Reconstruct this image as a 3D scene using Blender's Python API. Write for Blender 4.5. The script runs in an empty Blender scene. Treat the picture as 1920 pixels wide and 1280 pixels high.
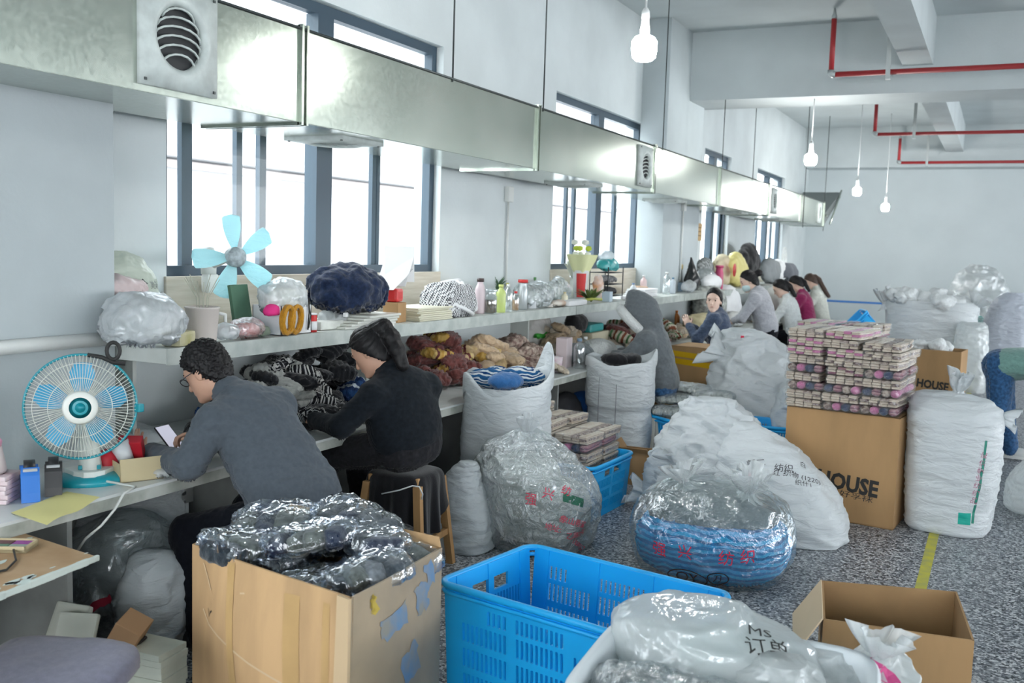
import bpy, bmesh, math, random
import numpy as np
from mathutils import Vector, Matrix, noise as mnoise
from mathutils.bvhtree import BVHTree

# ------------------------------------------------------------------ camera, sky, light, exposure
SC = bpy.context.scene
COL = SC.collection
FPX = 1848.53; YAW, PIT, ROL = 0.4566403, 0.0964928, 0.0314231
CAM = Vector((0, 0, 1.8))
_fw = Vector((-math.sin(YAW)*math.cos(PIT), math.cos(YAW)*math.cos(PIT), -math.sin(PIT)))
_r0 = Vector((math.cos(YAW), math.sin(YAW), 0)); _u0 = _r0.cross(_fw)
_rt = _r0*math.cos(ROL) + _u0*math.sin(ROL); _up = -_r0*math.sin(ROL) + _u0*math.cos(ROL)
cd = bpy.data.cameras.new('camera'); co = bpy.data.objects.new('camera', cd); COL.objects.link(co)
cd.sensor_width = 36; cd.lens = FPX/1920*36; cd.clip_start = 0.05; cd.clip_end = 200
co.matrix_world = Matrix(((_rt.x, _up.x, -_fw.x, CAM.x), (_rt.y, _up.y, -_fw.y, CAM.y), (_rt.z, _up.z, -_fw.z, CAM.z), (0, 0, 0, 1)))
cd.dof.use_dof = True; cd.dof.focus_distance = 5.0; cd.dof.aperture_fstop = 3.5
SC.camera = co
SC.view_settings.view_transform = 'Standard'; SC.view_settings.look = 'None'
SC.view_settings.gamma = 1; SC.view_settings.use_curve_mapping = False
SC.view_settings.exposure = 0.88
W = bpy.data.worlds.new('overcast sky'); SC.world = W; W.use_nodes = True
_bg = W.node_tree.nodes['Background']; _bg.inputs[0].default_value = (0.93, 0.97, 1.0, 1); _bg.inputs[1].default_value = 5.6
def area(name, loc, size, power, rot, col=(0.93, 0.97, 1.0), portal=False):
    l = bpy.data.lights.new(name, 'AREA'); l.shape = 'RECTANGLE'; l.size, l.size_y = size; l.energy = power; l.color = col
    o = bpy.data.objects.new(name, l); COL.objects.link(o); o.location = loc; o.rotation_euler = rot
    if portal: l.cycles.is_portal = True
    return o
# added fill lamps that brighten the room, set at unseen windows right and behind
for k in range(5):
    area('added_fill_right', (8.9, 1.2+4.7*k, 2.2), (3.4, 2.0), (5, 22, 50, 80, 112)[k], (0, math.radians(90), 0))
for k in range(3):
    area('added_fill_behind', (-2.2+3.7*k, -3.9, 2.2), (2.8, 2.0), 5, (math.radians(90), 0, 0))
SC.cycles.max_bounces = 7; SC.cycles.diffuse_bounces = 4; SC.cycles.glossy_bounces = 4
SC.cycles.transmission_bounces = 4; SC.cycles.transparent_max_bounces = 24; SC.cycles.caustics_reflective = False
SC.cycles.caustics_refractive = False; SC.cycles.sample_clamp_indirect = 4.0

# ------------------------------------------------------------------ helpers
PI = math.pi
rnd = random.Random(7)
def ray(px, py): return (_fw*FPX + _rt*(px-960) - _up*(py-640))
def at(px, py, x=None, y=None, z=None, d=None):
    v = ray(px, py)
    if d is not None: t = d/FPX
    elif x is not None: t = (x-CAM.x)/v.x
    elif y is not None: t = (y-CAM.y)/v.y
    else: t = (z-CAM.z)/v.z
    return CAM + v*t
def V(*a): return Vector(a)

def _perm():
    r = np.random.RandomState(3); p = r.permutation(256); return np.concatenate([p, p, p])
_P = _perm(); _G = np.random.RandomState(5).normal(size=(256, 3)); _G /= np.linalg.norm(_G, axis=1)[:, None]
def pn(P):                       # gradient noise, vectorised
    P = np.asarray(P, float); i = np.floor(P).astype(int); f = P-i; i &= 255
    u = f*f*f*(f*(f*6-15)+10); out = 0
    for dx in (0, 1):
        for dy in (0, 1):
            for dz in (0, 1):
                h = _P[_P[_P[i[..., 0]+dx]+i[..., 1]+dy]+i[..., 2]+dz]
                g = (_G[h]*(f-np.array([dx, dy, dz]))).sum(-1)
                w = (u[..., 0] if dx else 1-u[..., 0])*(u[..., 1] if dy else 1-u[..., 1])*(u[..., 2] if dz else 1-u[..., 2])
                out = out+w*g
    return out
def fbm(P, o=3):
    P = np.asarray(P, float); s = 0; a = 1
    for k in range(o): s = s+a*pn(P*2**k+k*17.3); a *= .5
    return s
def ridge(P, o=3):
    P = np.asarray(P, float); s = 0; a = 1
    for k in range(o): s = s+a*(.35-np.abs(pn(P*2**k+k*11.7))); a *= .5
    return s

# ---- materials
_M = {}
def nt(name):
    m = bpy.data.materials.new(name); m.use_nodes = True; n = m.node_tree.nodes; n.clear()
    return m, n, m.node_tree.links
def mat(name, col=(.5, .5, .5), rough=.6, metal=0, spec=.5, bump=0, bs=60, var=0, vs=8, emit=0, alpha=1, sheen=0, trans=0, stretch=None, col2=None):
    """principled surface with a little noise in its colour and relief"""
    if name in _M: return _M[name]
    m, n, l = nt(name); o = n.new('ShaderNodeOutputMaterial'); b = n.new('ShaderNodeBsdfPrincipled'); l.new(b.outputs[0], o.inputs[0])
    b.inputs['Base Color'].default_value = (*col, 1); b.inputs['Roughness'].default_value = rough; b.inputs['Metallic'].default_value = metal
    b.inputs['Specular IOR Level'].default_value = spec; b.inputs['Alpha'].default_value = alpha
    if sheen: b.inputs['Sheen Weight'].default_value = sheen
    if trans: b.inputs['Transmission Weight'].default_value = trans
    if emit: b.inputs['Emission Color'].default_value = (*col, 1); b.inputs['Emission Strength'].default_value = emit
    if bump or var or col2:
        tc = n.new('ShaderNodeTexCoord'); mp = n.new('ShaderNodeMapping'); l.new(tc.outputs['Object'], mp.inputs[0])
        if stretch: mp.inputs['Scale'].default_value = stretch
    if var or col2:
        t = n.new('ShaderNodeTexNoise'); t.inputs['Scale'].default_value = vs; t.inputs['Detail'].default_value = 5; l.new(mp.outputs[0], t.inputs[0])
        r = n.new('ShaderNodeValToRGB'); l.new(t.outputs[0], r.inputs[0])
        a = col if col2 else tuple(c*(1-var) for c in col); c2 = col2 or tuple(min(1, c*(1+var)) for c in col)
        r.color_ramp.elements[0].position = .35; r.color_ramp.elements[1].position = .65
        r.color_ramp.elements[0].color = (*a, 1); r.color_ramp.elements[1].color = (*c2, 1); l.new(r.outputs[0], b.inputs['Base Color'])
    if bump:
        t = n.new('ShaderNodeTexNoise'); t.inputs['Scale'].default_value = bs; t.inputs['Detail'].default_value = 4; l.new(mp.outputs[0], t.inputs[0])
        bp = n.new('ShaderNodeBump'); bp.inputs['Strength'].default_value = bump; bp.inputs['Distance'].default_value = .02
        l.new(t.outputs[0], bp.inputs['Height']); l.new(bp.outputs[0], b.inputs['Normal'])
    _M[name] = m; return m
def film(name, tint=(.9, .95, .95), white=.12, gloss=.35, rough=.12, bs=14, bump=.6, base=.35):
    """thin clear plastic: mostly transparent, crinkled shine, a little milkiness"""
    if name in _M: return _M[name]
    m, n, l = nt(name); o = n.new('ShaderNodeOutputMaterial')
    tr = n.new('ShaderNodeBsdfTransparent'); tr.inputs[0].default_value = (*tint, 1)
    g = n.new('ShaderNodeBsdfGlossy'); g.inputs['Roughness'].default_value = rough; g.inputs[0].default_value = (.95, .97, 1, 1)
    d = n.new('ShaderNodeBsdfDiffuse'); d.inputs[0].default_value = (.85, .88, .88, 1); t2 = n.new('ShaderNodeBsdfTranslucent'); t2.inputs[0].default_value = (.85, .88, .88, 1)
    dd = n.new('ShaderNodeMixShader'); l.new(d.outputs[0], dd.inputs[1]); l.new(t2.outputs[0], dd.inputs[2])
    tc = n.new('ShaderNodeTexCoord'); t = n.new('ShaderNodeTexNoise'); t.inputs['Scale'].default_value = bs; t.inputs['Detail'].default_value = 5; t.inputs['Distortion'].default_value = 1.2
    l.new(tc.outputs['Object'], t.inputs[0])
    bp = n.new('ShaderNodeBump'); bp.inputs['Strength'].default_value = bump; bp.inputs['Distance'].default_value = .05; l.new(t.outputs[0], bp.inputs['Height'])
    l.new(bp.outputs[0], g.inputs['Normal'])
    lw = n.new('ShaderNodeLayerWeight'); lw.inputs[0].default_value = .35; l.new(bp.outputs[0], lw.inputs['Normal'])
    ml = n.new('ShaderNodeMath'); ml.operation = 'MULTIPLY_ADD'; ml.inputs[1].default_value = gloss; ml.inputs[2].default_value = gloss*base; l.new(lw.outputs['Facing'], ml.inputs[0])
    m1 = n.new('ShaderNodeMixShader'); m1.inputs[0].default_value = white; l.new(tr.outputs[0], m1.inputs[1]); l.new(dd.outputs[0], m1.inputs[2])
    m2 = n.new('ShaderNodeMixShader'); l.new(ml.outputs[0], m2.inputs[0]); l.new(m1.outputs[0], m2.inputs[1]); l.new(g.outputs[0], m2.inputs[2])
    l.new(m2.outputs[0], o.inputs[0]); _M[name] = m; return m
def stripes(name, cols, scale=6, axis=2, rough=.9, knit=90, warp=.02):
    """knitted bands of colour across the object's own axis, with rib relief"""
    if name in _M: return _M[name]
    m, n, l = nt(name); o = n.new('ShaderNodeOutputMaterial'); b = n.new('ShaderNodeBsdfPrincipled'); l.new(b.outputs[0], o.inputs[0])
    b.inputs['Roughness'].default_value = rough; b.inputs['Specular IOR Level'].default_value = .15
    tc = n.new('ShaderNodeTexCoord'); s = n.new('ShaderNodeSeparateXYZ'); l.new(tc.outputs['Object'], s.inputs[0])
    t = n.new('ShaderNodeTexNoise'); t.inputs['Scale'].default_value = 9; l.new(tc.outputs['Object'], t.inputs[0])
    a = n.new('ShaderNodeMath'); a.operation = 'MULTIPLY_ADD'; l.new(t.outputs[0], a.inputs[0]); a.inputs[1].default_value = warp; l.new(s.outputs[axis], a.inputs[2])
    k = n.new('ShaderNodeMath'); k.operation = 'MULTIPLY'; l.new(a.outputs[0], k.inputs[0]); k.inputs[1].default_value = scale
    fr = n.new('ShaderNodeMath'); fr.operation = 'FRACT'; l.new(k.outputs[0], fr.inputs[0])
    r = n.new('ShaderNodeValToRGB'); r.color_ramp.interpolation = 'CONSTANT'; l.new(fr.outputs[0], r.inputs[0])
    e = r.color_ramp.elements
    while len(e) < len(cols): e.new(.5)
    for i, c in enumerate(cols): e[i].position = i/len(cols); e[i].color = (*c, 1)
    l.new(r.outputs[0], b.inputs['Base Color'])
    w = n.new('ShaderNodeTexWave'); w.inputs['Scale'].default_value = knit; w.inputs['Distortion'].default_value = 2; w.bands_direction = 'XYZ'[(axis+1) % 3]; l.new(tc.outputs['Object'], w.inputs[0])
    bp = n.new('ShaderNodeBump'); bp.inputs['Strength'].default_value = .5; bp.inputs['Distance'].default_value = .004; l.new(w.outputs[1], bp.inputs['Height']); l.new(bp.outputs[0], b.inputs['Normal'])
    _M[name] = m; return m

# ---- mesh building
_MW = {}; _CH = {}
class MB:
    def __init__(s): s.v = []; s.f = []; s.mi = []; s.cur = 0; s.sm = []; s.smooth = False
    def add(s, vs, fs, smooth=None):
        k = len(s.v); s.v += [tuple(v) for v in vs]
        for f in fs: s.f.append(tuple(i+k for i in f)); s.mi.append(s.cur); s.sm.append(s.smooth if smooth is None else smooth)
        return s
    def box(s, c, d, rot=None, bev=0):
        x, y, z = d[0]/2, d[1]/2, d[2]/2; c = Vector(c)
        if not bev:
            P = [V(a*x, b*y, e*z) for a in (-1, 1) for b in (-1, 1) for e in (-1, 1)]
            F = [(0, 1, 3, 2), (4, 6, 7, 5), (0, 4, 5, 1), (2, 3, 7, 6), (0, 2, 6, 4), (1, 5, 7, 3)]
        else:
            b_ = min(bev, x*.95, y*.95, z*.95); bm = bmesh.new(); bmesh.ops.create_cube(bm, size=1)
            for v in bm.verts: v.co = V(v.co.x*2*x, v.co.y*2*y, v.co.z*2*z)
            bmesh.ops.bevel(bm, geom=list(bm.edges), offset=b_, segments=2, profile=.6, affect='EDGES')
            bm.verts.index_update(); P = [v.co.copy() for v in bm.verts]; F = [[v.index for v in f.verts] for f in bm.faces]; bm.free()
        R = rot if isinstance(rot, Matrix) else (Matrix.Rotation(rot, 3, 'Z') if rot else None)
        P = [(R @ p if R else p)+c for p in P]
        return s.add(P, F)
    def b2(s, lo, hi, bev=0): return s.box([(a+b)/2 for a, b in zip(lo, hi)], [abs(b-a) for a, b in zip(lo, hi)], None, bev)
    def tube(s, pts, r, n=8, cap=True, closed=False):
        pts = [Vector(p) for p in pts]; m = len(pts); rs = r if isinstance(r, (list, tuple)) else [r]*m
        k = []; prev = None
        for i, p in enumerate(pts):
            a = pts[(i-1) % m] if (i or closed) else p; b = pts[(i+1) % m] if (i < m-1 or closed) else p
            t = (b-a).normalized() if (b-a).length > 1e-9 else V(0, 0, 1)
            if prev is None: e = t.orthogonal().normalized()
            else:
                e = prev-t*prev.dot(t); e = e.normalized() if e.length > 1e-6 else t.orthogonal().normalized()
            prev = e; g = t.cross(e)
            k += [p+(e*math.cos(2*PI*j/n)+g*math.sin(2*PI*j/n))*rs[i] for j in range(n)]
        F = []
        for i in range(m if closed else m-1):
            q = ((i+1) % m)*n
            for j in range(n): F.append((i*n+j, i*n+(j+1) % n, q+(j+1) % n, q+j))
        if cap and not closed: F.append(tuple(range(n))[::-1]); F.append(tuple((m-1)*n+j for j in range(n)))
        return s.add(k, F, True)
    def lathe(s, prof, c=(0, 0, 0), n=24, R=None, smooth=True, cap=True):
        c = Vector(c); P = []; F = []
        for (r, z) in prof:
            for j in range(n):
                p = V(r*math.cos(2*PI*j/n), r*math.sin(2*PI*j/n), z); P.append((R @ p if R else p)+c)
        for i in range(len(prof)-1):
            for j in range(n): F.append((i*n+j, i*n+(j+1) % n, (i+1)*n+(j+1) % n, (i+1)*n+j))
        if cap and prof[0][0] > 1e-5: F.append(tuple(range(n))[::-1])
        if cap and prof[-1][0] > 1e-5: F.append(tuple((len(prof)-1)*n+j for j in range(n)))
        return s.add(P, F, smooth)
    def grid(s, G, closeu=False, smooth=True):      # G[i][j] points
        a = len(G); b = len(G[0]); P = [p for row in G for p in row]
        F = [(i*b+j, i*b+(j+1) % b, (i+1)*b+(j+1) % b, (i+1)*b+j) for i in range(a-1) for j in range(b if closeu else b-1)]
        return s.add(P, F, smooth)
    def prism(s, poly, dvec):                       # planar polygon extruded
        n = len(poly); d = Vector(dvec); P = [Vector(p) for p in poly]+[Vector(p)+d for p in poly]
        return s.add(P, [tuple(range(n))[::-1], tuple(range(n, 2*n))]+[(i, (i+1) % n, n+(i+1) % n, n+i) for i in range(n)])
    def build(s, name, mats, parent=None, world=False, origin=None):
        me = bpy.data.meshes.new(name); vs = [Vector(v) for v in s.v]
        o = bpy.data.objects.new(name, me); COL.objects.link(o)
        if parent is not None:
            o.parent = parent; _CH.setdefault(parent.name, []).append(o)
            if world: iv = _MW[parent.name].inverted(); vs = [iv @ v for v in vs]; 
            _MW[o.name] = _MW[parent.name]
        else:
            if origin is None:
                a = np.array([tuple(v) for v in vs]); origin = V((a[:, 0].min()+a[:, 0].max())/2, (a[:, 1].min()+a[:, 1].max())/2, a[:, 2].min())
            origin = Vector(origin); vs = [v-origin for v in vs]; o.location = origin; _MW[o.name] = Matrix.Translation(origin)
        me.from_pydata([tuple(v) for v in vs], [], s.f)
        for m in (mats if isinstance(mats, (list, tuple)) else [mats]): me.materials.append(m)
        me.polygons.foreach_set('material_index', s.mi); me.polygons.foreach_set('use_smooth', s.sm); me.update()
        bm = bmesh.new(); bm.from_mesh(me); bmesh.ops.recalc_face_normals(bm, faces=bm.faces); bm.to_mesh(me); bm.free()
        return o
def T(name, label, cat, loc=(0, 0, 0), rz=0, group=None, R=None):
    o = bpy.data.objects.new(name, None); COL.objects.link(o); o.empty_display_size = .1
    m = Matrix.Translation(Vector(loc)) @ (R.to_4x4() if R else Matrix.Rotation(rz, 4, 'Z')); o.matrix_world = m; _MW[o.name] = m
    return tag(o, label, cat, group)
def tag(o, label=None, cat=None, group=None, kind=None):
    for k, v in (('label', label), ('category', cat), ('group', group), ('kind', kind)):
        if v: o[k] = v
    return o
def st(o): o['kind'] = 'structure'; return o
def dup(o, loc=None, rz=None, label=None, group=None, parent=None, scale=None, R=None):
    c = o.copy(); COL.objects.link(c)
    if parent: c.parent = parent; _CH.setdefault(parent.name, []).append(c)
    if loc is not None or R is not None or rz is not None:
        m = Matrix.Translation(Vector(loc)) @ (R.to_4x4() if R else Matrix.Rotation(rz or 0, 4, 'Z'))
        if scale: m = m @ Matrix.Diagonal((*scale, 1) if isinstance(scale, (tuple, list)) else (scale, scale, scale, 1))
        c.matrix_world = m; _MW[c.name] = m
    if label: c['label'] = label
    if group: c['group'] = group
    for ch in list(_KIDS(o)): dup(ch, parent=c)
    return c
def _KIDS(o): return _CH.get(o.name, [])
# ------------------------------------------------------------------ the room
def wallmat(name, col, dirt=.06):
    m = mat(name, col, rough=.85, spec=.25, var=dirt, vs=1.3, bump=.08, bs=35); return m
WALL = wallmat('white plaster', (.64, .69, .70)); WALL2 = wallmat('far wall paint', (.60, .655, .67), .03)
CEIL = wallmat('ceiling paint', (.56, .61, .62), .05); COLM = wallmat('shade-greyed column plaster', (.47, .52, .535))  # columns share the wall plaster, greyed here to imitate shade
def terrazzo():
    m, n, l = nt('speckled terrazzo'); o = n.new('ShaderNodeOutputMaterial'); b = n.new('ShaderNodeBsdfPrincipled'); l.new(b.outputs[0], o.inputs[0])
    tc = n.new('ShaderNodeTexCoord')
    v = n.new('ShaderNodeTexVoronoi'); v.inputs['Scale'].default_value = 85; l.new(tc.outputs['Object'], v.inputs[0])
    s = n.new('ShaderNodeSeparateColor'); l.new(v.outputs['Color'], s.inputs[0])
    r = n.new('ShaderNodeValToRGB'); l.new(s.outputs[0], r.inputs[0]); r.color_ramp.interpolation = 'CONSTANT'
    e = r.color_ramp.elements; e[0].color = (.035, .042, .055, 1); e[1].position = .25; e[1].color = (.14, .155, .18, 1)
    for p, c in ((.5, (.27, .29, .31, 1)), (.78, (.52, .54, .56, 1))): q = e.new(p); q.color = c
    t = n.new('ShaderNodeTexNoise'); t.inputs['Scale'].default_value = 1.1; t.inputs['Detail'].default_value = 5; l.new(tc.outputs['Object'], t.inputs[0])
    mr = n.new('ShaderNodeMapRange'); mr.inputs[3].default_value = .8; mr.inputs[4].default_value = 1.15; l.new(t.outputs[0], mr.inputs[0])
    mx = n.new('ShaderNodeVectorMath'); mx.operation = 'SCALE'; l.new(r.outputs[0], mx.inputs[0]); l.new(mr.outputs[0], mx.inputs['Scale'])
    l.new(mx.outputs[0], b.inputs['Base Color']); b.inputs['Roughness'].default_value = .42
    return m
X0, X1, Y0, Y1, ZC = -4.1, 9.0, -4.0, 23.5, 4.6
WT = .25   # wall thickness
m = MB(); m.b2((X0-WT, Y0-WT, -.2), (X1+WT, Y1+WT, 0)); st(m.build('floor', terrazzo()))
m = MB(); m.b2((X0-WT, Y0-WT, ZC), (X1+WT, Y1+WT, ZC+.2)); st(m.build('ceiling', CEIL))
WIN = [(-1.4, 1.5), (4.02, 6.95), (9.18, 11.95), (14.72, 16.35), (18.3, 20.85)]
ZS, ZT = 1.57, 3.36
def wall_with_holes(name, axis, c0, c1, lo, hi, holes, zs, zt, M):
    m = MB(); e = [lo]
    for a, b in holes: e += [a, b]
    e.append(hi)
    def bx(a, b, z0, z1):
        if b-a < 1e-4: return
        if axis == 'x': m.b2((c0, a, z0), (c1, b, z1))
        else: m.b2((a, c0, z0), (b, c1, z1))
    for i in range(0, len(e), 2): bx(e[i], e[i+1], 0, ZC)
    for a, b in holes: bx(a, b, 0, zs); bx(a, b, zt, ZC)
    return st(m.build(name, M))
wall_with_holes('wall_left', 'x', X0-WT, X0, Y0, Y1, WIN, ZS, ZT, WALL)
wall_with_holes('wall_right', 'x', X1, X1+WT, Y0, Y1, [(-.5+4.7*k, 2.9+4.7*k) for k in range(5)], 1.2, 3.2, WALL)
wall_with_holes('wall_back', 'y', Y0-WT, Y0, X0-WT, X1+WT, [(-3.6+3.7*k, -.8+3.7*k) for k in range(3)], 1.2, 3.2, WALL)
m = MB(); m.b2((X0-WT, Y1, 0), (X1+WT, Y1+WT, ZC)); st(m.build('wall_far', WALL2))
m = MB(); m.b2((X0, Y1-.006, .755), (X1, Y1, .80)); st(m.build('trim_far', mat('blue wall line', (.06, .22, .6), .6)))
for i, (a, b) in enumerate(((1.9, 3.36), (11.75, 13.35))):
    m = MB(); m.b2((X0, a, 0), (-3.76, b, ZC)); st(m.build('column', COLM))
for a, b in ((1.2, 2.0), (12.65, 13.5), (22.85, 23.5)):
    m = MB(); m.b2((X0, a, 3.74), (X1, b, ZC)); st(m.build('beam', CEIL))
for a, b in ((2.0, 12.65), (13.5, 22.85)):
    for x in (-1.2, 2.4, 5.6):
        m = MB(); m.b2((x, a, 4.05), (x+.33, b, ZC)); st(m.build('beam', CEIL))
# yellow walkway line on the floor
m = MB(); m.b2((-.30, 4.2, 0), (-.24, 20, .002)); o = st(m.build('trim_floor', mat('worn yellow floor paint', (.55, .5, .03), .7, col2=(.36, .36, .12), vs=9)))
# windows : frame (sash bars), panes
FR = mat('slate grey aluminium frame', (.035, .065, .095), .4, spec=.5); 
def glassmat():
    m, n, l = nt('window glass'); o = n.new('ShaderNodeOutputMaterial'); tr = n.new('ShaderNodeBsdfTransparent'); g = n.new('ShaderNodeBsdfGlossy')
    g.inputs['Roughness'].default_value = .03; tr.inputs[0].default_value = (.96, .98, .98, 1); mx = n.new('ShaderNodeMixShader'); mx.inputs[0].default_value = .012
    l.new(tr.outputs[0], mx.inputs[1]); l.new(g.outputs[0], mx.inputs[2]); l.new(mx.outputs[0], o.inputs[0]); return m
GL = glassmat()
XF = X0-.1
for i, (a, b) in enumerate(WIN):
    root = T('window_%d' % i, None, None, (XF, (a+b)/2, ZS))
    st(root); w = b-a; h = ZT-ZS; f = MB(); hw = w/2
    def bar(y0, y1, z0, z1, d=.07): f.b2((-d/2, y0, z0), (d/2, y1, z1))
    bar(-hw, hw, 0, .06); bar(-hw, hw, h-.07, h); bar(-hw, -hw+.07, .06, h-.07); bar(hw-.07, hw, .06, h-.07)
    bar(-.085, .085, .06, h-.07, .1); bar(-hw+.07, -.085, 1.12, 1.19, .06); bar(.085, hw-.07, 1.12, 1.19, .06)   # centre post and transom
    f.build('frame', FR, root)
    for y0, y1 in ((-1.24, -1.16), (-.79, -.74), (-.58, -.52), (.66, .71), (.72, .76)):     # stiles of the sliding leaves
        if y0 < -hw+.05: continue
        g = MB(); g.b2((-.045, y0, .06), (-.01, y1, 1.12)); g.build('sash_stile', FR, root)
    for s in (-1, 1):
        for z0, z1 in ((.06, 1.12), (1.19, h-.07)):
            q = MB(); q.b2((-.004, min(s*.085, s*(hw-.07)), z0), (.004, max(s*.085, s*(hw-.07)), z1)); q.build('glass_pane', GL, root)
for k in range(5):
    f = MB(); f.b2((X1+.05, -.5+4.7*k, 1.2), (X1+.11, 2.9+4.7*k, 1.27)); f.b2((X1+.05, -.5+4.7*k, 3.13), (X1+.11, 2.9+4.7*k, 3.2))
    for q in range(5): f.b2((X1+.05, -.53+4.7*k+q*.85, 1.27), (X1+.11, -.47+4.7*k+q*.85, 3.13))
    st(f.build('window_%d' % (10+k), FR))
# outside: pale building across the yard
EXT = mat('pale facade', (.27, .27, .28), .9, var=.03); EXW = mat('facade glass', (.20, .22, .24), .3)
m = MB(); m.b2((-17, -12, -6), (-15, 40, 7.5)); m.cur = 1
for y in range(-11, 40, 3):
    for z in (-1.6, 1.0, 4.2): m.b2((-15.01, y, z), (-14.98, y+1.5, z+1.3))
m.cur = 0
for z in (.6, 3.6): m.b2((-15.0, -12, z-.25), (-14.6, 40, z-.1))
m.cur = 2; m.b2((-15.0, -12, 3.15), (-14.9, 40, 3.3))
tag(m.build('neighbouring_building', [EXT, EXW, mat('facade band', (.3, .26, .25), .9)]), 'washed-out pale building seen outside the factory windows', 'building')
m = MB(); m.b2((-40, -20, -6.2), (-4.4, 45, -6)); st(m.build('ground', mat('yard concrete', (.5, .5, .5), .9)))
# pale wood boards under the windows
def woodmat(name, a, b, sc=(1, 1, 14), vs=2.2):
    return mat(name, a, .6, col2=b, vs=vs, stretch=sc, bump=.05, bs=5)
BOARD = woodmat('pale grain board', (.52, .47, .38), (.64, .60, .52))
for i, (a, b) in enumerate(WIN[1:]):
    m = MB(); m.b2((X0, a-.02, 1.2), (X0+.02, b, ZS+.005), .004)
    tag(m.build('sill_board', BOARD), 'pale wood grain board under the %s window from the camera' % ('first', 'second', 'third', 'fourth')[i], 'board')
# pipe on the near column, conduits, notice
m = MB(); m.tube([(-3.72, 1.95, 1.31), (-3.72, 3.34, 1.31)], .032, 12); m.tube([(-3.72, 3.30, 1.31), (-3.72, 3.37, 1.31)], .038, 12)
tag(m.build('white_pipe', mat('white plastic', (.7, .72, .7), .4)), 'white horizontal pipe across the near column above the table fan', 'pipe')
for y, z, lab in ((8.14, 2.27, 'between the first and second windows'), (12.53, 2.39, 'on the middle column past the second window')):
    x = X0 if y < 10 else -3.76
    root = T('wall_switch_box', 'small white electrical box with thin conduit '+lab, 'electrical box', (x, y, z))
    m = MB(); m.b2((0, -.05, -.07), (.05, .05, .07), .008); m.build('box', mat('white plastic'), root)
    m = MB(); m.tube([(.02, 0, -.07), (.02, 0, -.98)], .011, 8); m.build('conduit', mat('white plastic'), root)
m = MB(); q = at(1312, 435, x=X0+.01); m.b2((X0, q.y-.12, q.z-.13), (X0+.012, q.y+.12, q.z+.13))
m.cur = 1
for k in range(3): m.b2((X0+.012, q.y-.08, q.z+.06-k*.06), (X0+.014, q.y+.08, q.z+.075-k*.06))
tag(m.build('paper_notice', [mat('tan notice', (.62, .42, .2), .7), mat('notice ink', (.3, .18, .08), .7)]), 'small tan paper notice on the wall before the third window', 'notice')

# ------------------------------------------------------------------ ventilation duct
def galv():
    m, n, l = nt('galvanised steel'); o = n.new('ShaderNodeOutputMaterial'); b = n.new('ShaderNodeBsdfPrincipled'); l.new(b.outputs[0], o.inputs[0])
    b.inputs['Metallic'].default_value = .85; tc = n.new('ShaderNodeTexCoord')
    v = n.new('ShaderNodeTexVoronoi'); v.inputs['Scale'].default_value = 60; l.new(tc.outputs['Object'], v.inputs[0])
    t = n.new('ShaderNodeTexNoise'); t.inputs['Scale'].default_value = 1.4; t.inputs['Detail'].default_value = 4; l.new(tc.outputs['Object'], t.inputs[0])
    r = n.new('ShaderNodeValToRGB'); r.color_ramp.elements[0].color = (.40, .45, .395, 1); r.color_ramp.elements[1].color = (.52, .56, .50, 1); r.color_ramp.elements[0].position = .3; r.color_ramp.elements[1].position = .7
    l.new(t.outputs[0], r.inputs[0]); l.new(r.outputs[0], b.inputs['Base Color'])
    mr = n.new('ShaderNodeMapRange'); mr.inputs[3].default_value = .19; mr.inputs[4].default_value = .23; s = n.new('ShaderNodeSeparateColor'); l.new(v.outputs['Color'], s.inputs[0]); l.new(s.outputs[0], mr.inputs[0]); l.new(mr.outputs[0], b.inputs['Roughness'])
    return m
GALV = galv(); DARKM = mat('dark steel', (.06, .07, .07), .5, .6); SOOT = mat('sooty grille', (.02, .022, .025), .7); GRAYP = mat('grey white grille plastic', (.55, .60, .58), .5, var=.12, vs=12)
DX, DB, DZ0, DZ1 = -3.3, -3.97, 2.40, 2.875
duct = T('ventilation_duct', 'long galvanised steel air duct hanging along the window wall', 'air duct', (DX, 2.0, DZ0))
joints = [1.0, 4.17, 7.05, 9.94, 12.6, 15.6, 18.3, 20.9]
for i in range(len(joints)-1):
    a, b = joints[i], joints[i+1]; m = MB(); m.b2((DB, a+.004, DZ0), (DX, b-.004, DZ1), .004); m.build('duct_section', GALV, duct, True)
for y in joints[1:]:
    m = MB()
    for s in (-.028, .012): m.b2((DX-.01, y+s, DZ0-.012), (DX+.018, y+s+.016, DZ1+.02)); m.b2((DB, y+s, DZ0-.014), (DX, y+s+.016, DZ0)); m.b2((DB, y+s, DZ1), (DX, y+s+.016, DZ1+.016))
    m.build('joint_flange', GALV, duct, True)
m = MB(); m.tube([(DX+.002, 1.0, DZ1), (DX+.002, 20.9, DZ1)], .008, 6); m.build('edge_seam', DARKM, duct, True)
for q in ((848, 140), (1018, 198), (1242, 275), (1353, 320), (1410, 350)):
    p = at(*q, x=DX); m = MB(); m.tube([(DX+.004, p.y, DZ1-.02), (DX+.004, p.y, 4.6 if not 12.6 < p.y < 13.6 else 3.75)], .006, 6); m.build('hanger_rod', DARKM, duct, True)
for p in ((18.6, 2), (20.9, 2)):
    m = MB(); m.tube([(DX+.004, p[0], DZ0-.1), (DX+.004, p[0], 4.6)], .007, 6); m.build('hanger_rod', DARKM, duct, True)
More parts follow.
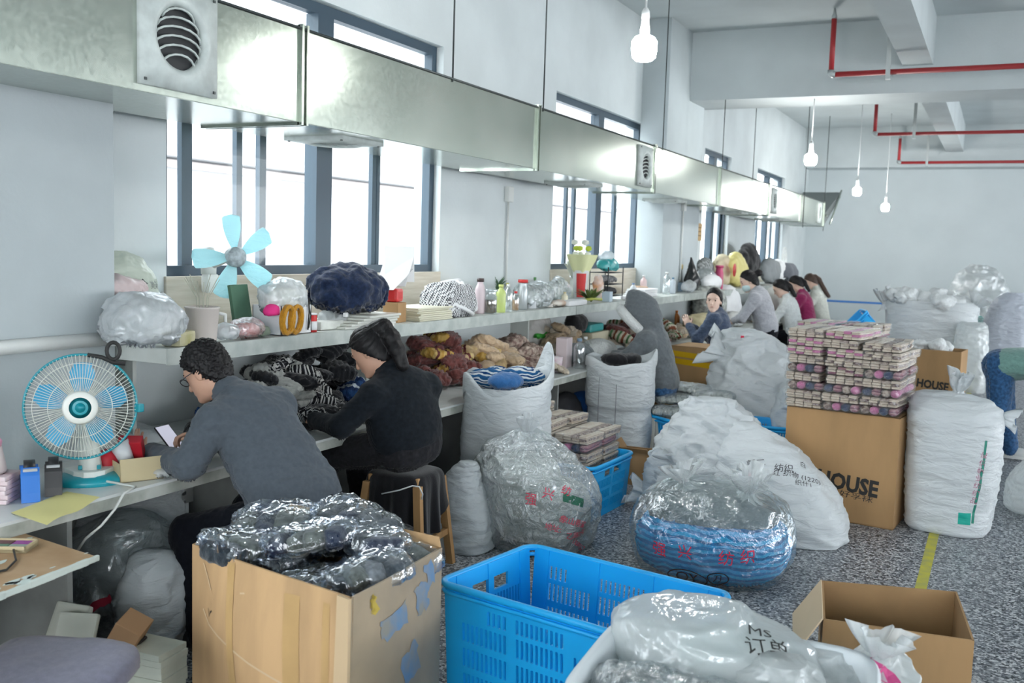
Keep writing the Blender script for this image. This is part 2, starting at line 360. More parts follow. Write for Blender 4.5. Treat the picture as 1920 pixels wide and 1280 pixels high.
# hood flaring up at the far end
m = MB(); m.add([(DB, 20.9, DZ1-.25), (DX, 20.9, DZ1-.25), (DX+.12, 22.2, 3.16), (DB, 22.2, 3.16), (DB, 20.9, DZ0), (DX, 20.9, DZ0), (DX+.12, 22.2, 3.05), (DB, 22.2, 3.05)], [(0, 1, 2, 3), (4, 7, 6, 5), (0, 4, 5, 1), (1, 5, 6, 2), (2, 6, 7, 3), (3, 7, 4, 0)])
m.build('end_hood', mat('dull sheet steel', (.2, .22, .22), .6, .5), duct, True)
m = MB(); m.tube([(DX+.05, 20.95, 2.6), (DX-.35, 22.1, 3.04)], .018, 6); m.tube([(DX+.1, 21.1, 2.45), (DX+.13, 22.2, 3.2)], .018, 6); m.build('hood_brace', GALV, duct, True)
def grille(y, z, r=.2, down=False):
    """square plastic frame with a round throat and curved louvres"""
    def W_(u, v, w): return V(DX+w, y+u, z+v) if not down else V(z+v, y+u, DZ0-w)
    h = r; g = MB(); n = 40; ri = r*.60; ro = r*.74
    ring = lambda rr, w: [W_(rr*math.cos(2*PI*k/n), rr*math.sin(2*PI*k/n), w) for k in range(n)]
    sq = []
    for k in range(n):
        c, s = math.cos(2*PI*k/n), math.sin(2*PI*k/n); t = h/max(abs(c), abs(s)); sq.append((c*t, s*t))
    A = [W_(a, b, .0) for a, b in sq]; B = [W_(a, b, .022) for a, b in sq]
    g.grid([A, B, ring(ro*1.08, .026), ring(ro, .034), ring(ri*1.12, .03), ring(ri, .02), ring(ri, -.004)], True)
    o = g.build('vent_frame', GRAYP, duct, True)
    g = MB(); g.add(ring(ri, .001), [tuple(range(n))]); g.build('vent_throat', SOOT, duct, True)
    g = MB()
    for k in range(6):
        b = -ri*.72+k*ri*.29; hw = math.sqrt(max(ri*ri-b*b, 0))
        g.tube([W_(-hw*math.cos(PI*j/8), b+.22*r*math.sin(PI*j/8)*(-1)**0-.1*r, .006+.02*math.sin(PI*j/8)) for j in range(9) if True], .0055, 6)
    g.build('louvre', GRAYP, duct, True)
    for a in (-1, 1):
        for b in (-1, 1): g = MB(); g.box(W_(a*h*.9, b*h*.9, .022), (.012, .012, .012)); g.build('screw', DARKM, duct, True)
grille(3.30, 2.655, .225); grille(9.62, 2.64, .2); grille(15.95, 2.64, .2); grille(20.3, 2.64, .2)
for y in (4.9, 8.6, 11.4, 14.6, 17.3, 19.5): grille(y, (DX+DB)/2, .21, True)

# ------------------------------------------------------------------ pendant bulbs
BULB = mat('lit bulb', (1, 1, .97), .4, emit=105); CORD = mat('white cord', (.7, .72, .72), .5)
for i, p in enumerate((at(1208, 88, z=3.0), at(1520, 298, z=3.0), at(1607, 358, z=3.0), at(1660, 388, y=20.8))):
    root = T('pendant_bulb', 'bare lit bulb on a white cord, '+('nearest and largest of the hanging bulbs', 'second of the hanging bulbs from the camera', 'third of the hanging bulbs from the camera', 'farthest hanging bulb before the far wall')[i], 'light bulb', p, group='hanging light bulbs')
    m = MB(); m.lathe([(.0, -.085), (.05, -.08), (.07, -.06), (.076, -.02), (.076, .03), (.06, .055), (.03, .07)]); m.build('bulb', BULB, root)
    m = MB(); m.lathe([(.028, .068), (.03, .10), (.026, .125), (.022, .16), (.024, .165), (.024, .205), (.012, .225)]); m.build('socket', CORD, root)
    zt = 4.6 if not (12.65 < p.y < 13.5) else 3.74
    m = MB(); m.tube([(0, 0, .22), (.004, .003, 1.0), (0, 0, zt-p.z)], .007, 8); m.build('cord', CORD, root)

# ------------------------------------------------------------------ sprinkler pipes
RED = mat('red pipe paint', (.42, .03, .035), .45); ZINC = mat('zinc fitting', (.45, .48, .48), .45, .6)
for i, (q, y, br) in enumerate((((1558, 140), 11.9, 1665), ((1640, 252), 18.2, 1714), ((1685, 305), 22.3, 1738))):
    p = at(*q, y=y); rz = p.z
    root = T('sprinkler_pipe', 'red fire sprinkler pipe with downturned end, '+('nearest, in front of the first beam', 'middle one behind the first beam', 'farthest, near the far wall')[i], 'pipe', p, group='red sprinkler pipes')
    m = MB(); m.tube([(.03, 0, 0), (10.8, 0, 0)], .03, 12); m.tube([(0, 0, .03), (0, 0, .62 if i < 2 else .5)], .03, 12); m.build('pipe', RED, root)
    m = MB(); m.tube([(.05, 0, 0), (.012, 0, .004), (0, 0, .012), (0, 0, .05)], .04, 12); t = .62 if i < 2 else .5
    m.tube([(0, 0, t), (0, 0, t+.03), (0, 0, t+.06), (0, 0, t+.13)], [.03, .032, .02, .008], 10); m.build('fitting', ZINC, root)
    b = at(br, q[1], y=y).x-p.x
    for k in range(3): m = MB(); m.b2((b-.025+k*3.4, -.035, -.08), (b+.025+k*3.4, -.031, .62)); m.b2((b-.025+k*3.4, -.03, -.08), (b+.025+k*3.4, .05, -.074)); m.b2((b-.02+k*3.4, -.03, .6), (b+.35+k*3.4, -.025, .615)); m.build('hanger_bracket', ZINC, root)
# ------------------------------------------------------------------ implicit-surface kit for bodies, clothes, hair
class Body:
    def __init__(s, lo, hi, res):
        s.lo = np.array(lo, np.float32); s.res = res; s.n = np.ceil((np.array(hi)-np.array(lo))/res).astype(int)+1
        s.ax = [s.lo[i]+np.arange(s.n[i], dtype=np.float32)*res for i in range(3)]; s.F = np.full(s.n, .2, np.float32)
    def _sub(s, lo, hi):
        a = np.clip(np.floor((np.array(lo)-s.lo)/s.res).astype(int), 0, s.n); b = np.clip(np.ceil((np.array(hi)-s.lo)/s.res).astype(int)+1, 0, s.n)
        sl = tuple(slice(a[i], b[i]) for i in range(3)); return sl, s.ax[0][sl[0]][:, None, None], s.ax[1][sl[1]][None, :, None], s.ax[2][sl[2]][None, None, :]
    def _min(s, sl, d, k):
        f = s.F[sl]
        if k > 0: h = np.clip(.5+.5*(f-d)/k, 0, 1); s.F[sl] = f+(d-f)*h-k*h*(1-h)
        else: s.F[sl] = np.minimum(f, d)
    def cap(s, a, b, ra, rb=None, k=.02, sub=False):
        rb = ra if rb is None else rb; a = np.array(a, np.float32); b = np.array(b, np.float32); R = max(ra, rb)+k+.04
        sl, X, Y, Z = s._sub(np.minimum(a, b)-R, np.maximum(a, b)+R); ba = b-a; L = float(ba@ba)+1e-9
        t = np.clip(((X-a[0])*ba[0]+(Y-a[1])*ba[1]+(Z-a[2])*ba[2])/L, 0, 1)
        d = np.sqrt((X-a[0]-t*ba[0])**2+(Y-a[1]-t*ba[1])**2+(Z-a[2]-t*ba[2])**2)-(ra+(rb-ra)*t)
        if sub: s.F[sl] = np.maximum(s.F[sl], -d)
        else: s._min(sl, d, k)
        return s
    def ell(s, c, r, R=None, k=.02, sub=False, p=2):
        c = np.array(c, np.float32); m = max(r)+k+.05; sl, X, Y, Z = s._sub(c-m, c+m); X = X-c[0]; Y = Y-c[1]; Z = Z-c[2]
        R = np.eye(3) if R is None else np.array(R, np.float32)          # columns: local axes
        q = [X*R[0, i]+Y*R[1, i]+Z*R[2, i] for i in range(3)]
        k0 = sum(np.abs(q[i]/r[i])**p for i in range(3))**(1/p)
        g = np.sqrt(sum((q[i]/r[i]**2)**2 for i in range(3)))+1e-6
        d = (k0*(k0-1)/g if p == 2 else (k0-1)*min(r))
        if sub: s.F[sl] = np.maximum(s.F[sl], -d)
        else: s._min(sl, d.astype(np.float32), k)
        return s
    def cut(s, p, n, k=0.0):                          # keep the side the normal points away from
        n = np.array(n, np.float32); n = n/np.linalg.norm(n); X = s.ax[0][:, None, None]; Y = s.ax[1][None, :, None]; Z = s.ax[2][None, None, :]
        d = (X-p[0])*n[0]+(Y-p[1])*n[1]+(Z-p[2])*n[2]
        if k: h = np.clip(.5-.5*(s.F-d)/k, 0, 1); s.F = s.F+(d-s.F)*h+k*h*(1-h)
        else: s.F = np.maximum(s.F, d)
        return s
    def mesh(s):
        F = s.F; S = F < 0; n = [k-1 for k in F.shape]; cs = [(a, b, c) for a in (0, 1) for b in (0, 1) for c in (0, 1)]
        g = lambda A, c: A[c[0]:c[0]+n[0], c[1]:c[1]+n[1], c[2]:c[2]+n[2]]
        cnt = np.zeros(n, np.int8)
        for c in cs: cnt += g(S, c)
        ac = (cnt > 0) & (cnt < 8); idx = np.argwhere(ac); M = len(idx); acc = np.zeros((M, 3)); num = np.zeros(M)
        for a in cs:
            for ax in range(3):
                if a[ax]: continue
                b = list(a); b[ax] = 1
                fa = F[idx[:, 0]+a[0], idx[:, 1]+a[1], idx[:, 2]+a[2]]; fb = F[idx[:, 0]+b[0], idx[:, 1]+b[1], idx[:, 2]+b[2]]
                w = (fa < 0) != (fb < 0); t = np.where(w, fa/np.where(w, fa-fb, 1), 0); p = np.tile(np.array(a, float), (M, 1)); p[:, ax] += t
                acc += p*w[:, None]; num += w
        P = s.lo+(idx+acc/num[:, None])*s.res
        I = np.full(n, -1, np.int64); I[tuple(idx.T)] = np.arange(M); Q = []
        for ax in range(3):
            o = [i for i in range(3) if i != ax]; sa = [slice(None)]*3; sb = [slice(None)]*3; sa[ax] = slice(0, -1); sb[ax] = slice(1, None)
            e = np.argwhere(S[tuple(sa)] != S[tuple(sb)]); ok = (e[:, o[0]] > 0) & (e[:, o[1]] > 0) & (e[:, o[0]] < n[o[0]]) & (e[:, o[1]] < n[o[1]]) & (e[:, ax] < n[ax]); e = e[ok]
            q = []
            for u, v in ((0, 0), (1, 0), (1, 1), (0, 1)): f = e.copy(); f[:, o[0]] -= u; f[:, o[1]] -= v; q.append(I[tuple(f.T)])
            Q.append(np.stack(q, 1))
        return P, np.concatenate(Q)
def vnormals(P, Q):
    n = np.cross(P[Q[:, 2]]-P[Q[:, 0]], P[Q[:, 3]]-P[Q[:, 1]]); N = np.zeros_like(P)
    for i in range(4): np.add.at(N, Q[:, i], n)
    return N/(np.linalg.norm(N, axis=1)[:, None]+1e-9)
def smooth(P, Q, it=1, f=.5):
    for _ in range(it):
        A = np.zeros_like(P); c = np.zeros(len(P))
        for i in range(4):
            a, b = Q[:, i], Q[:, (i+1) % 4]; np.add.at(A, a, P[b]); np.add.at(A, b, P[a]); np.add.at(c, a, 1); np.add.at(c, b, 1)
        P = P*(1-f)+f*A/np.maximum(c, 1)[:, None]
    return P
def qmesh(name, P, Q, m, parent=None, world=True):
    b = MB(); b.v = [tuple(p) for p in P]; b.f = [tuple(q) for q in Q]; b.mi = [0]*len(Q); b.sm = [True]*len(Q)
    return b.build(name, m, parent, world)
def fold(P, Q, amp, sc, seed=0, stretch=(1, 1, 1), rid=False):
    N = vnormals(P, Q); N *= 1; s = (ridge if rid else fbm)(P*np.array(stretch)*sc+seed, 3)
    return P+N*(amp*s)[:, None]

SKIN = mat('skin', (.58, .34, .24), .5, bump=.05, bs=250); SKINP = mat('pale skin', (.74, .52, .42), .5)
HAIRB = mat('black hair', (.008, .007, .008), .5, spec=.3, var=.4, vs=120, stretch=(1, 1, .2)); HAIRN = mat('brown hair', (.06, .032, .022), .42, var=.5, vs=90)
EYEW = mat('eye', (.02, .015, .015), .15); LIP = mat('lips', (.45, .17, .15), .5)
def cloth(name, c, bump=.3, bs=420, var=.08, sheen=.3): return mat(name, c, .95, spec=.12, bump=bump*.3, bs=bs, var=var, vs=45, sheen=sheen)
def _v(x): return np.array(x, float)
def _n(x): x = _v(x); return x/np.linalg.norm(x)

def add_hand(B, wrist, d, nrm, L=.178, curl=.9, thumb=1, spread=.35, r=.0085):
    """palm with four unequal bent fingers and a thumb off its side; nrm = direction the palm faces"""
    w = _v(wrist); d = _n(d); nrm = _v(nrm); nrm = _n(nrm-d*(nrm@d)); s = np.cross(d, nrm)*thumb
    R = np.stack([d, s, nrm], 1); B.ell(w+d*L*.27, (L*.31, L*.235, L*.095), R, k=.012)
    for i, (o, l) in enumerate(((.17, .42), (.06, .46), (-.06, .43), (-.165, .34))):
        b = w+d*L*(.5 if i in (1, 2) else .47)+s*o*L; dd = _n(d+s*o*spread); p = b; a = 0; seg = (l*.44, l*.32, l*.26)
        for j, q in enumerate(seg):
            a += curl*(.55, .75, .5)[j]; v = dd*math.cos(a)+nrm*math.sin(a); e = p+v*q*L; B.cap(p, e, r*(1-.07*j), r*(.93-.07*j), k=.003); p = e
    t0 = w+d*L*.16+s*L*.19; t1 = t0+_n(d*.75+s*.6+nrm*.35)*L*.24; t2 = t1+_n(d*.9+s*.05+nrm*.5)*L*.19
    B.cap(w+d*L*.08+s*L*.1, t0, r*1.5, r*1.35, k=.012); B.cap(t0, t1, r*1.3, r*1.1, k=.005); B.cap(t1, t2, r*1.1, r*.85, k=.004)

def person(label, J, face, up, clothes, res=.006, skin=SKIN, group='people working in the sock workshop', hair=None, extras=None, hands=None, hs=1.0, fr=None):
    """J: joint positions. clothes: dict(top=(mat, thickness, amp), legs=(mat, thickness), shoes=mat). hair: function(add hair to grid)"""
    g = {k: _v(v) for k, v in J.items()}; allp = np.array(list(g.values())); lo = allp.min(0)-.26; hi = allp.max(0)+.26
    base = (float(g['hip'][0]), float(g['hip'][1]), 0); root = T('person', label, 'person', base, group=group)
    f = _n(face); u = _v(up); u = _n(u-f*(u@f)); s = np.cross(u, f); RH = np.stack([f, s, u], 1); H = g['head']; h = lambda a, b, c: H+(f*a+s*b+u*c)*hs
    ch = g['chest'] if 'chest' in g else g['neck']*.72+g['hip']*.28; ln = g['neck']-g['hip']; sd = _n(g['shL']-g['shR']); fw = _n(np.cross(sd, ln))
    RT = np.stack([fw, sd, _n(ln)], 1); wid = np.linalg.norm(g['shL']-g['shR'])
    # body
    B = Body(lo, hi, res)
    B.ell(h(0, 0, .035), (.098*hs, .077*hs, .098*hs), RH, k=.02); B.ell(h(.025, 0, -.045), (.072*hs, .058*hs, .075*hs), RH, k=.04)
    B.cap(h(.093, 0, .01), h(.112, 0, -.025), .010*hs, .014*hs, k=.012); B.ell(h(.075, 0, -.095), (.025*hs, .028*hs, .02*hs), RH, k=.02)
    B.ell(h(.086, 0, .035), (.014, .05*hs, .012), RH, k=.015); B.ell(h(.09, 0, -.058), (.012, .022*hs, .014), RH, k=.01)
    for b in (-1, 1):
        B.ell(h(-.008, b*.078, -.012), (.018*hs, .008, .031*hs), RH, k=.006); B.ell(h(.088, b*.031, .012), (.012, .016, .010), RH, k=.002, sub=True); B.ell(h(.072, b*.034, .010), (.016, .017, .013), RH, k=.002)
    nk = h(-.03, 0, -.09); B.cap(nk, g['neck'], .052*hs, .06*hs, k=.03)
    B.ell(ch, (.09, wid*.45, .2), RT, k=.05); B.ell(g['hip'], (.1, wid*.42, .12), RT, k=.06); B.cap(g['neck'], g['hip'], .06, .1, k=.05)
    for sfx in 'LR':
        B.cap(g['neck'], g['sh'+sfx], .05, .055, k=.04); B.cap(g['sh'+sfx], g['el'+sfx], .048, .038, k=.03); B.cap(g['el'+sfx], g['wr'+sfx], .037, .025, k=.02)
        hd = (hands or {}).get(sfx)
        if hd: add_hand(B, g['wr'+sfx], hd[0], hd[1], curl=hd[2], thumb=hd[3], L=.175*hs)
        hp = g['hip']+sd*(.09 if sfx == 'L' else -.09); B.cap(hp, g['kn'+sfx], .075, .055, k=.03); B.cap(g['kn'+sfx], g['an'+sfx], .052, .036, k=.02)
    P, Q = B.mesh(); P = smooth(P, Q, 1, .4); qmesh('body', P, Q, skin, root)
    # face details
    if fr != 'hidden':
        for b in (-1, 1):
            m = MB(); m.lathe([(0, -.0085*hs), (.006*hs, -.006*hs), (.0085*hs, 0), (.006*hs, .006*hs), (0, .0085*hs)], h(.083, b*.033, .011), 12); m.build('eye', EYEW, root, True)
            m = MB(); m.tube([h(.093, b*.014, .034), h(.094, b*.032, .040), h(.082, b*.052, .034)], .0035*hs, 6); m.build('eyebrow', HAIRB, root, True)
        m = MB(); m.tube([h(.088, -.024, -.06), h(.099, -.008, -.057), h(.0995, .008, -.057), h(.088, .024, -.06)], [.002, .005*hs, .005*hs, .002], 8); m.build('mouth', LIP, root, True)
    # trousers
    tm, tt = clothes['legs']; B = Body(lo, hi, res); hb = clothes.get('hipr', 1)
    B.ell(g['hip'], (.125*hb, wid*.47*hb, .14), RT, k=.05); B.cut(g['hip']+_n(ln)*.08, _n(ln))
    for sfx in 'LR':
        hp = g['hip']+sd*(.095 if sfx == 'L' else -.095); B.cap(hp, g['kn'+sfx], .095*tt, .07*tt, k=.05); B.cap(g['kn'+sfx], g['an'+sfx], .07*tt, .054*tt, k=.03)
    P, Q = B.mesh(); P = smooth(P, Q, 1); P = fold(P, Q, .012, 11, 3, rid=True); P = fold(P, Q, .004, 38, 9); qmesh('trousers', P, Q, tm, root)
    # shoes
    for sfx in 'LR':
        a = g['an'+sfx]; fd = _n(_v(J.get('ft'+sfx, fw+0))*np.array([1, 1, 0])) if 'ft'+sfx in J else _n(fw*np.array([1, 1, 0])+1e-6)
        B = Body(a-.32, a+.32, res*1.0); sdir = np.cross([0, 0, 1], fd); RS = np.stack([fd, sdir, [0, 0, 1.]], 1); z0 = a[2]-.075
        B.ell(_v([a[0], a[1], z0+.05])+fd*.055, (.135, .046, .05), RS, k=.02); B.cap(a+[0, 0, -.02], a+[0, 0, .02], .047, .045, k=.03); B.cut([a[0], a[1], max(z0, .001)], [0, 0, -1])
        P, Q = B.mesh(); o = qmesh('shoe', P, Q, clothes['shoes'], root)
        if clothes.get('sole'):
            m = MB(); n = 20; pts = [_v([a[0], a[1], 0])+fd*(.055+.142*math.cos(t)*(1))+sdir*.052*math.sin(t) for t in [2*PI*k/n for k in range(n)]]
            m.prism([V(p[0], p[1], max(z0, 0.001)) for p in pts], (0, 0, .028)); qq = m.build('shoe_sole', clothes['sole'], None); qq.parent = o; qq.location = qq.location-V(*base)
    # top
    tp, th, amp = clothes['top']; B = Body(lo, hi, res)
    B.ell(ch, (.125*th, wid*.5*th, .22), RT, k=.05); mid = ch*.5+g['hip']*.5; B.ell(mid+_v(clothes.get('belly', (0, 0, 0))), (.125*th, wid*.5*th*clothes.get('mid', 1), .2), RT, k=.08)
    B.ell(g['hip']+_n(ln)*.05, (.13*th, wid*.49*th*clothes.get('hem', 1), .15), RT, k=.06)
    B.cap(g['neck']-_n(ln)*.03, g['neck']+(nk-g['neck'])*.45, .088*hs, .067*hs, k=.05)
    st_ = clothes.get('sleeve', 1); ar = clothes.get('arm', 1)
    for sfx in 'LR':
        B.cap(g['neck']-_n(ln)*.05, g['sh'+sfx], .065*th, .066*th*ar, k=.05); B.cap(g['sh'+sfx], g['el'+sfx], .066*th*ar, .054*th*ar, k=.03)
        e = g['el'+sfx]+(g['wr'+sfx]-g['el'+sfx])*st_; B.cap(g['el'+sfx], e, .054*th*ar, .04*th*ar, k=.025)
        if clothes.get('cuff', 1): B.cap(e-_n(e-g['el'+sfx])*.02, e, .038*th, .038*th, k=.008)
        if st_ > .9: B.cut(e+_n(e-g['el'+sfx])*.03, _n(e-g['el'+sfx])) if False else None
    B.cut(g['hip']-_n(ln)*clothes.get('drop', .06), -_n(ln), .01)
    if clothes.get('hood'): clothes['hood'](B, h, RH, g)
    P, Q = B.mesh(); P = smooth(P, Q, 1); P = fold(P, Q, amp*1.3, 6, 5, (1, 1, 2.2), True); P = fold(P, Q, amp*.18, 26, 2); qmesh(clothes.get('name', 'sweater'), P, Q, tp, root)
    if hair: hair(root, h, RH, H, f, s, u, lo, hi, res)
    return root, h, RH, g

def hair_short(root, h, RH, H, f, s, u, lo, hi, res):
    B = Body(H-.2, H+.2, .0045); B.ell(h(-.010, 0, .048), (.110, .086, .104), RH, k=.02); B.ell(h(-.05, 0, -.01), (.064, .076, .085), RH, k=.03)
    B.cut(h(.066, 0, .03), f*.85-u*.6, .006); B.cut(h(0, 0, -.075), -u*1+f*.1, .01); B.cut(h(.0, 0, -.012), f*.75-u*.65, .006)
    P, Q = B.mesh(); N = vnormals(P, Q); P = P+N*(.016*ridge(P*np.array([46, 46, 34.]), 2)+.010*pn(P*120))[:, None]; qmesh('hair', P, Q, HAIRB, root)
def mk_tail(tail, m=HAIRB, rad=.028, bun=False, part=True, full=1.0):
    def fn(root, h, RH, H, f, s, u, lo, hi, res):
        T_ = [H+f*a+s*b+u*c if False else _v(p) for p in tail for a, b, c in [(0, 0, 0)]] if not callable(tail) else tail(h)
        A = np.array(T_+[H]); r = min(res, .006); B = Body(A.min(0)-.2, A.max(0)+.2, r)
        B.ell(h(-.008, 0, .040), (.107*full, .086*full, .106*full), RH, k=.02); B.ell(h(-.042, 0, -.02), (.068*full, .082*full, .10*full), RH, k=.03)
        B.cut(h(.056, 0, .062), f*.8-u*.6, .006); B.cut(h(0, 0, -.105), -u, .02); B.cut(h(.012, 0, -.02), f*.86-u*.5, .006)
        for i in range(len(T_)-1): t = i/max(1, len(T_)-1); B.cap(T_[i], T_[i+1], rad*(1.05-.4*abs(t-.35)), rad*(1.05-.4*abs(t+.3-.35)), k=.02)
        if bun: B.ell(T_[-1], (.045, .045, .045), k=.015)
        P, Q = B.mesh(); N = vnormals(P, Q); L_ = (P-(_v(T_[0]) if np.linalg.norm(_v(T_[0])-H) < .2 else H))@np.stack([f, s, u], 1); ph_ = np.arctan2(L_[:, 1], L_[:, 2]); P = P+N*(.010*ridge(np.stack([ph_*5.5, L_[:, 0]*3, L_[:, 2]*2], 1), 3)+.003*pn(P*110))[:, None]; qmesh('hair', P, Q, m, root)
    return fn

def shirt_x(*p): return p
DARK = cloth('dark trousers', (.006, .007, .011), sheen=.05); GREYSW = cloth('slate grey fleece', (.075, .09, .108), .4, 300, sheen=.15); BLKSW = cloth('charcoal knit', (.009, .012, .016), .6, 260, .2, sheen=.08)
DENIMB = cloth('black denim', (.018, .018, .021), .3, 300, .25, sheen=.08); DENIM = cloth('blue denim', (.035, .10, .22), .3, 300, .35); SHOEB = mat('black shoe', (.02, .02, .022), .5)
# --- the man on the stool, reading his phone
J = dict(head=(-3.19, 3.37, 1.185), neck=(-3.04, 3.39, 1.09), hip=(-2.68, 3.42, .62), chest=(-2.92, 3.40, .93), shL=(-3.0, 3.21, 1.0), shR=(-2.96, 3.58, 1.03),
         elL=(-3.04, 3.10, .825), elR=(-3.12, 3.66, .80), wrL=(-3.31, 3.16, .83), wrR=(-3.26, 3.42, .87), knL=(-3.12, 3.18, .50), knR=(-3.12, 3.58, .52), anL=(-2.98, 3.12, .09), anR=(-3.0, 3.62, .09), ftL=(-1, -.1, 0), ftR=(-1, .1, 0))
MANT = dict(top=(GREYSW, 1.12, .016), legs=(DARK, 1.05), shoes=SHOEB, hem=1.15, mid=1.08, drop=.05, hipr=1.05)
man, mh, MR, mg = person('man seen from behind in a slate grey sweater with glasses, looking down at a phone', J, (-.82, -.12, -.55), (-.55, 0, .8), MANT, .006, hair=hair_short, hands={'L': ((-.9, .2, .35), (.35, .5, .8), .5, -1), 'R': ((-.75, -.6, .15), (-.3, -.5, -.4), 1.1, 1)})
m = MB(); fr_ = lambda b: [mh(.108+.004*math.cos(t), b*.034+.026*math.sin(t), .008+.02*math.cos(t)) for t in [2*PI*k/16 for k in range(16)]]
for b in (-1, 1): m.tube(fr_(b), .0022, 6, closed=True); m.tube([mh(.105, b*.06, .015), mh(.05, b*.083, .012), mh(-.01, b*.086, .01)], .002, 6)
m.tube([mh(.112, -.01, .012), mh(.112, .01, .012)], .002, 6); m.build('glasses', mat('dark glasses frame', (.03, .03, .035), .3), man, True)
tag(man, None, None, None)
pc = at(318, 820, x=-3.43); xr = _n((.72, -.12, -.5)); yr = _n((.30, .95, .05)); zr = _n(np.cross(xr, yr)); yr = np.cross(zr, xr)
R = Matrix((Vector(xr), Vector(yr), Vector(zr))).transposed(); ph = T('smartphone', 'smartphone with a lit grey screen held by the man in the slate grey sweater', 'phone', pc, R=R)
m = MB(); m.box((0, 0, 0), (.16, .076, .009), None, .004); m.build('case', mat('phone case', (.015, .015, .018), .4), ph)
m = MB(); m.b2((-.075, -.034, .0045), (.075, .034, .0055)); m.build('screen', mat('lit phone screen', (.42, .42, .5), .2, emit=.5), ph)
# --- the woman at the next table
J = dict(head=(-3.05, 4.47, 1.195), neck=(-2.93, 4.50, 1.085), hip=(-2.83, 4.52, .70), chest=(-2.88, 4.51, .92), shL=(-2.93, 4.315, .985), shR=(-2.83, 4.70, 1.0),
         elL=(-3.03, 4.17, .83), elR=(-3.05, 4.80, .82), wrL=(-3.27, 4.27, .825), wrR=(-3.30, 4.62, .82), knL=(-3.29, 4.36, .61), knR=(-3.27, 4.66, .61), anL=(-3.2, 4.34, .09), anR=(-3.2, 4.68, .09), ftL=(-1, 0, 0), ftR=(-1, 0, 0))
WT_ = dict(top=(BLKSW, 1.1, .01), legs=(DENIMB, 1.12), shoes=SHOEB, hem=.98, mid=1.0, drop=.02, hipr=1.05)
wo, wh, WR, wg = person('woman with a dark ponytail in a charcoal sweater sitting on a draped wooden stool', J, (-.8, -.12, -.6), (-.6, 0, .8), WT_, .006, skin=SKIN, hands={'L': ((-.9, .3, -.1), (.1, .2, -1), .5, -1), 'R': ((-.8, -.5, -.1), (0, -.2, -1), .5, 1)},
    hair=mk_tail(lambda h: [h(-.095, 0, .095), h(-.135, 0, .075), h(-.150, .01, .0), h(-.150, .02, -.08), h(-.13, .02, -.165)], rad=.044, full=1.06))
m = MB(); m.tube([wh(-.122+.03*math.cos(t)*.3, .033*math.sin(t), .078+.033*math.cos(t)) for t in [2*PI*k/12 for k in range(12)]], .006, 6, closed=True); m.build('hair_tie', mat('hair tie', (.03, .02, .03), .8), wo, True)
# --- hooded worker
def hood(B, h, RH, g):
    B.ell(h(-.03, 0, .03), (.16, .13, .165), RH, k=.03); B.ell(h(-.05, 0, .15), (.07, .055, .10), RH, k=.07); B.cap(h(-.05, 0, -.08), g['neck'], .10, .12, k=.06)
    B.ell(h(.07, 0, -.005), (.13, .10, .13), RH, sub=True)
HOODM = cloth('grey hooded fleece', (.12, .135, .145), .4, 200); FUR = mat('white fleece lining', (.75, .77, .76), .95, bump=1, bs=90)
def seat(x, y, hd, zh=.52, lean=.12, wid=.36, elz=.80, reach=.46):
    a = dict(head=(x-lean-.10, y-.02, hd), neck=(x-lean, y, hd-.16), hip=(x, y, zh+.06), shL=(x-lean+.02, y-wid/2, hd-.22), shR=(x-lean+.02, y+wid/2, hd-.22), elL=(x-lean-.12, y-wid/2-.08, elz+.02), elR=(x-lean-.12, y+wid/2+.08, elz+.02),
             wrL=(x-reach, y-.12, elz+.02), wrR=(x-reach, y+.12, elz+.02), knL=(x-.42, y-.12, zh+.04), knR=(x-.42, y+.12, zh+.04), anL=(x-.36, y-.12, .09), anR=(x-.36, y+.12, .09), ftL=(-1, 0, 0), ftR=(-1, 0, 0))
    return a
HD2 = {'L': ((-.9, .3, -.1), (.1, .2, -1), .6, -1), 'R': ((-.9, -.3, -.1), (0, -.2, -1), .6, 1)}
J = seat(-2.70, 8.65, 1.205, zh=.50, lean=.14); J['head'] = (-2.92, 8.60, 1.20)
ho, hh, _, _ = person('person with a grey hood up, white fleece lining showing, sitting at the table', J, (-.75, -.15, -.62), (-.5, 0, .8), dict(top=(HOODM, 1.2, .012), legs=(DENIM, 1.1), shoes=SHOEB, drop=.05, hood=hood, name='hooded_jacket', arm=1.1), .008, hair=None, hands=HD2, fr='hidden')
m = MB(); m.tube([hh(.085+.02*math.cos(t), .115*math.sin(t), .005+.15*math.cos(t)) for t in [2*PI*k/24 for k in range(24)]], .048, 10, closed=True); m.build('hood_lining', FUR, ho, True)
# --- young woman looking back at the camera
J = seat(-2.68, 10.75, 1.285, zh=.50, lean=.10); J['head'] = (-2.80, 10.70, 1.27); J['wrL'] = (-3.02, 10.55, .98); J['wrR'] = (-3.08, 10.75, .97); J['elL'] = (-2.9, 10.45, .85)
NAVY = cloth('dark blue denim jacket', (.06, .085, .14), .4, 120, .2)
gi, gh, _, _ = person('young woman in a dark blue jacket looking back towards the camera, hands raised', J, (.05, -.95, -.05), (0, 0, 1), dict(top=(NAVY, 1.08, .014), legs=(DARK, 1.05), shoes=SHOEB, drop=.05, name='jacket'), .007, skin=SKINP, hands={'L': ((-.5, .2, .8), (-.3, .9, .2), .5, -1), 'R': ((-.3, -.2, .8), (-.2, -.9, .2), .5, 1)},
    hair=mk_tail(lambda h: [h(-.09, .02, -.02), h(-.11, .03, -.10), h(-.12, .05, -.22), h(-.13, .05, -.36)], rad=.04))
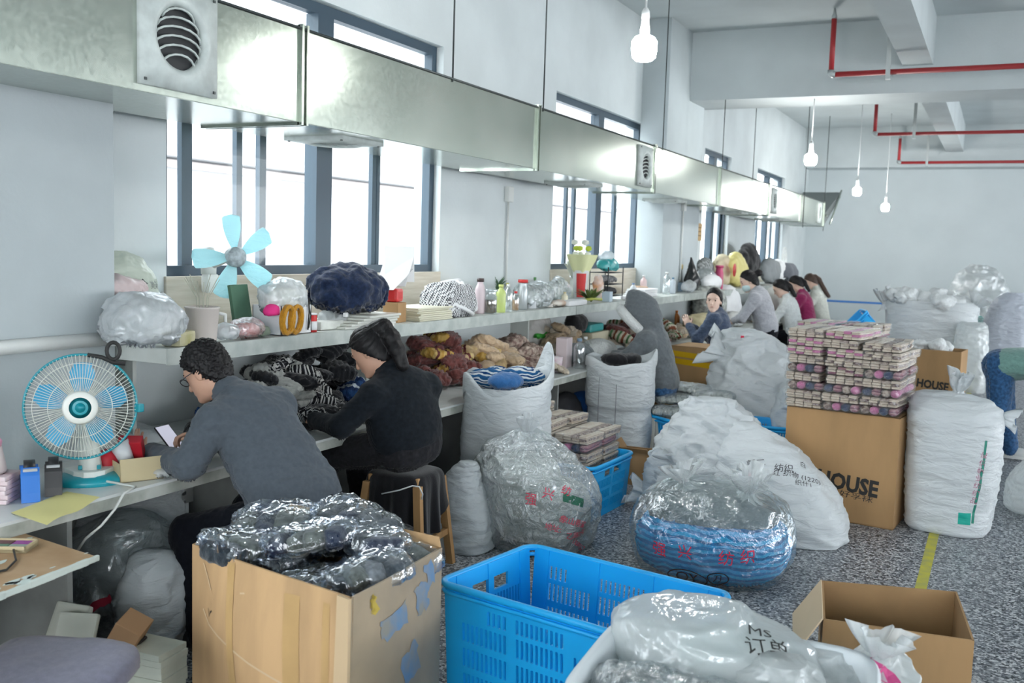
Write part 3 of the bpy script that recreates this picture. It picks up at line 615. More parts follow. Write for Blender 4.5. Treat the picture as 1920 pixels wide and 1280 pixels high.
# --- standing woman in a face mask
LGREY = cloth('light grey jumper', (.36, .37, .40), .3, 200)
J = dict(head=(-2.80, 12.35, 1.45), neck=(-2.70, 12.38, 1.31), hip=(-2.56, 12.42, .84), shL=(-2.69, 12.20, 1.24), shR=(-2.66, 12.57, 1.24), elL=(-2.82, 12.12, 1.0), elR=(-2.84, 12.66, 1.0), wrL=(-3.08, 12.16, .90), wrR=(-3.1, 12.55, .89),
         knL=(-2.58, 12.33, .46), knR=(-2.56, 12.52, .46), anL=(-2.54, 12.33, .09), anR=(-2.54, 12.52, .09), ftL=(-1, 0, 0), ftR=(-1, 0, 0))
sw, sh_, SR, _ = person('standing woman in a light grey jumper and pale face mask, hair in a bun', J, (-.85, -.25, -.45), (-.4, 0, .9), dict(top=(LGREY, 1.08, .012), legs=(DARK, 1.05), shoes=SHOEB, drop=.1, sleeve=.35, cuff=0, name='jumper'), .008, skin=SKINP, hands=HD2,
    hair=mk_tail(lambda h: [h(-.10, 0, .05), h(-.15, 0, .05)], rad=.035, bun=True))
B = Body(sh_(0, 0, 0)-.16, sh_(0, 0, 0)+.16, .006); B.ell(sh_(.045, 0, -.055), (.072, .066, .058), SR); B.ell(sh_(-.06, 0, -.02), (.1, .1, .2), SR, sub=True)
P, Q = B.mesh(); qmesh('face_mask', P, Q, mat('pale face mask', (.55, .70, .72), .8), sw)
# --- three women at the far table
WHT = cloth('white sweatshirt', (.72, .76, .76), .2, 100); MAG = cloth('magenta jumper', (.27, .025, .10), .3, 200); CRM = cloth('off white cardigan', (.66, .68, .62), .3, 100)
for y, hd, tp, hm, lab, tl, x in ((15.2, 1.285, WHT, HAIRB, 'woman with a black ponytail in a white sweatshirt bent over the far table', .035, -2.72), (16.6, 1.32, MAG, HAIRB, 'woman in a magenta jumper sitting at the far table', .03, -2.75), (18.0, 1.34, CRM, HAIRN, 'woman with long brown hair in an off white top, farthest along the table', .04, -2.75)):
    J = seat(x, y, hd, zh=.52, lean=.14)
    lng = .34 if hm is HAIRN else .16
    person(lab, J, (-.8, -.15, -.55), (-.5, 0, .85), dict(top=(tp, 1.12, .014), legs=(DARK, 1.05), shoes=SHOEB, drop=.05), .011, skin=SKINP, hands=HD2, fr='hidden' if False else None,
        hair=mk_tail(lambda h, l=lng: [h(-.11, 0, .04), h(-.13, 0, -.04), h(-.12, .02, -.04-l*.6), h(-.12, .02, -.04-l)], hm, tl))
# --- person bending down at the right edge
MINT = cloth('mint green top', (.20, .36, .32), .3, 150)
J = dict(hip=(.22, 9.78, .88), neck=(.66, 9.70, .88), chest=(.52, 9.72, .92), head=(.80, 9.68, .80), shL=(.60, 9.90, .86), shR=(.62, 9.52, .86), elL=(.72, 9.92, .58), elR=(.74, 9.50, .58), wrL=(.8, 9.84, .34), wrR=(.82, 9.56, .34),
         knL=(.28, 9.92, .47), knR=(.24, 9.68, .46), anL=(.36, 10.02, .09), anR=(.06, 9.66, .10), ftL=(1, -.1, 0), ftR=(1, -.25, 0))
J = {k: ((v[0]-.17,)+tuple(v[1:]) if not k.startswith('ft') else v) for k, v in J.items()}
person('person in blue jeans, mint green top and white trainers bending over at the right edge', J, (.5, 0, -.85), (.8, 0, .4), dict(top=(MINT, 1.05, .012), legs=(DENIM, 1.32), shoes=mat('white trainers', (.7, .71, .69), .6), sole=mat('trainer sole', (.75, .75, .73), .6), drop=.0, name='shirt', hipr=1.05), .007, hair=hair_short,
    hands={'L': ((.1, -.1, -1), (-.5, -.8, 0), .5, 1), 'R': ((.1, .1, -1), (-.5, .8, 0), .5, -1)})
# ------------------------------------------------------------------ work tables and the long shelf
TOP = mat('worn white laminate', (.66, .69, .68), .35, col2=(.5, .53, .52), vs=3, bump=.03, bs=20); EDGE = mat('chipped table edge', (.52, .54, .50), .6, col2=(.28, .30, .26), vs=7); PANEL = mat('grey side board', (.28, .29, .28), .7, var=.15, vs=5)
TZ = .76; TXF = -3.12
tabs = [(1.35, 3.88), (3.9, 6.18), (6.2, 8.52), (8.54, 11.0), (11.02, 13.6), (13.62, 16.5), (16.52, 19.6)]
tn = ['with the table fan on it', 'heaped with black and navy socks', 'heaped with brown and cream socks', 'in front of the hooded worker', 'in front of the standing woman', 'beside the woman in white', 'farthest down the room']
for i, (a, b) in enumerate(tabs):
    root = T('work_table', 'white topped work table along the window wall, '+tn[i], 'table', (-3.6, (a+b)/2, 0), group='row of white work tables')
    segs = [(a, b, X0+.005)]
    if i == 0: segs = [(a, 3.365, -3.755), (3.365, b, X0+.005)]
    if i == 4: segs = [(a, 11.745, X0+.005), (11.745, 13.355, -3.755), (13.355, b, X0+.005)]
    m = MB()
    for y0, y1, x in segs: m.b2((x, y0, TZ-.012), (TXF, y1, TZ))
    m.build('tabletop', TOP, root, True)
    m = MB(); m.b2((TXF-.02, a, TZ-.06), (TXF-.002, b, TZ-.012)); m.build('edge_rail', EDGE, root, True)
    for y in (a+.05, (a+b)/2, b-.05): m = MB(); m.b2((-3.74, y-.012, 0), (TXF-.06, y+.012, TZ-.012)); m.build('side_panel', PANEL, root, True)
    m = MB(); m.b2((-3.72, a+.07, .42), (-3.70, b-.07, TZ-.02)); m.build('back_panel', PANEL, root, True)
SZ0, SZ = 1.2, 1.275; SXF = -3.45
SH = mat('off white shelf board', (.62, .65, .62), .55, col2=(.50, .53, .50), vs=4, bump=.05, bs=9); SHE = mat('scuffed shelf edge', (.50, .54, .51), .6, col2=(.38, .42, .40), vs=10, bump=.1, bs=20)
for i, (a, b, x) in enumerate(((3.38, 4.98, X0+.025), (5.0, 8.3, X0+.025), (8.32, 11.73, X0+.025), (11.75, 13.36, -3.755), (13.38, 19.4, X0+.025))):
    root = T('storage_shelf', 'thick off white shelf plank above the tables, '+('nearest the camera, behind the man', 'second plank, behind the ponytail woman', 'third plank, under the second window', 'short plank in front of the middle column', 'farthest plank, behind the standing woman')[i], 'shelf', ((x+SXF)/2, (a+b)/2, SZ0), group='shelf planks along the wall')
    m = MB(); m.b2((x, a, SZ0), (SXF-.002, b, SZ), .004); m.build('plank', SH, root, True)
    m = MB(); m.b2((SXF-.002, a, SZ0-.005), (SXF+.012, b, SZ), .002); m.build('edge_strip', SHE, root, True)
    for y in ((a+.15,), (5.55, 8.1), (9.4, 11.5), (13.1,), (15.0, 18.0))[i]: m = MB(); m.b2((x+.08, y-.012, TZ+.001), (x+.26 if i != 3 else x+.2, y+.012, SZ0)); m.build('support_panel', SH, root, True)
# stools
STW = woodmat('worn stool wood', (.30, .16, .06), (.45, .26, .11), (1, 1, .2), 9)
def stool(label, x, y, zs, rz=0, w=.15, top=.14, hh=0):
    root = T('wooden_stool', label, 'stool', (x, y, 0), rz); m = MB(); m.box((0, 0, zs-.02), (top*2, top*2, .04), None, .008); m.build('seat', STW, root)
    for a in (-1, 1):
        for b in (-1, 1): m = MB(); m.prism([(a*w-.02, b*w-.02, 0), (a*w+.02, b*w-.02, 0), (a*w+.02, b*w+.02, 0), (a*w-.02, b*w+.02, 0)], (-a*.05, -b*.05, zs-.04)); m.build('leg', STW, root)
    for a in (-1, 1): m = MB(); m.box((a*(w-.02), 0, zs*.35), (.025, w*2-.06, .035)); m.build('stretcher', STW, root); m = MB(); m.box((0, a*(w-.03), zs*.45), (w*2-.08, .022, .03)); m.build('stretcher', STW, root)
    return root
stool('wooden stool with splayed legs under the woman in the charcoal sweater', -2.86, 4.54, .55, .1, .2, .15)
stool('wooden stool under the man in the slate grey sweater', -2.66, 3.42, .47, 0)
for x, y, lab in ((-2.68, 8.65, 'stool under the hooded worker'), (-2.66, 10.75, 'stool under the woman looking back'), (-2.70, 15.2, 'stool under the woman in the white sweatshirt'), (-2.73, 16.6, 'stool under the woman in magenta'), (-2.73, 18.0, 'stool under the farthest woman')): stool('wooden '+lab, x, y, .43, 0)
# black jacket draped over the woman's stool
JK = cloth('black padded cloth', (.010, .010, .012), .4, 120)
G = []; c = V(-2.86, 4.54, .565); nn = 90
prof = [(.02, .0), (.10, .005), (.165, .0), (.185, -.03), (.19, -.08), (.19, -.14), (.195, -.20), (.20, -.26)]
for i, (r, z) in enumerate(prof):
    row = []
    for k in range(nn):
        t = 2*PI*k/nn; wv = max(0, i-2)/5; L = 1+.22*math.sin(3*t+1)*wv*.5; rr = r*(1+.10*wv*math.sin(9*t+.6*math.sin(2*t))+.03*wv*math.sin(23*t)); sq = 1/max(abs(math.cos(t)), abs(math.sin(t)))**.5
        row.append((c.x+rr*sq*math.cos(t), c.y+rr*sq*math.sin(t), c.z+z*(L+.25*wv*math.sin(2*t+2.2))))
    G.append(row)
m = MB(); m.grid(G, True); o = m.build('draped_jacket', JK); md = o.modifiers.new('s', 'SUBSURF'); md.levels = 1; md.render_levels = 2
tag(o, 'black jacket draped over the wooden stool under the woman', 'jacket')
m = MB(); m.tube([(-2.86, 4.31, .47), (-2.76, 4.33, .50), (-2.70, 4.36, .525), (-2.67, 4.38, .52), (-2.655, 4.39, .48), (-2.66, 4.39, .45)], .004, 6); q = m.build('drawstring', mat('white cord'), None); q.parent = o; q.location = q.location-o.location

# ------------------------------------------------------------------ crates
BLUE = mat('bright blue crate plastic', (.008, .40, .86), .38, spec=.5, var=.05, vs=3)
def crate(label, loc, rz, L=1.0, Wd=.68, H=.36, R=None, taper=.03, group='blue plastic crates'):
    root = T('plastic_crate', label, 'crate', loc, rz, group, R=R); th = .012
    m = MB(); m.b2((-L/2+taper, -Wd/2+taper, 0), (L/2-taper, Wd/2-taper, .012)); m.build('crate_base', BLUE, root)
    def wall(P0, P1, n_in, Lw, handle):
        """wall from P0 to P1 (bottom corners), leaning outwards; slots cut as real gaps"""
        P0 = Vector(P0); P1 = Vector(P1); d = (P1-P0).normalized(); nn = Vector(n_in); up = V(0, 0, H)-nn*taper; m = MB()
        def cell(u0, u1, v0, v1, t=th):
            a = P0+d*u0; b = P0+d*u1; A = [a+up*v0, b+up*v0, b+up*v1, a+up*v1]; m.prism(A, nn*t)
        npan = 3 if Lw > .8 else 2; pw = (Lw-.12)/npan
        cell(0, .06, 0, 1); cell(Lw-.06, Lw, 0, 1)
        for k in range(npan):
            u0 = .06+k*pw; ribs = .018; cell(u0, u0+ribs, 0, 1, th+.004); cell(u0+pw-ribs, u0+pw, 0, 1, th+.004); a, b = u0+ribs, u0+pw-ribs
            rows = [(.10, .26), (.32, .48), (.54, .70), (.74, .86)]; e = 0
            for v0, v1 in rows:
                cell(a, b, e, v0); e = v1
                hd = handle and v0 > .7
                if hd and (k == 0 or npan == 1 or k == 1) and False: pass
                ns = int((b-a)/.021)
                if v0 > .7 and not handle and k != 1:                        # blank name panel with short slot group
                    cell(a, a+(b-a)*.55, v0, v1); aa = a+(b-a)*.55
                else: aa = a
                if v0 > .7 and handle:
                    if k == 0: cell(a, a+(b-a)*.45, v0, v1)
                    else: cell(a+(b-a)*.55, b, v0, v1)
                    continue
                ns = max(2, int((b-aa)/.021)); w = (b-aa)/ns
                for q in range(ns+1): x = aa+q*w; cell(max(aa, x-w*.24), min(b, x+w*.24), v0, v1)
            cell(a, b, e, 1)
        m.build('crate_wall', BLUE, root)
    a, b = L/2-taper, Wd/2-taper
    wall((-a, -b, .01), (a, -b, .01), (0, 1, 0), 2*a, False); wall((a, b, .01), (-a, b, .01), (0, -1, 0), 2*a, False)
    wall((a, -b, .01), (a, b, .01), (-1, 0, 0), 2*b, True); wall((-a, b, .01), (-a, -b, .01), (1, 0, 0), 2*b, True)
    m = MB(); x, y, z = L/2+.004, Wd/2+.004, H+.006; c = .06; pts = []
    for sx, sy, a0 in ((1, 1, 0), (-1, 1, 90), (-1, -1, 180), (1, -1, 270)):
        for k in range(5): t = math.radians(a0+k*22.5); pts.append((sx*(x-c)+c*math.cos(t), sy*(y-c)+c*math.sin(t), z))
    m.tube(pts, .014, 8, closed=True)
    for zz in (z-.03,): m.tube([(p[0], p[1], zz) for p in pts], .009, 6, closed=True)
    m.build('crate_rim', BLUE, root); return root
bigcr = crate('large empty blue plastic crate in the foreground beside the full carton', (-1.37, 3.50, 0), -.17, .95, .63, .47)
crate('blue plastic crate piled with wrapped sock bundles beside the clear bag', (-2.72, 6.28, 0), -.05, .90, .68, .36)
crate('blue plastic crate topped with flat grey packs before the tall white sack', (-2.42, 8.32, 0), math.radians(-35), .62, .50, .36)
crate('blue plastic crate half hidden behind the big knotted white bag', (-1.72, 8.55, 0), .1, .6, .45, .34)
R = Matrix.Rotation(.3, 3, 'Z') @ Matrix.Rotation(math.radians(-48), 3, 'Y')
p = at(1590, 600, y=14.2); crate('blue plastic crate standing tilted behind the stacks of wrapped socks', (p.x+.15, 14.4, p.z-.35), 0, .75, .5, .3, R=R)
m = MB(); m.b2((p.x-.35, 14.05, 0), (p.x+.75, 14.75, p.z-.42)); 
tag(m.build('carton', mat('kraft cardboard', (.40, .24, .11), .8, var=.10, vs=5, bump=.08, bs=30, stretch=(1, 1, .3))), 'closed brown carton under the tilted blue crate', 'carton')

# ------------------------------------------------------------------ cartons
KRAFT = mat('kraft cardboard'); KIN = mat('kraft inside', (.34, .21, .10), .85, var=.08, vs=6, bump=.06, bs=30); TAPE = mat('clear brown tape', (.50, .32, .14), .3, var=.1, vs=4); YTAPE = mat('yellow packing tape', (.70, .42, .01), .3); INK = mat('black print', (.02, .02, .02), .7)
CREASE = mat('pale cardboard scar', (.56, .41, .25), .8); BLS = mat('blue rubbed paint', (.13, .24, .40), .7, col2=(.26, .25, .22), vs=14)
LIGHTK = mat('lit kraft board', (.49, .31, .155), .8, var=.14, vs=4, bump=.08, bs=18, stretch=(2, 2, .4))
def sheet(Pa, Pb, Pc, Pd, t, m, name, root, nsub=1):
    b = MB(); n = (Vector(Pb)-Vector(Pa)).cross(Vector(Pd)-Vector(Pa)).normalized(); b.prism([Pa, Pb, Pc, Pd], -n*t); return b.build(name, m, root, True)
def carton(label, C4, H, flaps=(), m=None, open_top=True, group='brown cardboard cartons', name='carton', bulge=0, z0=0):
    """C4: base corners anticlockwise (front-left, front-right, back-right, back-left)"""
    C = [V(p[0], p[1], 0) for p in C4]; cen = sum(C, V(0, 0, 0))/4; root = T(name, label, 'carton', (cen.x, cen.y, z0), group=group); m = m or KRAFT; t = .008
    b = MB(); b.prism([c+V(0, 0, z0) for c in C], (0, 0, t)); b.build('bottom', m, root, True)
    for i in range(4):
        a, c = C[i], C[(i+1) % 4]; d = (c-a).normalized(); n = V(-d.y, d.x, 0); g = [[], []]; N = 14
        out = []; inn = []
        for r in range(9):
            z = z0+H*r/8
            o_ = []; i_ = []
            for k in range(N+1):
                u = k/N; q = a.lerp(c, u)-n*bulge*math.sin(PI*u)*math.sin(PI*min(1, r/8*.9+.05))*(1+.3*math.sin(5*u+i)); o_.append(V(q.x, q.y, z)); q2 = q+n*t; i_.append(V(q2.x, q2.y, z))
            out.append(o_); inn.append(i_)
        b = MB(); b.cur = 0; b.grid(out, smooth=bulge > 0); b.cur = 1; b.grid(inn, smooth=bulge > 0); b.cur = 0; b.grid([out[-1], inn[-1]], smooth=False)
        b.build('side', [m, KIN], root, True)
    if not open_top:
        b = MB(); b.prism([c+V(0, 0, z0+H-.006) for c in C], (0, 0, .006)); b.build('top_flap', m, root, True)
    for i, ang, ln in flaps:
        a, c = C[i]+V(0, 0, z0+H), C[(i+1) % 4]+V(0, 0, z0+H); d = (c-a).normalized(); n = V(d.y, -d.x, 0); v = (n*math.cos(ang)+V(0, 0, 1)*math.sin(ang))*ln
        sheet(a+d*.005, c-d*.005, c-d*.02+v, a+d*.02+v, .006, [m], 'flap', root)
    return root
def decal(target, text, q, size, m, rot=0, name='printed_lettering', sx=1, off=.002, mesh_fn=None, sub=True, bold=0):
    """lettering laid on the surface seen at picture point q, following the surface"""
    dg = bpy.context.evaluated_depsgraph_get(); W_ = _MW[target.name]; me = target.data; bv = BVHTree.FromPolygons([W_ @ v.co for v in me.vertices], [list(p.vertices) for p in me.polygons])
    d = ray(*q).normalized(); hit, n, _, _ = bv.ray_cast(CAM, d)
    if hit is None: return None
    if n.dot(d) > 0: n = -n
    right = d.cross(V(0, 0, 1)).normalized(); right = (right-n*right.dot(n)).normalized(); upv = n.cross(right); c, s = math.cos(math.radians(rot)), math.sin(math.radians(rot)); right, upv = right*c+upv*s, upv*c-right*s
    if mesh_fn: vs, fs = mesh_fn()
    else:
        cu = bpy.data.curves.new('t', 'FONT'); cu.body = text; cu.size = size; cu.align_x = 'CENTER'; cu.align_y = 'CENTER'; cu.resolution_u = 2; cu.extrude = 0; cu.offset = bold
        to = bpy.data.objects.new('t', cu); COL.objects.link(to); dg = bpy.context.evaluated_depsgraph_get(); tm = bpy.data.meshes.new_from_object(to.evaluated_get(dg))
        vs = [v.co.copy() for v in tm.vertices]; fs = [tuple(p.vertices) for p in tm.polygons]; bpy.data.objects.remove(to); bpy.data.meshes.remove(tm)
    if not fs: return None
    if sub:
        bm = bmesh.new(); bv_ = [bm.verts.new(v) for v in vs]
        for f in fs:
            try: bm.faces.new([bv_[i] for i in f])
            except ValueError: pass
        bmesh.ops.triangulate(bm, faces=bm.faces); L = [e for e in bm.edges if e.calc_length() > size*.25]
        if L: bmesh.ops.subdivide_edges(bm, edges=L, cuts=1)
        bmesh.ops.triangulate(bm, faces=bm.faces); bm.verts.index_update(); vs = [v.co.copy() for v in bm.verts]; fs = [[v.index for v in f.verts] for f in bm.faces]; bm.free()
    P = []
    for v in vs:
        p = hit+right*(v.x*sx)+upv*v.y; o = p+n*.15; h, nn, _, _ = bv.ray_cast(o, -n)
        P.append((h if h else p)+n*off)
    b = MB(); b.add(P, fs, False); return b.build(name, m, target, True)
def patch_fn(w, h, nx=6, ny=6, seed=0, rag=0):
    def f():
        r = random.Random(seed); vs = []; fs = []
        for j in range(ny+1):
            for i in range(nx+1): vs.append(V((i/nx-.5)*w+(r.uniform(-rag, rag) if rag else 0), (j/ny-.5)*h+(r.uniform(-rag, rag) if rag else 0), 0))
        for j in range(ny):
            for i in range(nx): k = j*(nx+1)+i; fs.append((k, k+1, k+nx+2, k+nx+1))
        return vs, fs
    return f
def line_fn(pts, w):
    def f():
        vs = []; fs = []
        for i, p in enumerate(pts):
            a = Vector((*pts[max(0, i-1)], 0)); b = Vector((*pts[min(len(pts)-1, i+1)], 0)); d = (b-a).normalized(); n = V(-d.y, d.x, 0); q = Vector((*p, 0)); vs += [q-n*w/2, q+n*w/2]
            if i: fs.append((2*i-2, 2*i, 2*i+1, 2*i-1))
        return vs, fs
    return f
# full carton in the foreground
FC = [(-2.53, 2.60), (-1.73, 2.45), (-1.75, 3.04), (-2.53, 3.12)]
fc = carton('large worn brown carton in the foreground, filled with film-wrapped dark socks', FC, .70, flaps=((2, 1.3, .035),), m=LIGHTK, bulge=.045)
sides = [o for o in _KIDS(fc) if o.name.startswith('side')]; sides[1].data.materials[0] = mat('scuffed grey shaded kraft', (.30, .235, .16), .6, col2=(.38, .29, .19), vs=5, bump=.08, bs=18)  # right side: scuffed grey board, its shade also put into the colour
for q, w, h, r, mm, nm in (((430, 1180), .04, .45, 0, TAPE, 'tape_strip'), ((545, 1230), .07, .40, 0, TAPE, 'tape_strip'), ((610, 1235), .03, .36, 0, TAPE, 'tape_strip'), ((390, 1080), .10, .006, -60, CREASE, 'pale_scar'), ((455, 1112), .025, .006, 0, CREASE, 'pale_scar')):
    decal(sides[0], '', q, .1, mm, r, nm, mesh_fn=patch_fn(w, h))
decal(sides[0], '', (430, 1180), .1, CREASE, 0, 'pale_crease', mesh_fn=line_fn([(-.18, .05), (-.14, .0), (-.08, -.03), (0, -.06), (.1, -.1), (.2, -.135), (.3, -.17), (.4, -.19), (.47, -.2)], .007))
decal(sides[0], '', (394, 1148), .1, INK, 0, 'pen_mark', mesh_fn=line_fn([(-.012, .015), (-.004, -.015), (.004, .005), (.014, .01), (.0, -.004)], .003))
for q, w, h, sd, mm in (((790, 1120), .09, .10, 1, BLS), ((740, 1165), .16, .07, 2, BLS), ((700, 1135), .03, .05, 3, mat('yellow scrap', (.5, .36, .05), .7)), ((805, 1075), .06, .09, 4, BLS), ((770, 1245), .12, .12, 5, BLS)):
    decal(sides[1], '', q, .1, mm, 20, 'sticker_scrap', mesh_fn=patch_fn(w, h, 5, 5, sd, .012))
b = MB(); e = V(FC[1][0], FC[1][1], 0); b.prism([e+V(-.075, .012, .02), e+V(.004, -.006, .02), e+V(.004, -.006, .70), e+V(-.05, .008, .70)], (-.002, -.012, 0)); b.build('corner_tape', CREASE, fc, True)
# open carton right
OC = [(-.52, 3.87), (.01, 3.94), (-.07, 4.50), (-.60, 4.34)]
oc = carton('empty open brown carton at the lower right with one pale flap folded out', OC, .40, m=KRAFT, bulge=.003)
sheet(V(-.60, 4.34, .40), V(-.52, 3.87, .40), at(1488, 1232, z=.33), at(1487, 1152, z=.33), .006, [mat('pale inner board', (.58, .45, .30), .8)], 'flap', oc)
# HOUSE carton with stack, second HOUSE carton and others
HC = [(-1.27, 6.98), (-.52, 6.88), (-.46, 7.52), (-1.22, 7.60)]
hc = carton('tall brown carton printed in black capitals under the nearest sock stack', HC, .75, open_top=False); hs_ = [o for o in _KIDS(hc) if o.name.startswith('side')]
decal(hs_[0], 'HOUSE', (1588, 907), .15, INK, -4, sx=.85, bold=.006); decal(hs_[0], '®', (1623, 903), .05, INK, -4); decal(hs_[0], '好孚袜', (1605, 931), .05, INK, -4, sx=1.5)
p = at(1752, 755, z=0); H2 = [(p.x-.29, p.y-.02), (p.x+.27, p.y-.12), (p.x+.33, p.y+.4), (p.x-.25, p.y+.45)]
z2 = at(1750, 655, y=p.y).z
hc2 = carton('brown carton printed in black capitals, spilling white fluff, mid room', H2, z2); h2 = [o for o in _KIDS(hc2) if o.name.startswith('side')]
decal(h2[0], 'HOUSE', (1748, 722), .14, INK, -4, sx=.85, bold=.006); decal(h2[0], '好孚袜', (1762, 735), .045, INK, -4, sx=1.4)
p = at(1312, 650, y=9.75); tc = carton('brown carton with broad yellow tape beside the hooded worker', [(p.x-.28, 9.7), (p.x+.30, 9.62), (p.x+.34, 10.1), (p.x-.24, 10.18)], p.z, open_top=False); ts = [o for o in _KIDS(tc) if o.name.startswith('side')]
for q in ((1305, 668), (1312, 683)): decal(ts[0], '', q, .1, YTAPE, -3, 'yellow_tape', mesh_fn=patch_fn(.56, .055, 20, 2))
p = at(1186, 908, z=0); sc_ = carton('small battered open carton on the floor between two blue crates', [(p.x-.13, p.y-.02), (p.x+.13, p.y+.0), (p.x+.12, p.y+.24), (p.x-.14, p.y+.22)], .25, flaps=((0, .9, .05), (1, .6, .07), (3, 1.0, .08)), bulge=.006)
p = at(1730, 600, y=17.6); carton('brown carton behind the sack of white fluff, far down the room', [(p.x-.48, 17.55), (p.x+.42, 17.5), (p.x+.46, 18.0), (p.x-.44, 18.1)], at(1730, 578, y=17.6).z, open_top=False)
p = at(1478, 700, y=9.9); carton('brown carton under the rear stack of wrapped socks', [(-1.72, 9.66), (-.98, 9.58), (-.92, 10.2), (-1.66, 10.3)], .62, open_top=False)
# ------------------------------------------------------------------ sacks and plastic bags
def woven(name, c=(.70, .74, .76), trans=.15):
    if name in _M: return _M[name]
    m, n, l = nt(name); o = n.new('ShaderNodeOutputMaterial'); b = n.new('ShaderNodeBsdfPrincipled'); b.inputs['Base Color'].default_value = (*c, 1); b.inputs['Roughness'].default_value = .42; b.inputs['Specular IOR Level'].default_value = .4
    tc = n.new('ShaderNodeTexCoord'); w = n.new('ShaderNodeTexWave'); w.inputs['Scale'].default_value = 90; w.bands_direction = 'Z'; l.new(tc.outputs['Object'], w.inputs[0])
    t = n.new('ShaderNodeTexNoise'); t.inputs['Scale'].default_value = 9; t.inputs['Detail'].default_value = 6; t.inputs['Distortion'].default_value = .8; mp = n.new('ShaderNodeMapping'); mp.inputs['Scale'].default_value = (1, 1, 3); l.new(tc.outputs['Object'], mp.inputs[0]); l.new(mp.outputs[0], t.inputs[0])
    bp = n.new('ShaderNodeBump'); bp.inputs['Strength'].default_value = .12; bp.inputs['Distance'].default_value = .003; l.new(w.outputs[1], bp.inputs['Height'])
    b2 = n.new('ShaderNodeBump'); b2.inputs['Strength'].default_value = .8; b2.inputs['Distance'].default_value = .02; l.new(t.outputs[0], b2.inputs['Height']); l.new(bp.outputs[0], b2.inputs['Normal']); l.new(b2.outputs[0], b.inputs['Normal'])
    ts = n.new('ShaderNodeBsdfTranslucent'); ts.inputs[0].default_value = (*c, 1); mx = n.new('ShaderNodeMixShader'); mx.inputs[0].default_value = trans; l.new(b.outputs[0], mx.inputs[1]); l.new(ts.outputs[0], mx.inputs[2]); l.new(mx.outputs[0], o.inputs[0])
    _M[name] = m; return m
WOV = woven('white woven sack'); POLY = woven('white thin poly bag', (.76, .80, .82), .3); GREYW = woven('grey white woven sack', (.52, .56, .58))
CLEAR = film('clear plastic bag', white=.22, gloss=.5, bs=10, bump=.8); MILKY = film('milky plastic bag', white=.72, gloss=.2, bs=9, bump=.6); REDP = mat('red print', (.62, .03, .08), .6); GREENP = mat('green print', (.02, .22, .16), .6)
def crv(L, m):
    L = np.array(L, float); n = len(L); t = np.linspace(0, n-1, m); i = np.clip(t.astype(int), 0, n-2); f = (t-i)[:, None]
    p0 = L[np.maximum(i-1, 0)]; p1 = L[i]; p2 = L[i+1]; p3 = L[np.minimum(i+2, n-1)]
    return .5*(2*p1+(p2-p0)*f+(2*p0-5*p1+4*p2-p3)*f**2+(3*p1-p0-3*p2+p3)*f**3)
def ringgrid(levels, n=110, m=84, seed=0, amp=.012, sc=6, st=(1, 1, 2.2), pleat=None, amp2=.004, dent=.03, rot=0, fn=None):
    """levels: (z, cx, cy, rx, ry, power); wrinkled skin between them. pleat: (level0, count, depth)"""
    C = crv(levels, m); G = []; r = np.random.RandomState(seed)
    ph = r.uniform(0, 6.28, 4)
    for i in range(m):
        z, cx, cy, rx, ry, pw = C[i]; t = np.linspace(0, 2*PI, n, endpoint=False)+rot; c, s = np.cos(t-rot), np.sin(t-rot); k = (np.abs(c)**pw+np.abs(s)**pw)**(-1/pw)
        x = rx*k*c; y = ry*k*s; u = i/(m-1)
        if pleat: w = max(0, (u-pleat[0])/(1-pleat[0])); f = 1+w*pleat[2]*(np.sin(pleat[1]*t+2*np.sin(3*t+ph[0])+ph[1])); x = x*f; y = y*f
        G.append(np.stack([cx+x*math.cos(rot)-y*math.sin(rot), cy+x*math.sin(rot)+y*math.cos(rot), np.full(n, z)], 1))
    G = np.array(G); cen = G.mean(1, keepdims=True); N = G-cen; N[..., 2] = 0; N /= np.linalg.norm(N, axis=2, keepdims=True)+1e-6
    D = amp*ridge(G*sc*np.array(st)+seed*7.1, 3)+amp2*fbm(G*sc*5+seed, 2)+dent*fbm(G*2.3+seed*3.3, 2)
    G = G+N*D[..., None]; G[..., 2] = np.maximum(G[..., 2]+.5*D*(np.linspace(0, 1, m)[:, None]), .002 if levels[0][0] < .02 else -9)
    if fn: G = fn(G)
    return G
def sackobj(label, loc, levels, mt, name='sack', part='sack_skin', cat='sack', closed_top=True, rz=0, group=None, rim=None, **kw):
    root = T(name, label, cat, loc, rz, group); G = ringgrid(levels, **kw); b = MB(); b.grid([list(map(tuple, r)) for r in G], True)
    k = len(b.v); n = len(G[0]); b.f.append(tuple(range(n))[::-1]); b.mi.append(0); b.sm.append(True)
    if closed_top: b.f.append(tuple(range((len(G)-1)*n, len(G)*n))); b.mi.append(0); b.sm.append(True)
    o = b.build(part, mt, root); return root, o, G
def tuft(root, p, d, L, r, mt, seed=0, name='tied_neck', n=40, m=22):
    """gathered neck of a tied bag with a flared frill"""
    d = Vector(d).normalized(); q = d.to_track_quat('Z', 'Y').to_matrix(); G = []; rr = random.Random(seed); a, b_, c = rr.uniform(0, 6), rr.uniform(0, 6), rr.uniform(.6, 1.3)
    for i in range(m):
        u = i/(m-1); R = r*(1.0-.72*math.sin(min(1, u/.35)*PI/2)) if u < .35 else r*(.28+.95*c*((u-.35)/.65)**.8)
        row = []
        for k in range(n):
            t = 2*PI*k/n; f = 1+.28*math.sin(7*t+a+2*u)+.18*math.sin(13*t+b_); sq = (1 if u < .35 else 1-.55*abs(math.sin(t+a))*(u-.35)/.65)
            z = L*u*(1+.18*math.sin(2*t+b_)*max(0, u-.35)); row.append(Vector(p)+q @ V(R*f*math.cos(t)*sq, R*f*math.sin(t), z))
        G.append(row)
    m_ = MB(); m_.grid(G, True); return m_.build(name, mt, root)
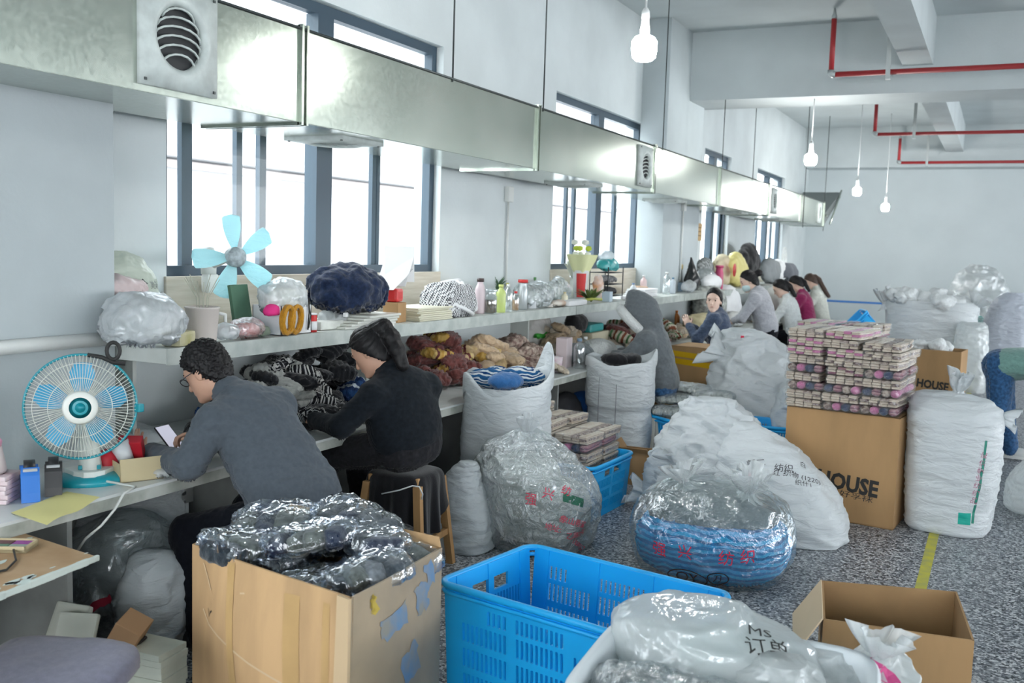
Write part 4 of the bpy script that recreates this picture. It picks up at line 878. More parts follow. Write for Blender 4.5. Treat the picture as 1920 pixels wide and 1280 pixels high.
def blob(name, mt, root, c, r, seed=0, amp=.02, sc=8, res=.02, p=2.4, flat=None):
    B = Body(np.array(c)-np.array(r)-.06, np.array(c)+np.array(r)+.06, res); B.ell(c, r, p=p)
    if flat is not None: B.cut((0, 0, flat), (0, 0, -1))
    P, Q = B.mesh(); P = fold(P, Q, amp, sc, seed, rid=True); return qmesh(name, P, Q, mt, root, False)
def drape(name, mt, root, f, nu=50, nv=40, world=False): # f(u,v)->point
    m = MB(); m.grid([[f(i/(nu-1), j/(nv-1)) for j in range(nv)] for i in range(nu)]); return m.build(name, mt, root, world)
# tall woven sack by the yellow line
r_, o_, G = sackobj('tall full white woven sack standing on the yellow floor line beside the printed carton', (-.20, 7.18, 0), [(0, 0, 0, .20, .19, 3), (.03, 0, 0, .25, .235, 3.2), (.3, 0, 0, .275, .25, 3), (.6, -.0, 0, .285, .26, 3), (.78, -.01, 0, .28, .25, 3), (.86, -.03, .0, .25, .17, 2.6), (.90, -.08, .0, .17, .08, 2.2), (.915, -.1, 0, .1, .03, 2)], WOV, seed=1, amp=.036, sc=6, st=(.5, .5, 3.6), dent=.03, rot=-.1)
tuft(r_, (.0, .0, .87), (.05, -.15, 1), .19, .09, WOV, 3); tuft(r_, (.22, .02, .80), (1, -.1, -.25), .15, .05, POLY, 5, 'twisted_corner')
for i, ch in enumerate('厚信帆业纺织品'): decal(o_, ch, (1845-i*3.2, 855+i*14), .045, mat('faded pink print', (.42, .12, .22), .6), -6)
decal(o_, '', (1838, 905), .1, GREENP, -4, 'green_stripe', mesh_fn=patch_fn(.016, .55, 2, 24)); decal(o_, '', (1808, 972), .1, mat('green square', (.0, .36, .28), .6), 0, 'green_label', mesh_fn=patch_fn(.075, .075))
# white sack behind it on the left, grey bag right edge, lying sacks
sackobj('white sack squeezed between the tall sack and the printed carton', (-.40, 8.0, 0), [(0, 0, 0, .24, .2, 3), (.05, 0, 0, .27, .22, 3), (.45, -.02, 0, .28, .22, 3), (.70, -.02, 0, .25, .17, 2.6), (.78, 0, 0, .1, .06, 2)], WOV, seed=2, amp=.02, st=(1, 1, 2.5))
sackobj('dull grey plastic sack cut off by the right edge of the picture', (.36, 7.95, 0), [(0, 0, 0, .14, .14, 2.4), (.04, 0, 0, .2, .18, 2.4), (.22, .02, 0, .22, .2, 2.2), (.38, .06, 0, .15, .14, 2), (.44, .1, 0, .05, .05, 2)], film('grey plastic', white=.6, gloss=.3), seed=4, amp=.03, cat='bag', name='plastic_bag')
sackobj('pale green grey sack lying on the floor behind the tall white sack', (-.42, 9.3, 0), [(0, 0, 0, .35, .24, 2.6), (.03, 0, 0, .42, .3, 2.6), (.16, 0, 0, .42, .29, 2.4), (.24, .0, 0, .34, .2, 2.2), (.28, 0, 0, .12, .08, 2)], woven('pale green sack', (.48, .56, .52)), seed=6, amp=.02)
# open woven sack with blue knitwear by the table
def openrim(G, hgt=.05, wob=.07, peak=None):
    n = G.shape[1]; t = np.linspace(0, 2*PI, n, endpoint=False); m = G.shape[0]
    for i in range(m-14, m):
        w = (i-(m-14))/13; G[i, :, 2] += w*(wob*np.sin(2*t+1)+.4*wob*np.sin(5*t))
        if peak is not None:
            for a, hh, sg in peak: d = (t-a+PI) % (2*PI)-PI; G[i, :, 2] += w*hh*np.exp(-(d/sg)**2)
    return G
def opensack(label, loc, lv, seed, mt, contents, cr, cz, peak=None, rz=0, wob=.05, fold_down=.1, group='open woven sacks', **kw):
    r_, o, G = sackobj(label, loc, lv, mt, closed_top=False, seed=seed, rz=rz, group=group, fn=lambda G: openrim(G, peak=peak, wob=wob), **kw)
    top = G[-1]; c = top.mean(0); rows = []
    for k, (s, dz) in enumerate(((1, 0), (1.035, -.006), (1.05, -.03), (1.055, -fold_down*.7), (1.04, -fold_down))): rows.append([tuple((c+(p-c)*np.array([s, s, 1]))+np.array([0, 0, dz*(1+.3*math.sin(3*2*PI*i/len(top)+seed))])) for i, p in enumerate(top)])
    b = MB(); b.grid(rows, True); b.build('rolled_rim', mt, r_)
    rows = [[tuple((c+(p-c)*np.array([s, s, 1]))+np.array([0, 0, dz])) for p in top] for s, dz in ((.99, 0), (.95, -.06), (.92, -.16), (.4, -.2))]; b = MB(); b.grid(rows, True); b.build('sack_lining', mt, r_)
    return r_, o
NB = stripes('navy and white fair isle knit', [(.01, .05, .16), (.55, .62, .66), (.015, .09, .22), (.02, .10, .25), (.6, .64, .66)], 26, 2, warp=.06)
BKN = cloth('black knit', (.012, .012, .014), .8, 90)
s1, o1 = opensack('open white woven sack of blue knitwear standing behind the ponytail woman', (-2.86, 5.78, 0), [(0, 0, 0, .20, .19, 3), (.03, 0, 0, .25, .23, 3), (.3, 0, 0, .28, .25, 2.8), (.6, 0, 0, .28, .25, 2.6), (.78, .0, 0, .27, .25, 2.4), (.88, .0, 0, .28, .25, 2.2), (.93, 0, 0, .28, .25, 2.2)], 11, WOV, None, 0, 0, peak=[(.9, .24, .35), (5.0, -.03, .6)], amp=.02, st=(.8, .8, 3), dent=.015, fold_down=.16)
def knits(parent_label, mats_, spots, group, cat='knitwear', name='knitted_piece'):
    for i, (x, y, z, r, a) in enumerate(spots):
        B = Body((x-.2, y-.2, z-.14), (x+.2, y+.2, z+.16), .014); B.ell((x, y, z), (r, r*.7, r*.45), np.array(Matrix.Rotation(a, 3, 'Z'))); P, Q = B.mesh(); P = fold(P, Q, .02, 16, i, rid=True); o = qmesh(name, P, Q, mats_[i % len(mats_)]); tag(o, parent_label, cat, group)
BLUEK = cloth('mid blue knit', (.03, .12, .30), .8, 90)
knits('blue and white patterned knit heaped in the open sack behind the ponytail woman', [NB, BLUEK, NB], [(-2.95, 5.70, .92, .16, .2), (-2.80, 5.62, .93, .13, 1.2), (-2.78, 5.82, .94, .15, .5), (-2.98, 5.86, .93, .13, 2)], 'blue knitwear in the open sack')
s2, o2 = opensack('open white woven sack with black knitwear standing in front of the hooded worker', (-2.88, 8.02, 0), [(0, 0, 0, .23, .22, 3), (.03, 0, 0, .26, .25, 3), (.3, 0, 0, .27, .26, 2.8), (.42, 0, 0, .255, .245, 2.8), (.5, 0, 0, .285, .27, 2.6), (.75, .0, 0, .285, .27, 2.4), (.86, 0, 0, .28, .27, 2.3)], 12, WOV, None, 0, 0, peak=[(.6, .06, .7)], amp=.014, st=(.8, .8, 3), dent=.012, fold_down=.12, wob=.03)
knits('black knit piece in the open sack before the hooded worker', [BKN], [(-2.92, 7.98, .85, .13, .3), (-2.82, 8.08, .85, .12, 1.4), (-2.93, 8.14, .84, .11, 2.2)], 'black knitwear in the open sack')
m = MB()
for k in range(3): a = .35+k*.55; m.tube([(-2.88+.293*math.cos(-a-1.0), 8.02+.283*math.sin(-a-1.0), z) for z in (.05, .3, .5, .8)], .003, 5)
q = m.build('stitch_seam', mat('grey thread', (.2, .22, .25), .8)); q.parent = s2; q.location = q.location-s2.location
# grey lower sack leaning at the stool
sackobj('limp grey white sack slumped on the floor between the stool and the clear bag', (-2.80, 5.06, 0), [(0, 0, 0, .17, .13, 3), (.02, 0, 0, .20, .16, 3), (.2, -.01, .02, .19, .13, 2.6), (.38, -.0, .03, .11, .09, 2.2), (.50, .04, .04, .03, .03, 2)], GREYW, seed=14, amp=.03, dent=.03)
# clear bag with red print
KN = cloth('grey stacked knit', (.40, .44, .42), .6, 60); 
r_, o_, G = sackobj('clear plastic bag with red lettering, knotted loosely at the top, beside the blue crate', (-2.45, 5.40, 0), [(0, 0, 0, .28, .24, 2.8), (.02, 0, 0, .33, .28, 2.8), (.2, .01, 0, .355, .30, 2.6), (.36, -.02, 0, .36, .29, 2.4), (.46, -.06, 0, .33, .26, 2.2), (.56, -.10, 0, .26, .2, 2), (.63, -.09, 0, .13, .11, 2), (.67, -.08, 0, .07, .06, 2)], film('clear bag skin', white=.34, gloss=.55, bs=12, bump=1.0), seed=21, amp=.05, sc=6, st=(1, 1, 1.4), pleat=(.5, 9, .12), dent=.03, name='plastic_bag', part='bag_skin', cat='bag', group='filled plastic bags')
tuft(r_, (-.08, 0, .64), (.1, -.1, 1), .12, .09, POLY, 8)
blob('bag_contents', KN, r_, (.03, .0, .20), (.29, .24, .20), 3, .02, 9, .02, 3, flat=.004); blob('bag_contents', mat('pale fluff', (.62, .65, .62), .9), r_, (-.10, 0, .42), (.22, .18, .11), 5, .03, 9, .02)
for tx, q, sz, rt in (('强', (995, 937), .075, -8), ('兴', (1028, 927), .07, -10), ('纺', (1062, 920), .06, -15), ('地址:', (1037, 990), .045, -12), ('象山爵溪', (1078, 980), .045, -14), ('乙路3号', (1082, 1003), .042, -14), ('13584157', (1085, 1022), .042, -14)): decal(o_, tx, q, sz, REDP, rt, off=.004)
decal(o_, '', (1078, 938), .1, mat('dark green strip', (.02, .13, .08), .6), -16, 'green_strip', mesh_fn=patch_fn(.14, .05))
# big clear bag with blue contents, two tied ears
BC = stripes('blue and grey folded knit', [(.005, .22, .55), (.01, .34, .72), (.005, .16, .42), (.012, .40, .78)], 16, 2, warp=.05)
r_, o_, G = sackobj('big clear bag of blue knitwear tied in two ears, red lettering on its belly', (-1.36, 5.42, 0), [(0, 0, 0, .32, .3, 2.6), (.015, 0, 0, .37, .34, 2.6), (.12, 0, 0, .43, .37, 2.5), (.26, 0, 0, .44, .38, 2.4), (.38, 0, 0, .40, .34, 2.3), (.46, -.0, 0, .31, .24, 2.1), (.50, -.02, 0, .20, .13, 2), (.52, -.02, 0, .08, .05, 2)], film('shiny clear bag', white=.06, gloss=.34, rough=.12, bs=7, bump=.9), seed=23, amp=.045, sc=5, st=(1, 1, 1.1), pleat=(.55, 11, .14), dent=.02, name='plastic_bag', part='bag_skin', cat='bag', group='filled plastic bags')
B = Body((-.48, -.44, -.02), (.48, .44, .5), .016); B.ell((0, 0, .17), (.425, .365, .20), p=2.6); B.cut((0, 0, .004), (0, 0, -1)); P, Q = B.mesh(); P = fold(P, Q, .02, 7, 4, (1, 1, 3), True); qmesh('bag_contents', P, Q, BC, r_, False)
blob('bag_contents', cloth('grey knit lump', (.16, .19, .21), .7, 60), r_, (-.02, .02, .35), (.37, .30, .12), 6, .03, 8, .018); 
tuft(r_, (-.15, -.06, .47), (-.25, -.1, 1), .14, .085, film('tied plastic', white=.62, gloss=.4), 12); tuft(r_, (.20, -.05, .44), (.1, -.15, 1), .17, .10, film('tied plastic'), 15)
for tx, q, sz, rt in (('强', (1236, 1030), .085, 4), ('兴', (1284, 1037), .085, 2), ('纺', (1362, 1048), .085, 0), ('织', (1402, 1045), .085, -2)): decal(o_, tx, q, sz, REDP, rt, off=.004)
decal(o_, 'QY', (1290, 1082), .07, INK, 0, off=.005, sx=1.3); decal(o_, '刀', (1345, 1084), .05, INK, 0, off=.005)
for q, w, h in (((1290, 1082), .105, .042), ((1346, 1084), .055, .036)): decal(o_, '', q, .1, INK, 0, 'pen_ring', off=.005, mesh_fn=line_fn([(w*math.cos(t), h*math.sin(t)) for t in [2*PI*k/24 for k in range(25)]], .006))
# white woven sack leaning on the printed carton + thin white bag in front
r_, o_, G = sackobj('white woven sack with handwriting, slumped against the printed carton', (-1.18, 6.42, 0), [(0, 0, 0, .36, .26, 3), (.02, 0, 0, .41, .29, 3), (.2, -.02, .02, .40, .28, 2.8), (.38, -.08, .05, .34, .25, 2.6), (.52, -.16, .08, .24, .19, 2.4), (.62, -.24, .1, .14, .11, 2.2), (.67, -.28, .1, .06, .05, 2)], WOV, seed=31, amp=.05, sc=4.5, dent=.04, rot=-.1, group='white woven sacks')
HW = mat('marker ink', (.06, .06, .07), .7)
for tx, q, sz, rt in (('郭二', (1417, 868), .06, 10), ('纺织', (1470, 878), .06, 5), ('白', (1505, 872), .05, 5), ('红 织物 (1220)', (1495, 893), .05, 5), ('织什1', (1507, 907), .045, 5)): decal(o_, tx, q, sz, HW, rt)
decal(o_, '', (1404, 905), .1, REDP, 0, 'red_print', mesh_fn=patch_fn(.015, .12, 2, 6, 2, .004))
r_, o_, G = sackobj('thin white plastic bag sagging in front of the handwritten sack, knotted at the top', (-1.74, 6.66, 0), [(0, 0, 0, .28, .22, 2.6), (.02, 0, 0, .33, .26, 2.6), (.2, .02, 0, .36, .28, 2.4), (.40, .04, 0, .35, .26, 2.2), (.58, .05, 0, .27, .20, 2.1), (.70, .02, 0, .16, .12, 2), (.77, 0, 0, .06, .05, 2)], POLY, seed=33, amp=.15, sc=5, st=(1, 1, 1.2), amp2=.012, pleat=(.5, 9, .12), dent=.04, name='plastic_bag', part='bag_skin', cat='bag', group='thin white plastic bags')
tuft(r_, (-.12, -.18, .36), (-.4, -.3, .8), .16, .09, POLY, 17); tuft(r_, (-.30, -.14, .08), (-1, -.3, .3), .2, .08, POLY, 19, 'loose_corner')
# big knotted white bag and its neighbours behind the flat packs
r_, o_, G = sackobj('big knotted white plastic bag with a pointed ear, behind the flat packs', (-1.92, 9.35, 0), [(0, 0, 0, .38, .32, 2.6), (.02, 0, 0, .44, .36, 2.6), (.3, 0, 0, .47, .38, 2.4), (.6, -.04, 0, .42, .34, 2.2), (.8, -.1, 0, .33, .27, 2.1), (.95, -.17, 0, .27, .2, 2), (1.02, -.2, 0, .15, .12, 2), (1.06, -.22, 0, .05, .05, 2)], POLY, seed=35, amp=.13, sc=4.2, st=(1, 1, 1), dent=.08, amp2=.012, name='plastic_bag', part='bag_skin', cat='bag', group='thin white plastic bags')
tuft(r_, (-.26, -.14, .80), (-.9, -.15, .42), .30, .13, POLY, 21, 'pointed_ear')
decal(o_, '', (1392, 632), .1, REDP, 0, 'red_print', mesh_fn=patch_fn(.03, .025))
r_, o_, G = sackobj('white bag with a green strip beside the rear sock stack', (-1.42, 8.9, 0), [(0, 0, 0, .24, .22, 2.6), (.02, 0, 0, .28, .26, 2.6), (.3, 0, 0, .30, .26, 2.4), (.55, .02, 0, .26, .22, 2.2), (.7, .03, 0, .12, .1, 2), (.75, .03, 0, .03, .03, 2)], POLY, seed=37, amp=.10, sc=6, st=(1, 1, 1), dent=.05, amp2=.01, name='plastic_bag', part='bag_skin', cat='bag', group='thin white plastic bags')
decal(o_, '', (1446, 722), .1, GREENP, 28, 'green_strip', mesh_fn=patch_fn(.035, .22, 2, 8)); decal(o_, '', (1440, 694), .1, REDP, 10, 'red_print', mesh_fn=patch_fn(.05, .03, 4, 3, 5, .008))
sackobj('crumpled clear bag between the knotted white bag and the standing woman', (-1.75, 10.5, 0), [(0, 0, 0, .3, .28, 2.6), (.03, 0, 0, .36, .3, 2.4), (.5, .1, 0, .36, .3, 2.2), (.8, .15, 0, .26, .2, 2), (.92, .18, 0, .08, .06, 2)], film('milky crumple', white=.72, gloss=.25), seed=39, amp=.13, sc=5, st=(1, 1, 1), dent=.08, amp2=.012, name='plastic_bag', part='bag_skin', cat='bag', group='thin white plastic bags')
# far sacks on the right
p = at(1735, 700, y=15.4); r_, o_, G = sackobj('wide white woven sack overflowing with white fluff behind the second printed carton', (p.x, 15.4, 0), [(0, 0, 0, .5, .4, 3), (.03, 0, 0, .56, .44, 3), (.5, 0, 0, .58, .44, 2.8), (.95, .02, 0, .60, .44, 2.6), (1.12, .02, 0, .62, .42, 2.4), (1.2, .0, 0, .58, .38, 2.4)], WOV, seed=41, amp=.03, dent=.03, closed_top=True, group='white woven sacks')
FLUFF = mat('white fluff', (.74, .77, .78), .95, bump=.8, bs=40)
tuft(r_, (-.58, -.1, 1.05), (-.3, 0, 1), .3, .1, WOV, 43, 'sack_ear'); tuft(r_, (.55, -.1, 1.08), (.5, 0, 1), .25, .1, WOV, 44, 'sack_ear')
rr = random.Random(5)
for k in range(22):
    x, y = p.x+rr.uniform(-.5, .45), 15.4+rr.uniform(-.38, .2); r = rr.uniform(.09, .16); B = Body((x-.24, y-.24, 1.0), (x+.24, y+.24, 1.55), .03); B.ell((x, y, 1.2+rr.uniform(-.02, .08)), (r, r, r*.75)); P, Q = B.mesh(); P = fold(P, Q, .06, 10, k); o = qmesh('fluff_clump', P, Q, FLUFF); tag(o, 'clump of white fluff heaped on the overflowing white sack', 'fluff', 'white fluff on the sack')
for k in range(12):
    x, y = p.x+.1+rr.uniform(-.25, .2), H2[0][1]+.2+rr.uniform(-.1, .12); r = rr.uniform(.07, .11); B = Body((x-.2, y-.2, z2-.2), (x+.2, y+.2, z2+.25), .03); B.ell((x, y, z2+rr.uniform(-.02, .05)), (r, r, r*.75)); P, Q = B.mesh(); P = fold(P, Q, .05, 11, k); o = qmesh('fluff_clump', P, Q, FLUFF); tag(o, 'clump of white fluff spilling out of the second printed carton', 'fluff', 'white fluff in the carton')
p = at(1817, 700, y=14.9); sackobj('narrow translucent white bag standing right of the second printed carton', (p.x, 14.9, 0), [(0, 0, 0, .18, .16, 3), (.02, 0, 0, .2, .18, 3), (.5, 0, 0, .21, .18, 2.8), (.85, 0, 0, .19, .15, 2.4), (.95, .0, 0, .14, .08, 2.2)], film('milky tall', white=.7, gloss=.3), seed=46, amp=.03, name='plastic_bag', part='bag_skin', cat='bag', group='filled plastic bags')
for px, y, s, lab in ((1888, 17.6, 0, 'tall white woven sack by the bending person'), (1935, 17.9, 2, 'tall white woven sack half out of the picture at the right edge')):
    p = at(px, 640, y=y); sackobj(lab, (p.x, y, 0), [(0, 0, 0, .3, .28, 3), (.03, 0, 0, .36, .32, 3), (.5, 0, 0, .37, .32, 2.8), (1.0, .03, 0, .33, .28, 2.6), (1.2, .06, 0, .24, .18, 2.3), (1.3, .06, 0, .1, .08, 2)], woven('bluish woven sack', (.62, .66, .74)), seed=48+s, amp=.04, dent=.03, group='white woven sacks')
p = at(1832, 560, y=20.5); r_, o_, G = sackobj('high heap of crumpled clear plastic against the far wall', (p.x, 20.8, 0), [(0, 0, 0, .6, .5, 2.4), (.05, 0, 0, .66, .55, 2.4), (.5, 0, 0, .62, .52, 2.2), (.95, .0, 0, .56, .45, 2.2), (1.3, .02, 0, .42, .36, 2), (1.55, .0, 0, .28, .24, 2), (1.7, -.02, 0, .1, .1, 2)], film('heap film', white=.75, gloss=.4, bs=8), seed=51, amp=.16, sc=3, st=(1, 1, 1), dent=.1, name='plastic_heap', part='film_sheet', cat='plastic waste')
G_ = stripes('teal and white folded bags', [(.05, .32, .30), (.55, .62, .62), (.08, .38, .36), (.6, .66, .66)], 22, 2, warp=.03)
p = at(1808, 595, y=19.0); m = MB(); m.box((p.x, 19.0, p.z-.1), (.62, .4, .26), .05, .04); m.cur = 1; m.box((p.x, 19.0, (p.z-.23)/2), (.7, .5, p.z-.23), .05, .05); o = m.build('folded_bag_stack', [G_, mat('grey bale wrap', (.42, .46, .48), .6)]); tag(o, 'grey bale topped with teal folded bags in front of the plastic heap', 'bale')
p = at(1908, 575, y=21.2); B = Body((p.x-.6, 20.8, -.02), (p.x+.6, 21.7, 1.3), .04); B.ell((p.x+.05, 21.2, .5), (.42, .32, .66)); B.cut((0, 0, 0.004), (0, 0, -1)); P, Q = B.mesh(); P = fold(P, Q, .12, 5, 2, rid=True); tag(qmesh('bin_bag', P, Q, mat('black plastic bag', (.012, .014, .016), .3)), 'big black plastic bag at the right edge by the far wall', 'bag')
# foreground: white tub, bag with marker writing, crumpled small bags
WTUB = mat('white tub plastic', (.72, .77, .80), .35)
a = V(-1.02, 2.98, .6); d1 = V(.75, .10, 0); d2 = V(.05, -.62, 0); C = [a, a+d2, a+d2+d1, a+d1]; root = T('plastic_tub', 'white plastic tub with a rounded rim at the bottom right corner', 'tub', (sum(C, V(0, 0, 0))/4).to_3d()*1)
cen = sum(C, V(0, 0, 0))/4; root.location = (cen.x, cen.y, 0); _MW[root.name] = Matrix.Translation(V(cen.x, cen.y, 0))
def tubring(s, z, n=48, pw=6):
    r = []
    for k in range(n): t = 2*PI*k/n; c, q = math.cos(t), math.sin(t); f = (abs(c)**pw+abs(q)**pw)**(-1/pw); r.append(V(cen.x, cen.y, z)+d1*.5*f*c*s+d2*.5*f*q*s)
    return r
m = MB(); m.grid([tubring(.9, .002), tubring(.93, .05), tubring(1, .57), tubring(1.0, .585), tubring(1.075, .59), tubring(1.085, .575), tubring(1.09, .597), tubring(1.06, .612), tubring(1.0, .605), tubring(.975, .58), tubring(.9, .06), tubring(.1, .05)], True); m.build('tub_shell', WTUB, root, True)
GP = film('bag over grey knit', white=.15, gloss=.5, bs=9, bump=.9)
for k, (u, v) in enumerate(((.2, .62), (.42, .66), (.62, .80), (.25, .86))):
    q = a+d1*u+d2*v; rt_ = T('wrapped_bundle', 'film-wrapped grey knit bundle in the white tub', 'bundle', (q.x, q.y, .5), group='grey bundles in the tub'); blob('knit', cloth('slate knit', (.12, .14, .15), .7, 70), rt_, (0, 0, 0), (.15, .11, .08), k, .03, 10, .014); blob('plastic_wrap', GP, rt_, (0, 0, .005), (.17, .13, .095), k+9, .035, 9, .016)
r_, o_, G = sackobj('limp white plastic bag marked in black pen, slumped in the white tub', (-.72, 2.96, .45), [(0, 0, 0, .22, .16, 2.6), (.02, 0, 0, .26, .19, 2.6), (.09, 0, 0, .28, .21, 2.4), (.16, -.03, 0, .26, .18, 2.2), (.21, -.05, 0, .19, .12, 2.2), (.24, -.06, 0, .10, .06, 2), (.245, -.06, 0, .02, .02, 2)], film('milky limp bag', tint=(.9, .95, .95), white=.70, gloss=.22, bs=5, bump=.5), seed=61, amp=.075, sc=4.5, st=(1, 1, 1), dent=.05, amp2=.006, name='plastic_bag', part='bag_skin', cat='bag', group='thin white plastic bags')
blob('bag_contents', mat('pale teal folded cloth', (.42, .55, .55), .9), r_, (.05, 0, .10), (.17, .12, .08), 2, .03, 6, .02, flat=.005)
decal(o_, 'MS', (1424, 1186), .06, INK, 8); decal(o_, '订单', (1440, 1215), .07, INK, 12)
for k, (px, py, y, s, mtl, lab) in enumerate(((1530, 1262, 3.05, .17, MILKY, 'crumpled milky plastic bag in front of the open carton, left of the red printed one'), (1640, 1262, 3.1, .17, MILKY, 'crumpled white plastic bag with a pink print at the bottom edge before the open carton'), (1440, 1290, 2.8, .2, MILKY, 'crumpled milky bag at the very bottom beside the tub'))):
    p = at(px, py, y=y); r_, o_, G = sackobj(lab, (p.x, y, 0), [(0, 0, 0, s*.8, s*.7, 2.4), (.02, 0, 0, s, s*.9, 2.4), (p.z*.6, 0, 0, s*1.1, s, 2.2), (p.z*.85, 0, 0, s*.9, s*.8, 2), (p.z+.02, .02, 0, s*.5, s*.4, 2), (p.z+.07, .03, 0, s*.15, s*.1, 2)], mtl, seed=70+k, amp=.07, sc=7, st=(1, 1, 1), dent=.05, name='plastic_bag', part='bag_skin', cat='bag', group='thin white plastic bags')
    if k == 1: tuft(r_, (.0, -.02, p.z+.02), (.15, 0, 1), .12, .055, MILKY, 72, 'bag_tip'); decal(o_, '', (1650, 1258), .1, mat('pink print', (.6, .08, .25), .6), -35, 'pink_print', mesh_fn=patch_fn(.10, .035, 6, 3, 3, .006))
# ------------------------------------------------------------------ wrapped sock bundles
CRM1 = stripes('cream folded knit', [(.66, .55, .43), (.74, .65, .53), (.40, .29, .23), (.70, .59, .47), (.76, .68, .57)], 60, 2, warp=.015, knit=60); PINK = cloth('pink knit', (.55, .16, .34), .5, 90); MAR = cloth('maroon knit', (.10, .03, .045), .6, 90, .4); NAV = cloth('navy knit', (.025, .04, .10), .6, 90, .3)
DUSK = stripes('dusty pink and plum knit', [(.42, .20, .24), (.50, .28, .30), (.16, .05, .09), (.30, .12, .17)], 38, 2, warp=.02); LEO = mat('speckled plum knit', (.10, .045, .05), .95, col2=(.55, .45, .38), vs=42, bump=.5, bs=120)
PWRAP = film('bundle film', tint=(.985, .985, .98), white=.01, gloss=.26, rough=.12, bs=16, bump=.9)
def pack_proto(label, kind, seed, W_=.25, D_=.28, H_=.06, group='film-wrapped sock bundles'):
    root = T('sock_bundle', label, 'sock bundle', (0, 0, -50), group=group); r = random.Random(seed); n = 4; w = W_*.95/n
    for i in range(n):
        x = -W_*.475+w*(i+.5); m = MB()
        if kind == 'roll':
            m.lathe([(0, -D_*.47), (H_*.38, -D_*.46), (H_*.5, -D_*.40), (H_*.5, D_*.4), (H_*.35, D_*.46), (0, D_*.47)], (x, 0, H_*.5), 12, Matrix.Rotation(-PI/2, 3, 'X')); m.v = [(x+(a-x)*1.05, b, H_*.5+(c-H_*.5)*.92) for a, b, c in m.v]; mm = [[DUSK, NAV, DUSK, MAR], [PINK, NAV, DUSK, LEO]][seed % 2][(i+seed) % 4]
            m.build('sock', mm, root)
        else:
            k = 3
            for q in range(k):
                z0 = .003+q*(H_-.006)/k; m.cur = [0, 0, 1][(q+i+seed) % 3] if kind != 'cream' else (1 if (q+i) % 5 == 4 else 0)
                m.box((x+r.uniform(-.004, .004), r.uniform(-.008, .008), z0+(H_-.006)/k*.5), (w*.96, D_*.95, (H_-.006)/k*1.05), r.uniform(-.03, .03), .008)
            m.build('sock', [CRM1, {'cream': LEO, 'pink': PINK, 'plum': LEO, 'mix': DUSK}[kind]], root)
    m = MB(); m.box((0, 0, H_*.5), (W_*1.02, D_*1.03, H_*1.02), None, .016); bm = bmesh.new(); P = None
    o = m.build('plastic_wrap', PWRAP, root); bm.from_mesh(o.data); bmesh.ops.subdivide_edges(bm, edges=bm.edges, cuts=3, use_grid_fill=True); bm.to_mesh(o.data); bm.free()
    for v in o.data.vertices: v.co += V(*[mnoise.noise(v.co*38+V(seed, k*7, 0))*.006 for k in range(3)])
    for p in o.data.polygons: p.use_smooth = True
    return root
PK = [pack_proto('p', k, i) for i, k in enumerate(('cream', 'pink', 'mix', 'roll', 'plum', 'roll'))]
def stack(x0, y0, z0, nx, ny, nz, dx, dy, dz, rz, lab, grp, pat, jit=.013, seed=0, top=None, cap=None):
    r = random.Random(seed); c, s = math.cos(rz), math.sin(rz)
    for k in range(nz):
        for i in range(nx):
            if cap and k >= cap[i]: continue
            for j in range(ny):
                x = (i-(nx-1)/2)*dx+r.uniform(-jit, jit); y = j*dy+r.uniform(-jit, jit)
                dup(PK[pat[k % len(pat)][i % len(pat[k % len(pat)])]], V(x0+x*c-y*s, y0+x*s+y*c, z0+k*dz), rz+r.uniform(-.11, .11), lab, grp)
stack(-.90, 7.05, .753, 3, 2, 9, .255, .285, .061, -.10, 'film-wrapped bundle of cream and plum socks stacked on the printed carton', 'sock bundles stacked on the printed carton', [(0, 3, 3), (0, 0, 4), (3, 5, 5), (0, 0, 0), (3, 2, 3), (0, 4, 0), (1, 1, 4), (1, 0, 4), (0, 1, 4)], cap=[9, 9, 8])
rz_ = int((at(1530, 594, y=9.75).z-.62)/.061)
stack(-1.34, 9.80, .623, 3, 2, rz_, .255, .285, .061, -.10, 'film-wrapped sock bundle in the rear stack behind the printed carton', 'sock bundles in the rear stack', [(3, 1, 0), (0, 1, 3), (4, 0, 2), (1, 3, 0), (0, 0, 4)], seed=2)
stack(-2.74, 6.14, .016, 3, 2, 11, .258, .29, .061, -.05, 'film-wrapped sock bundle heaped in the blue crate by the clear bag', 'sock bundles in the blue crate', [(2, 0, 4), (0, 4, 3), (3, 2, 0)], seed=3, cap=[11, 10, 9])
for o in PK:
    for ch in _KIDS(o): bpy.data.objects.remove(ch)
    bpy.data.objects.remove(o)
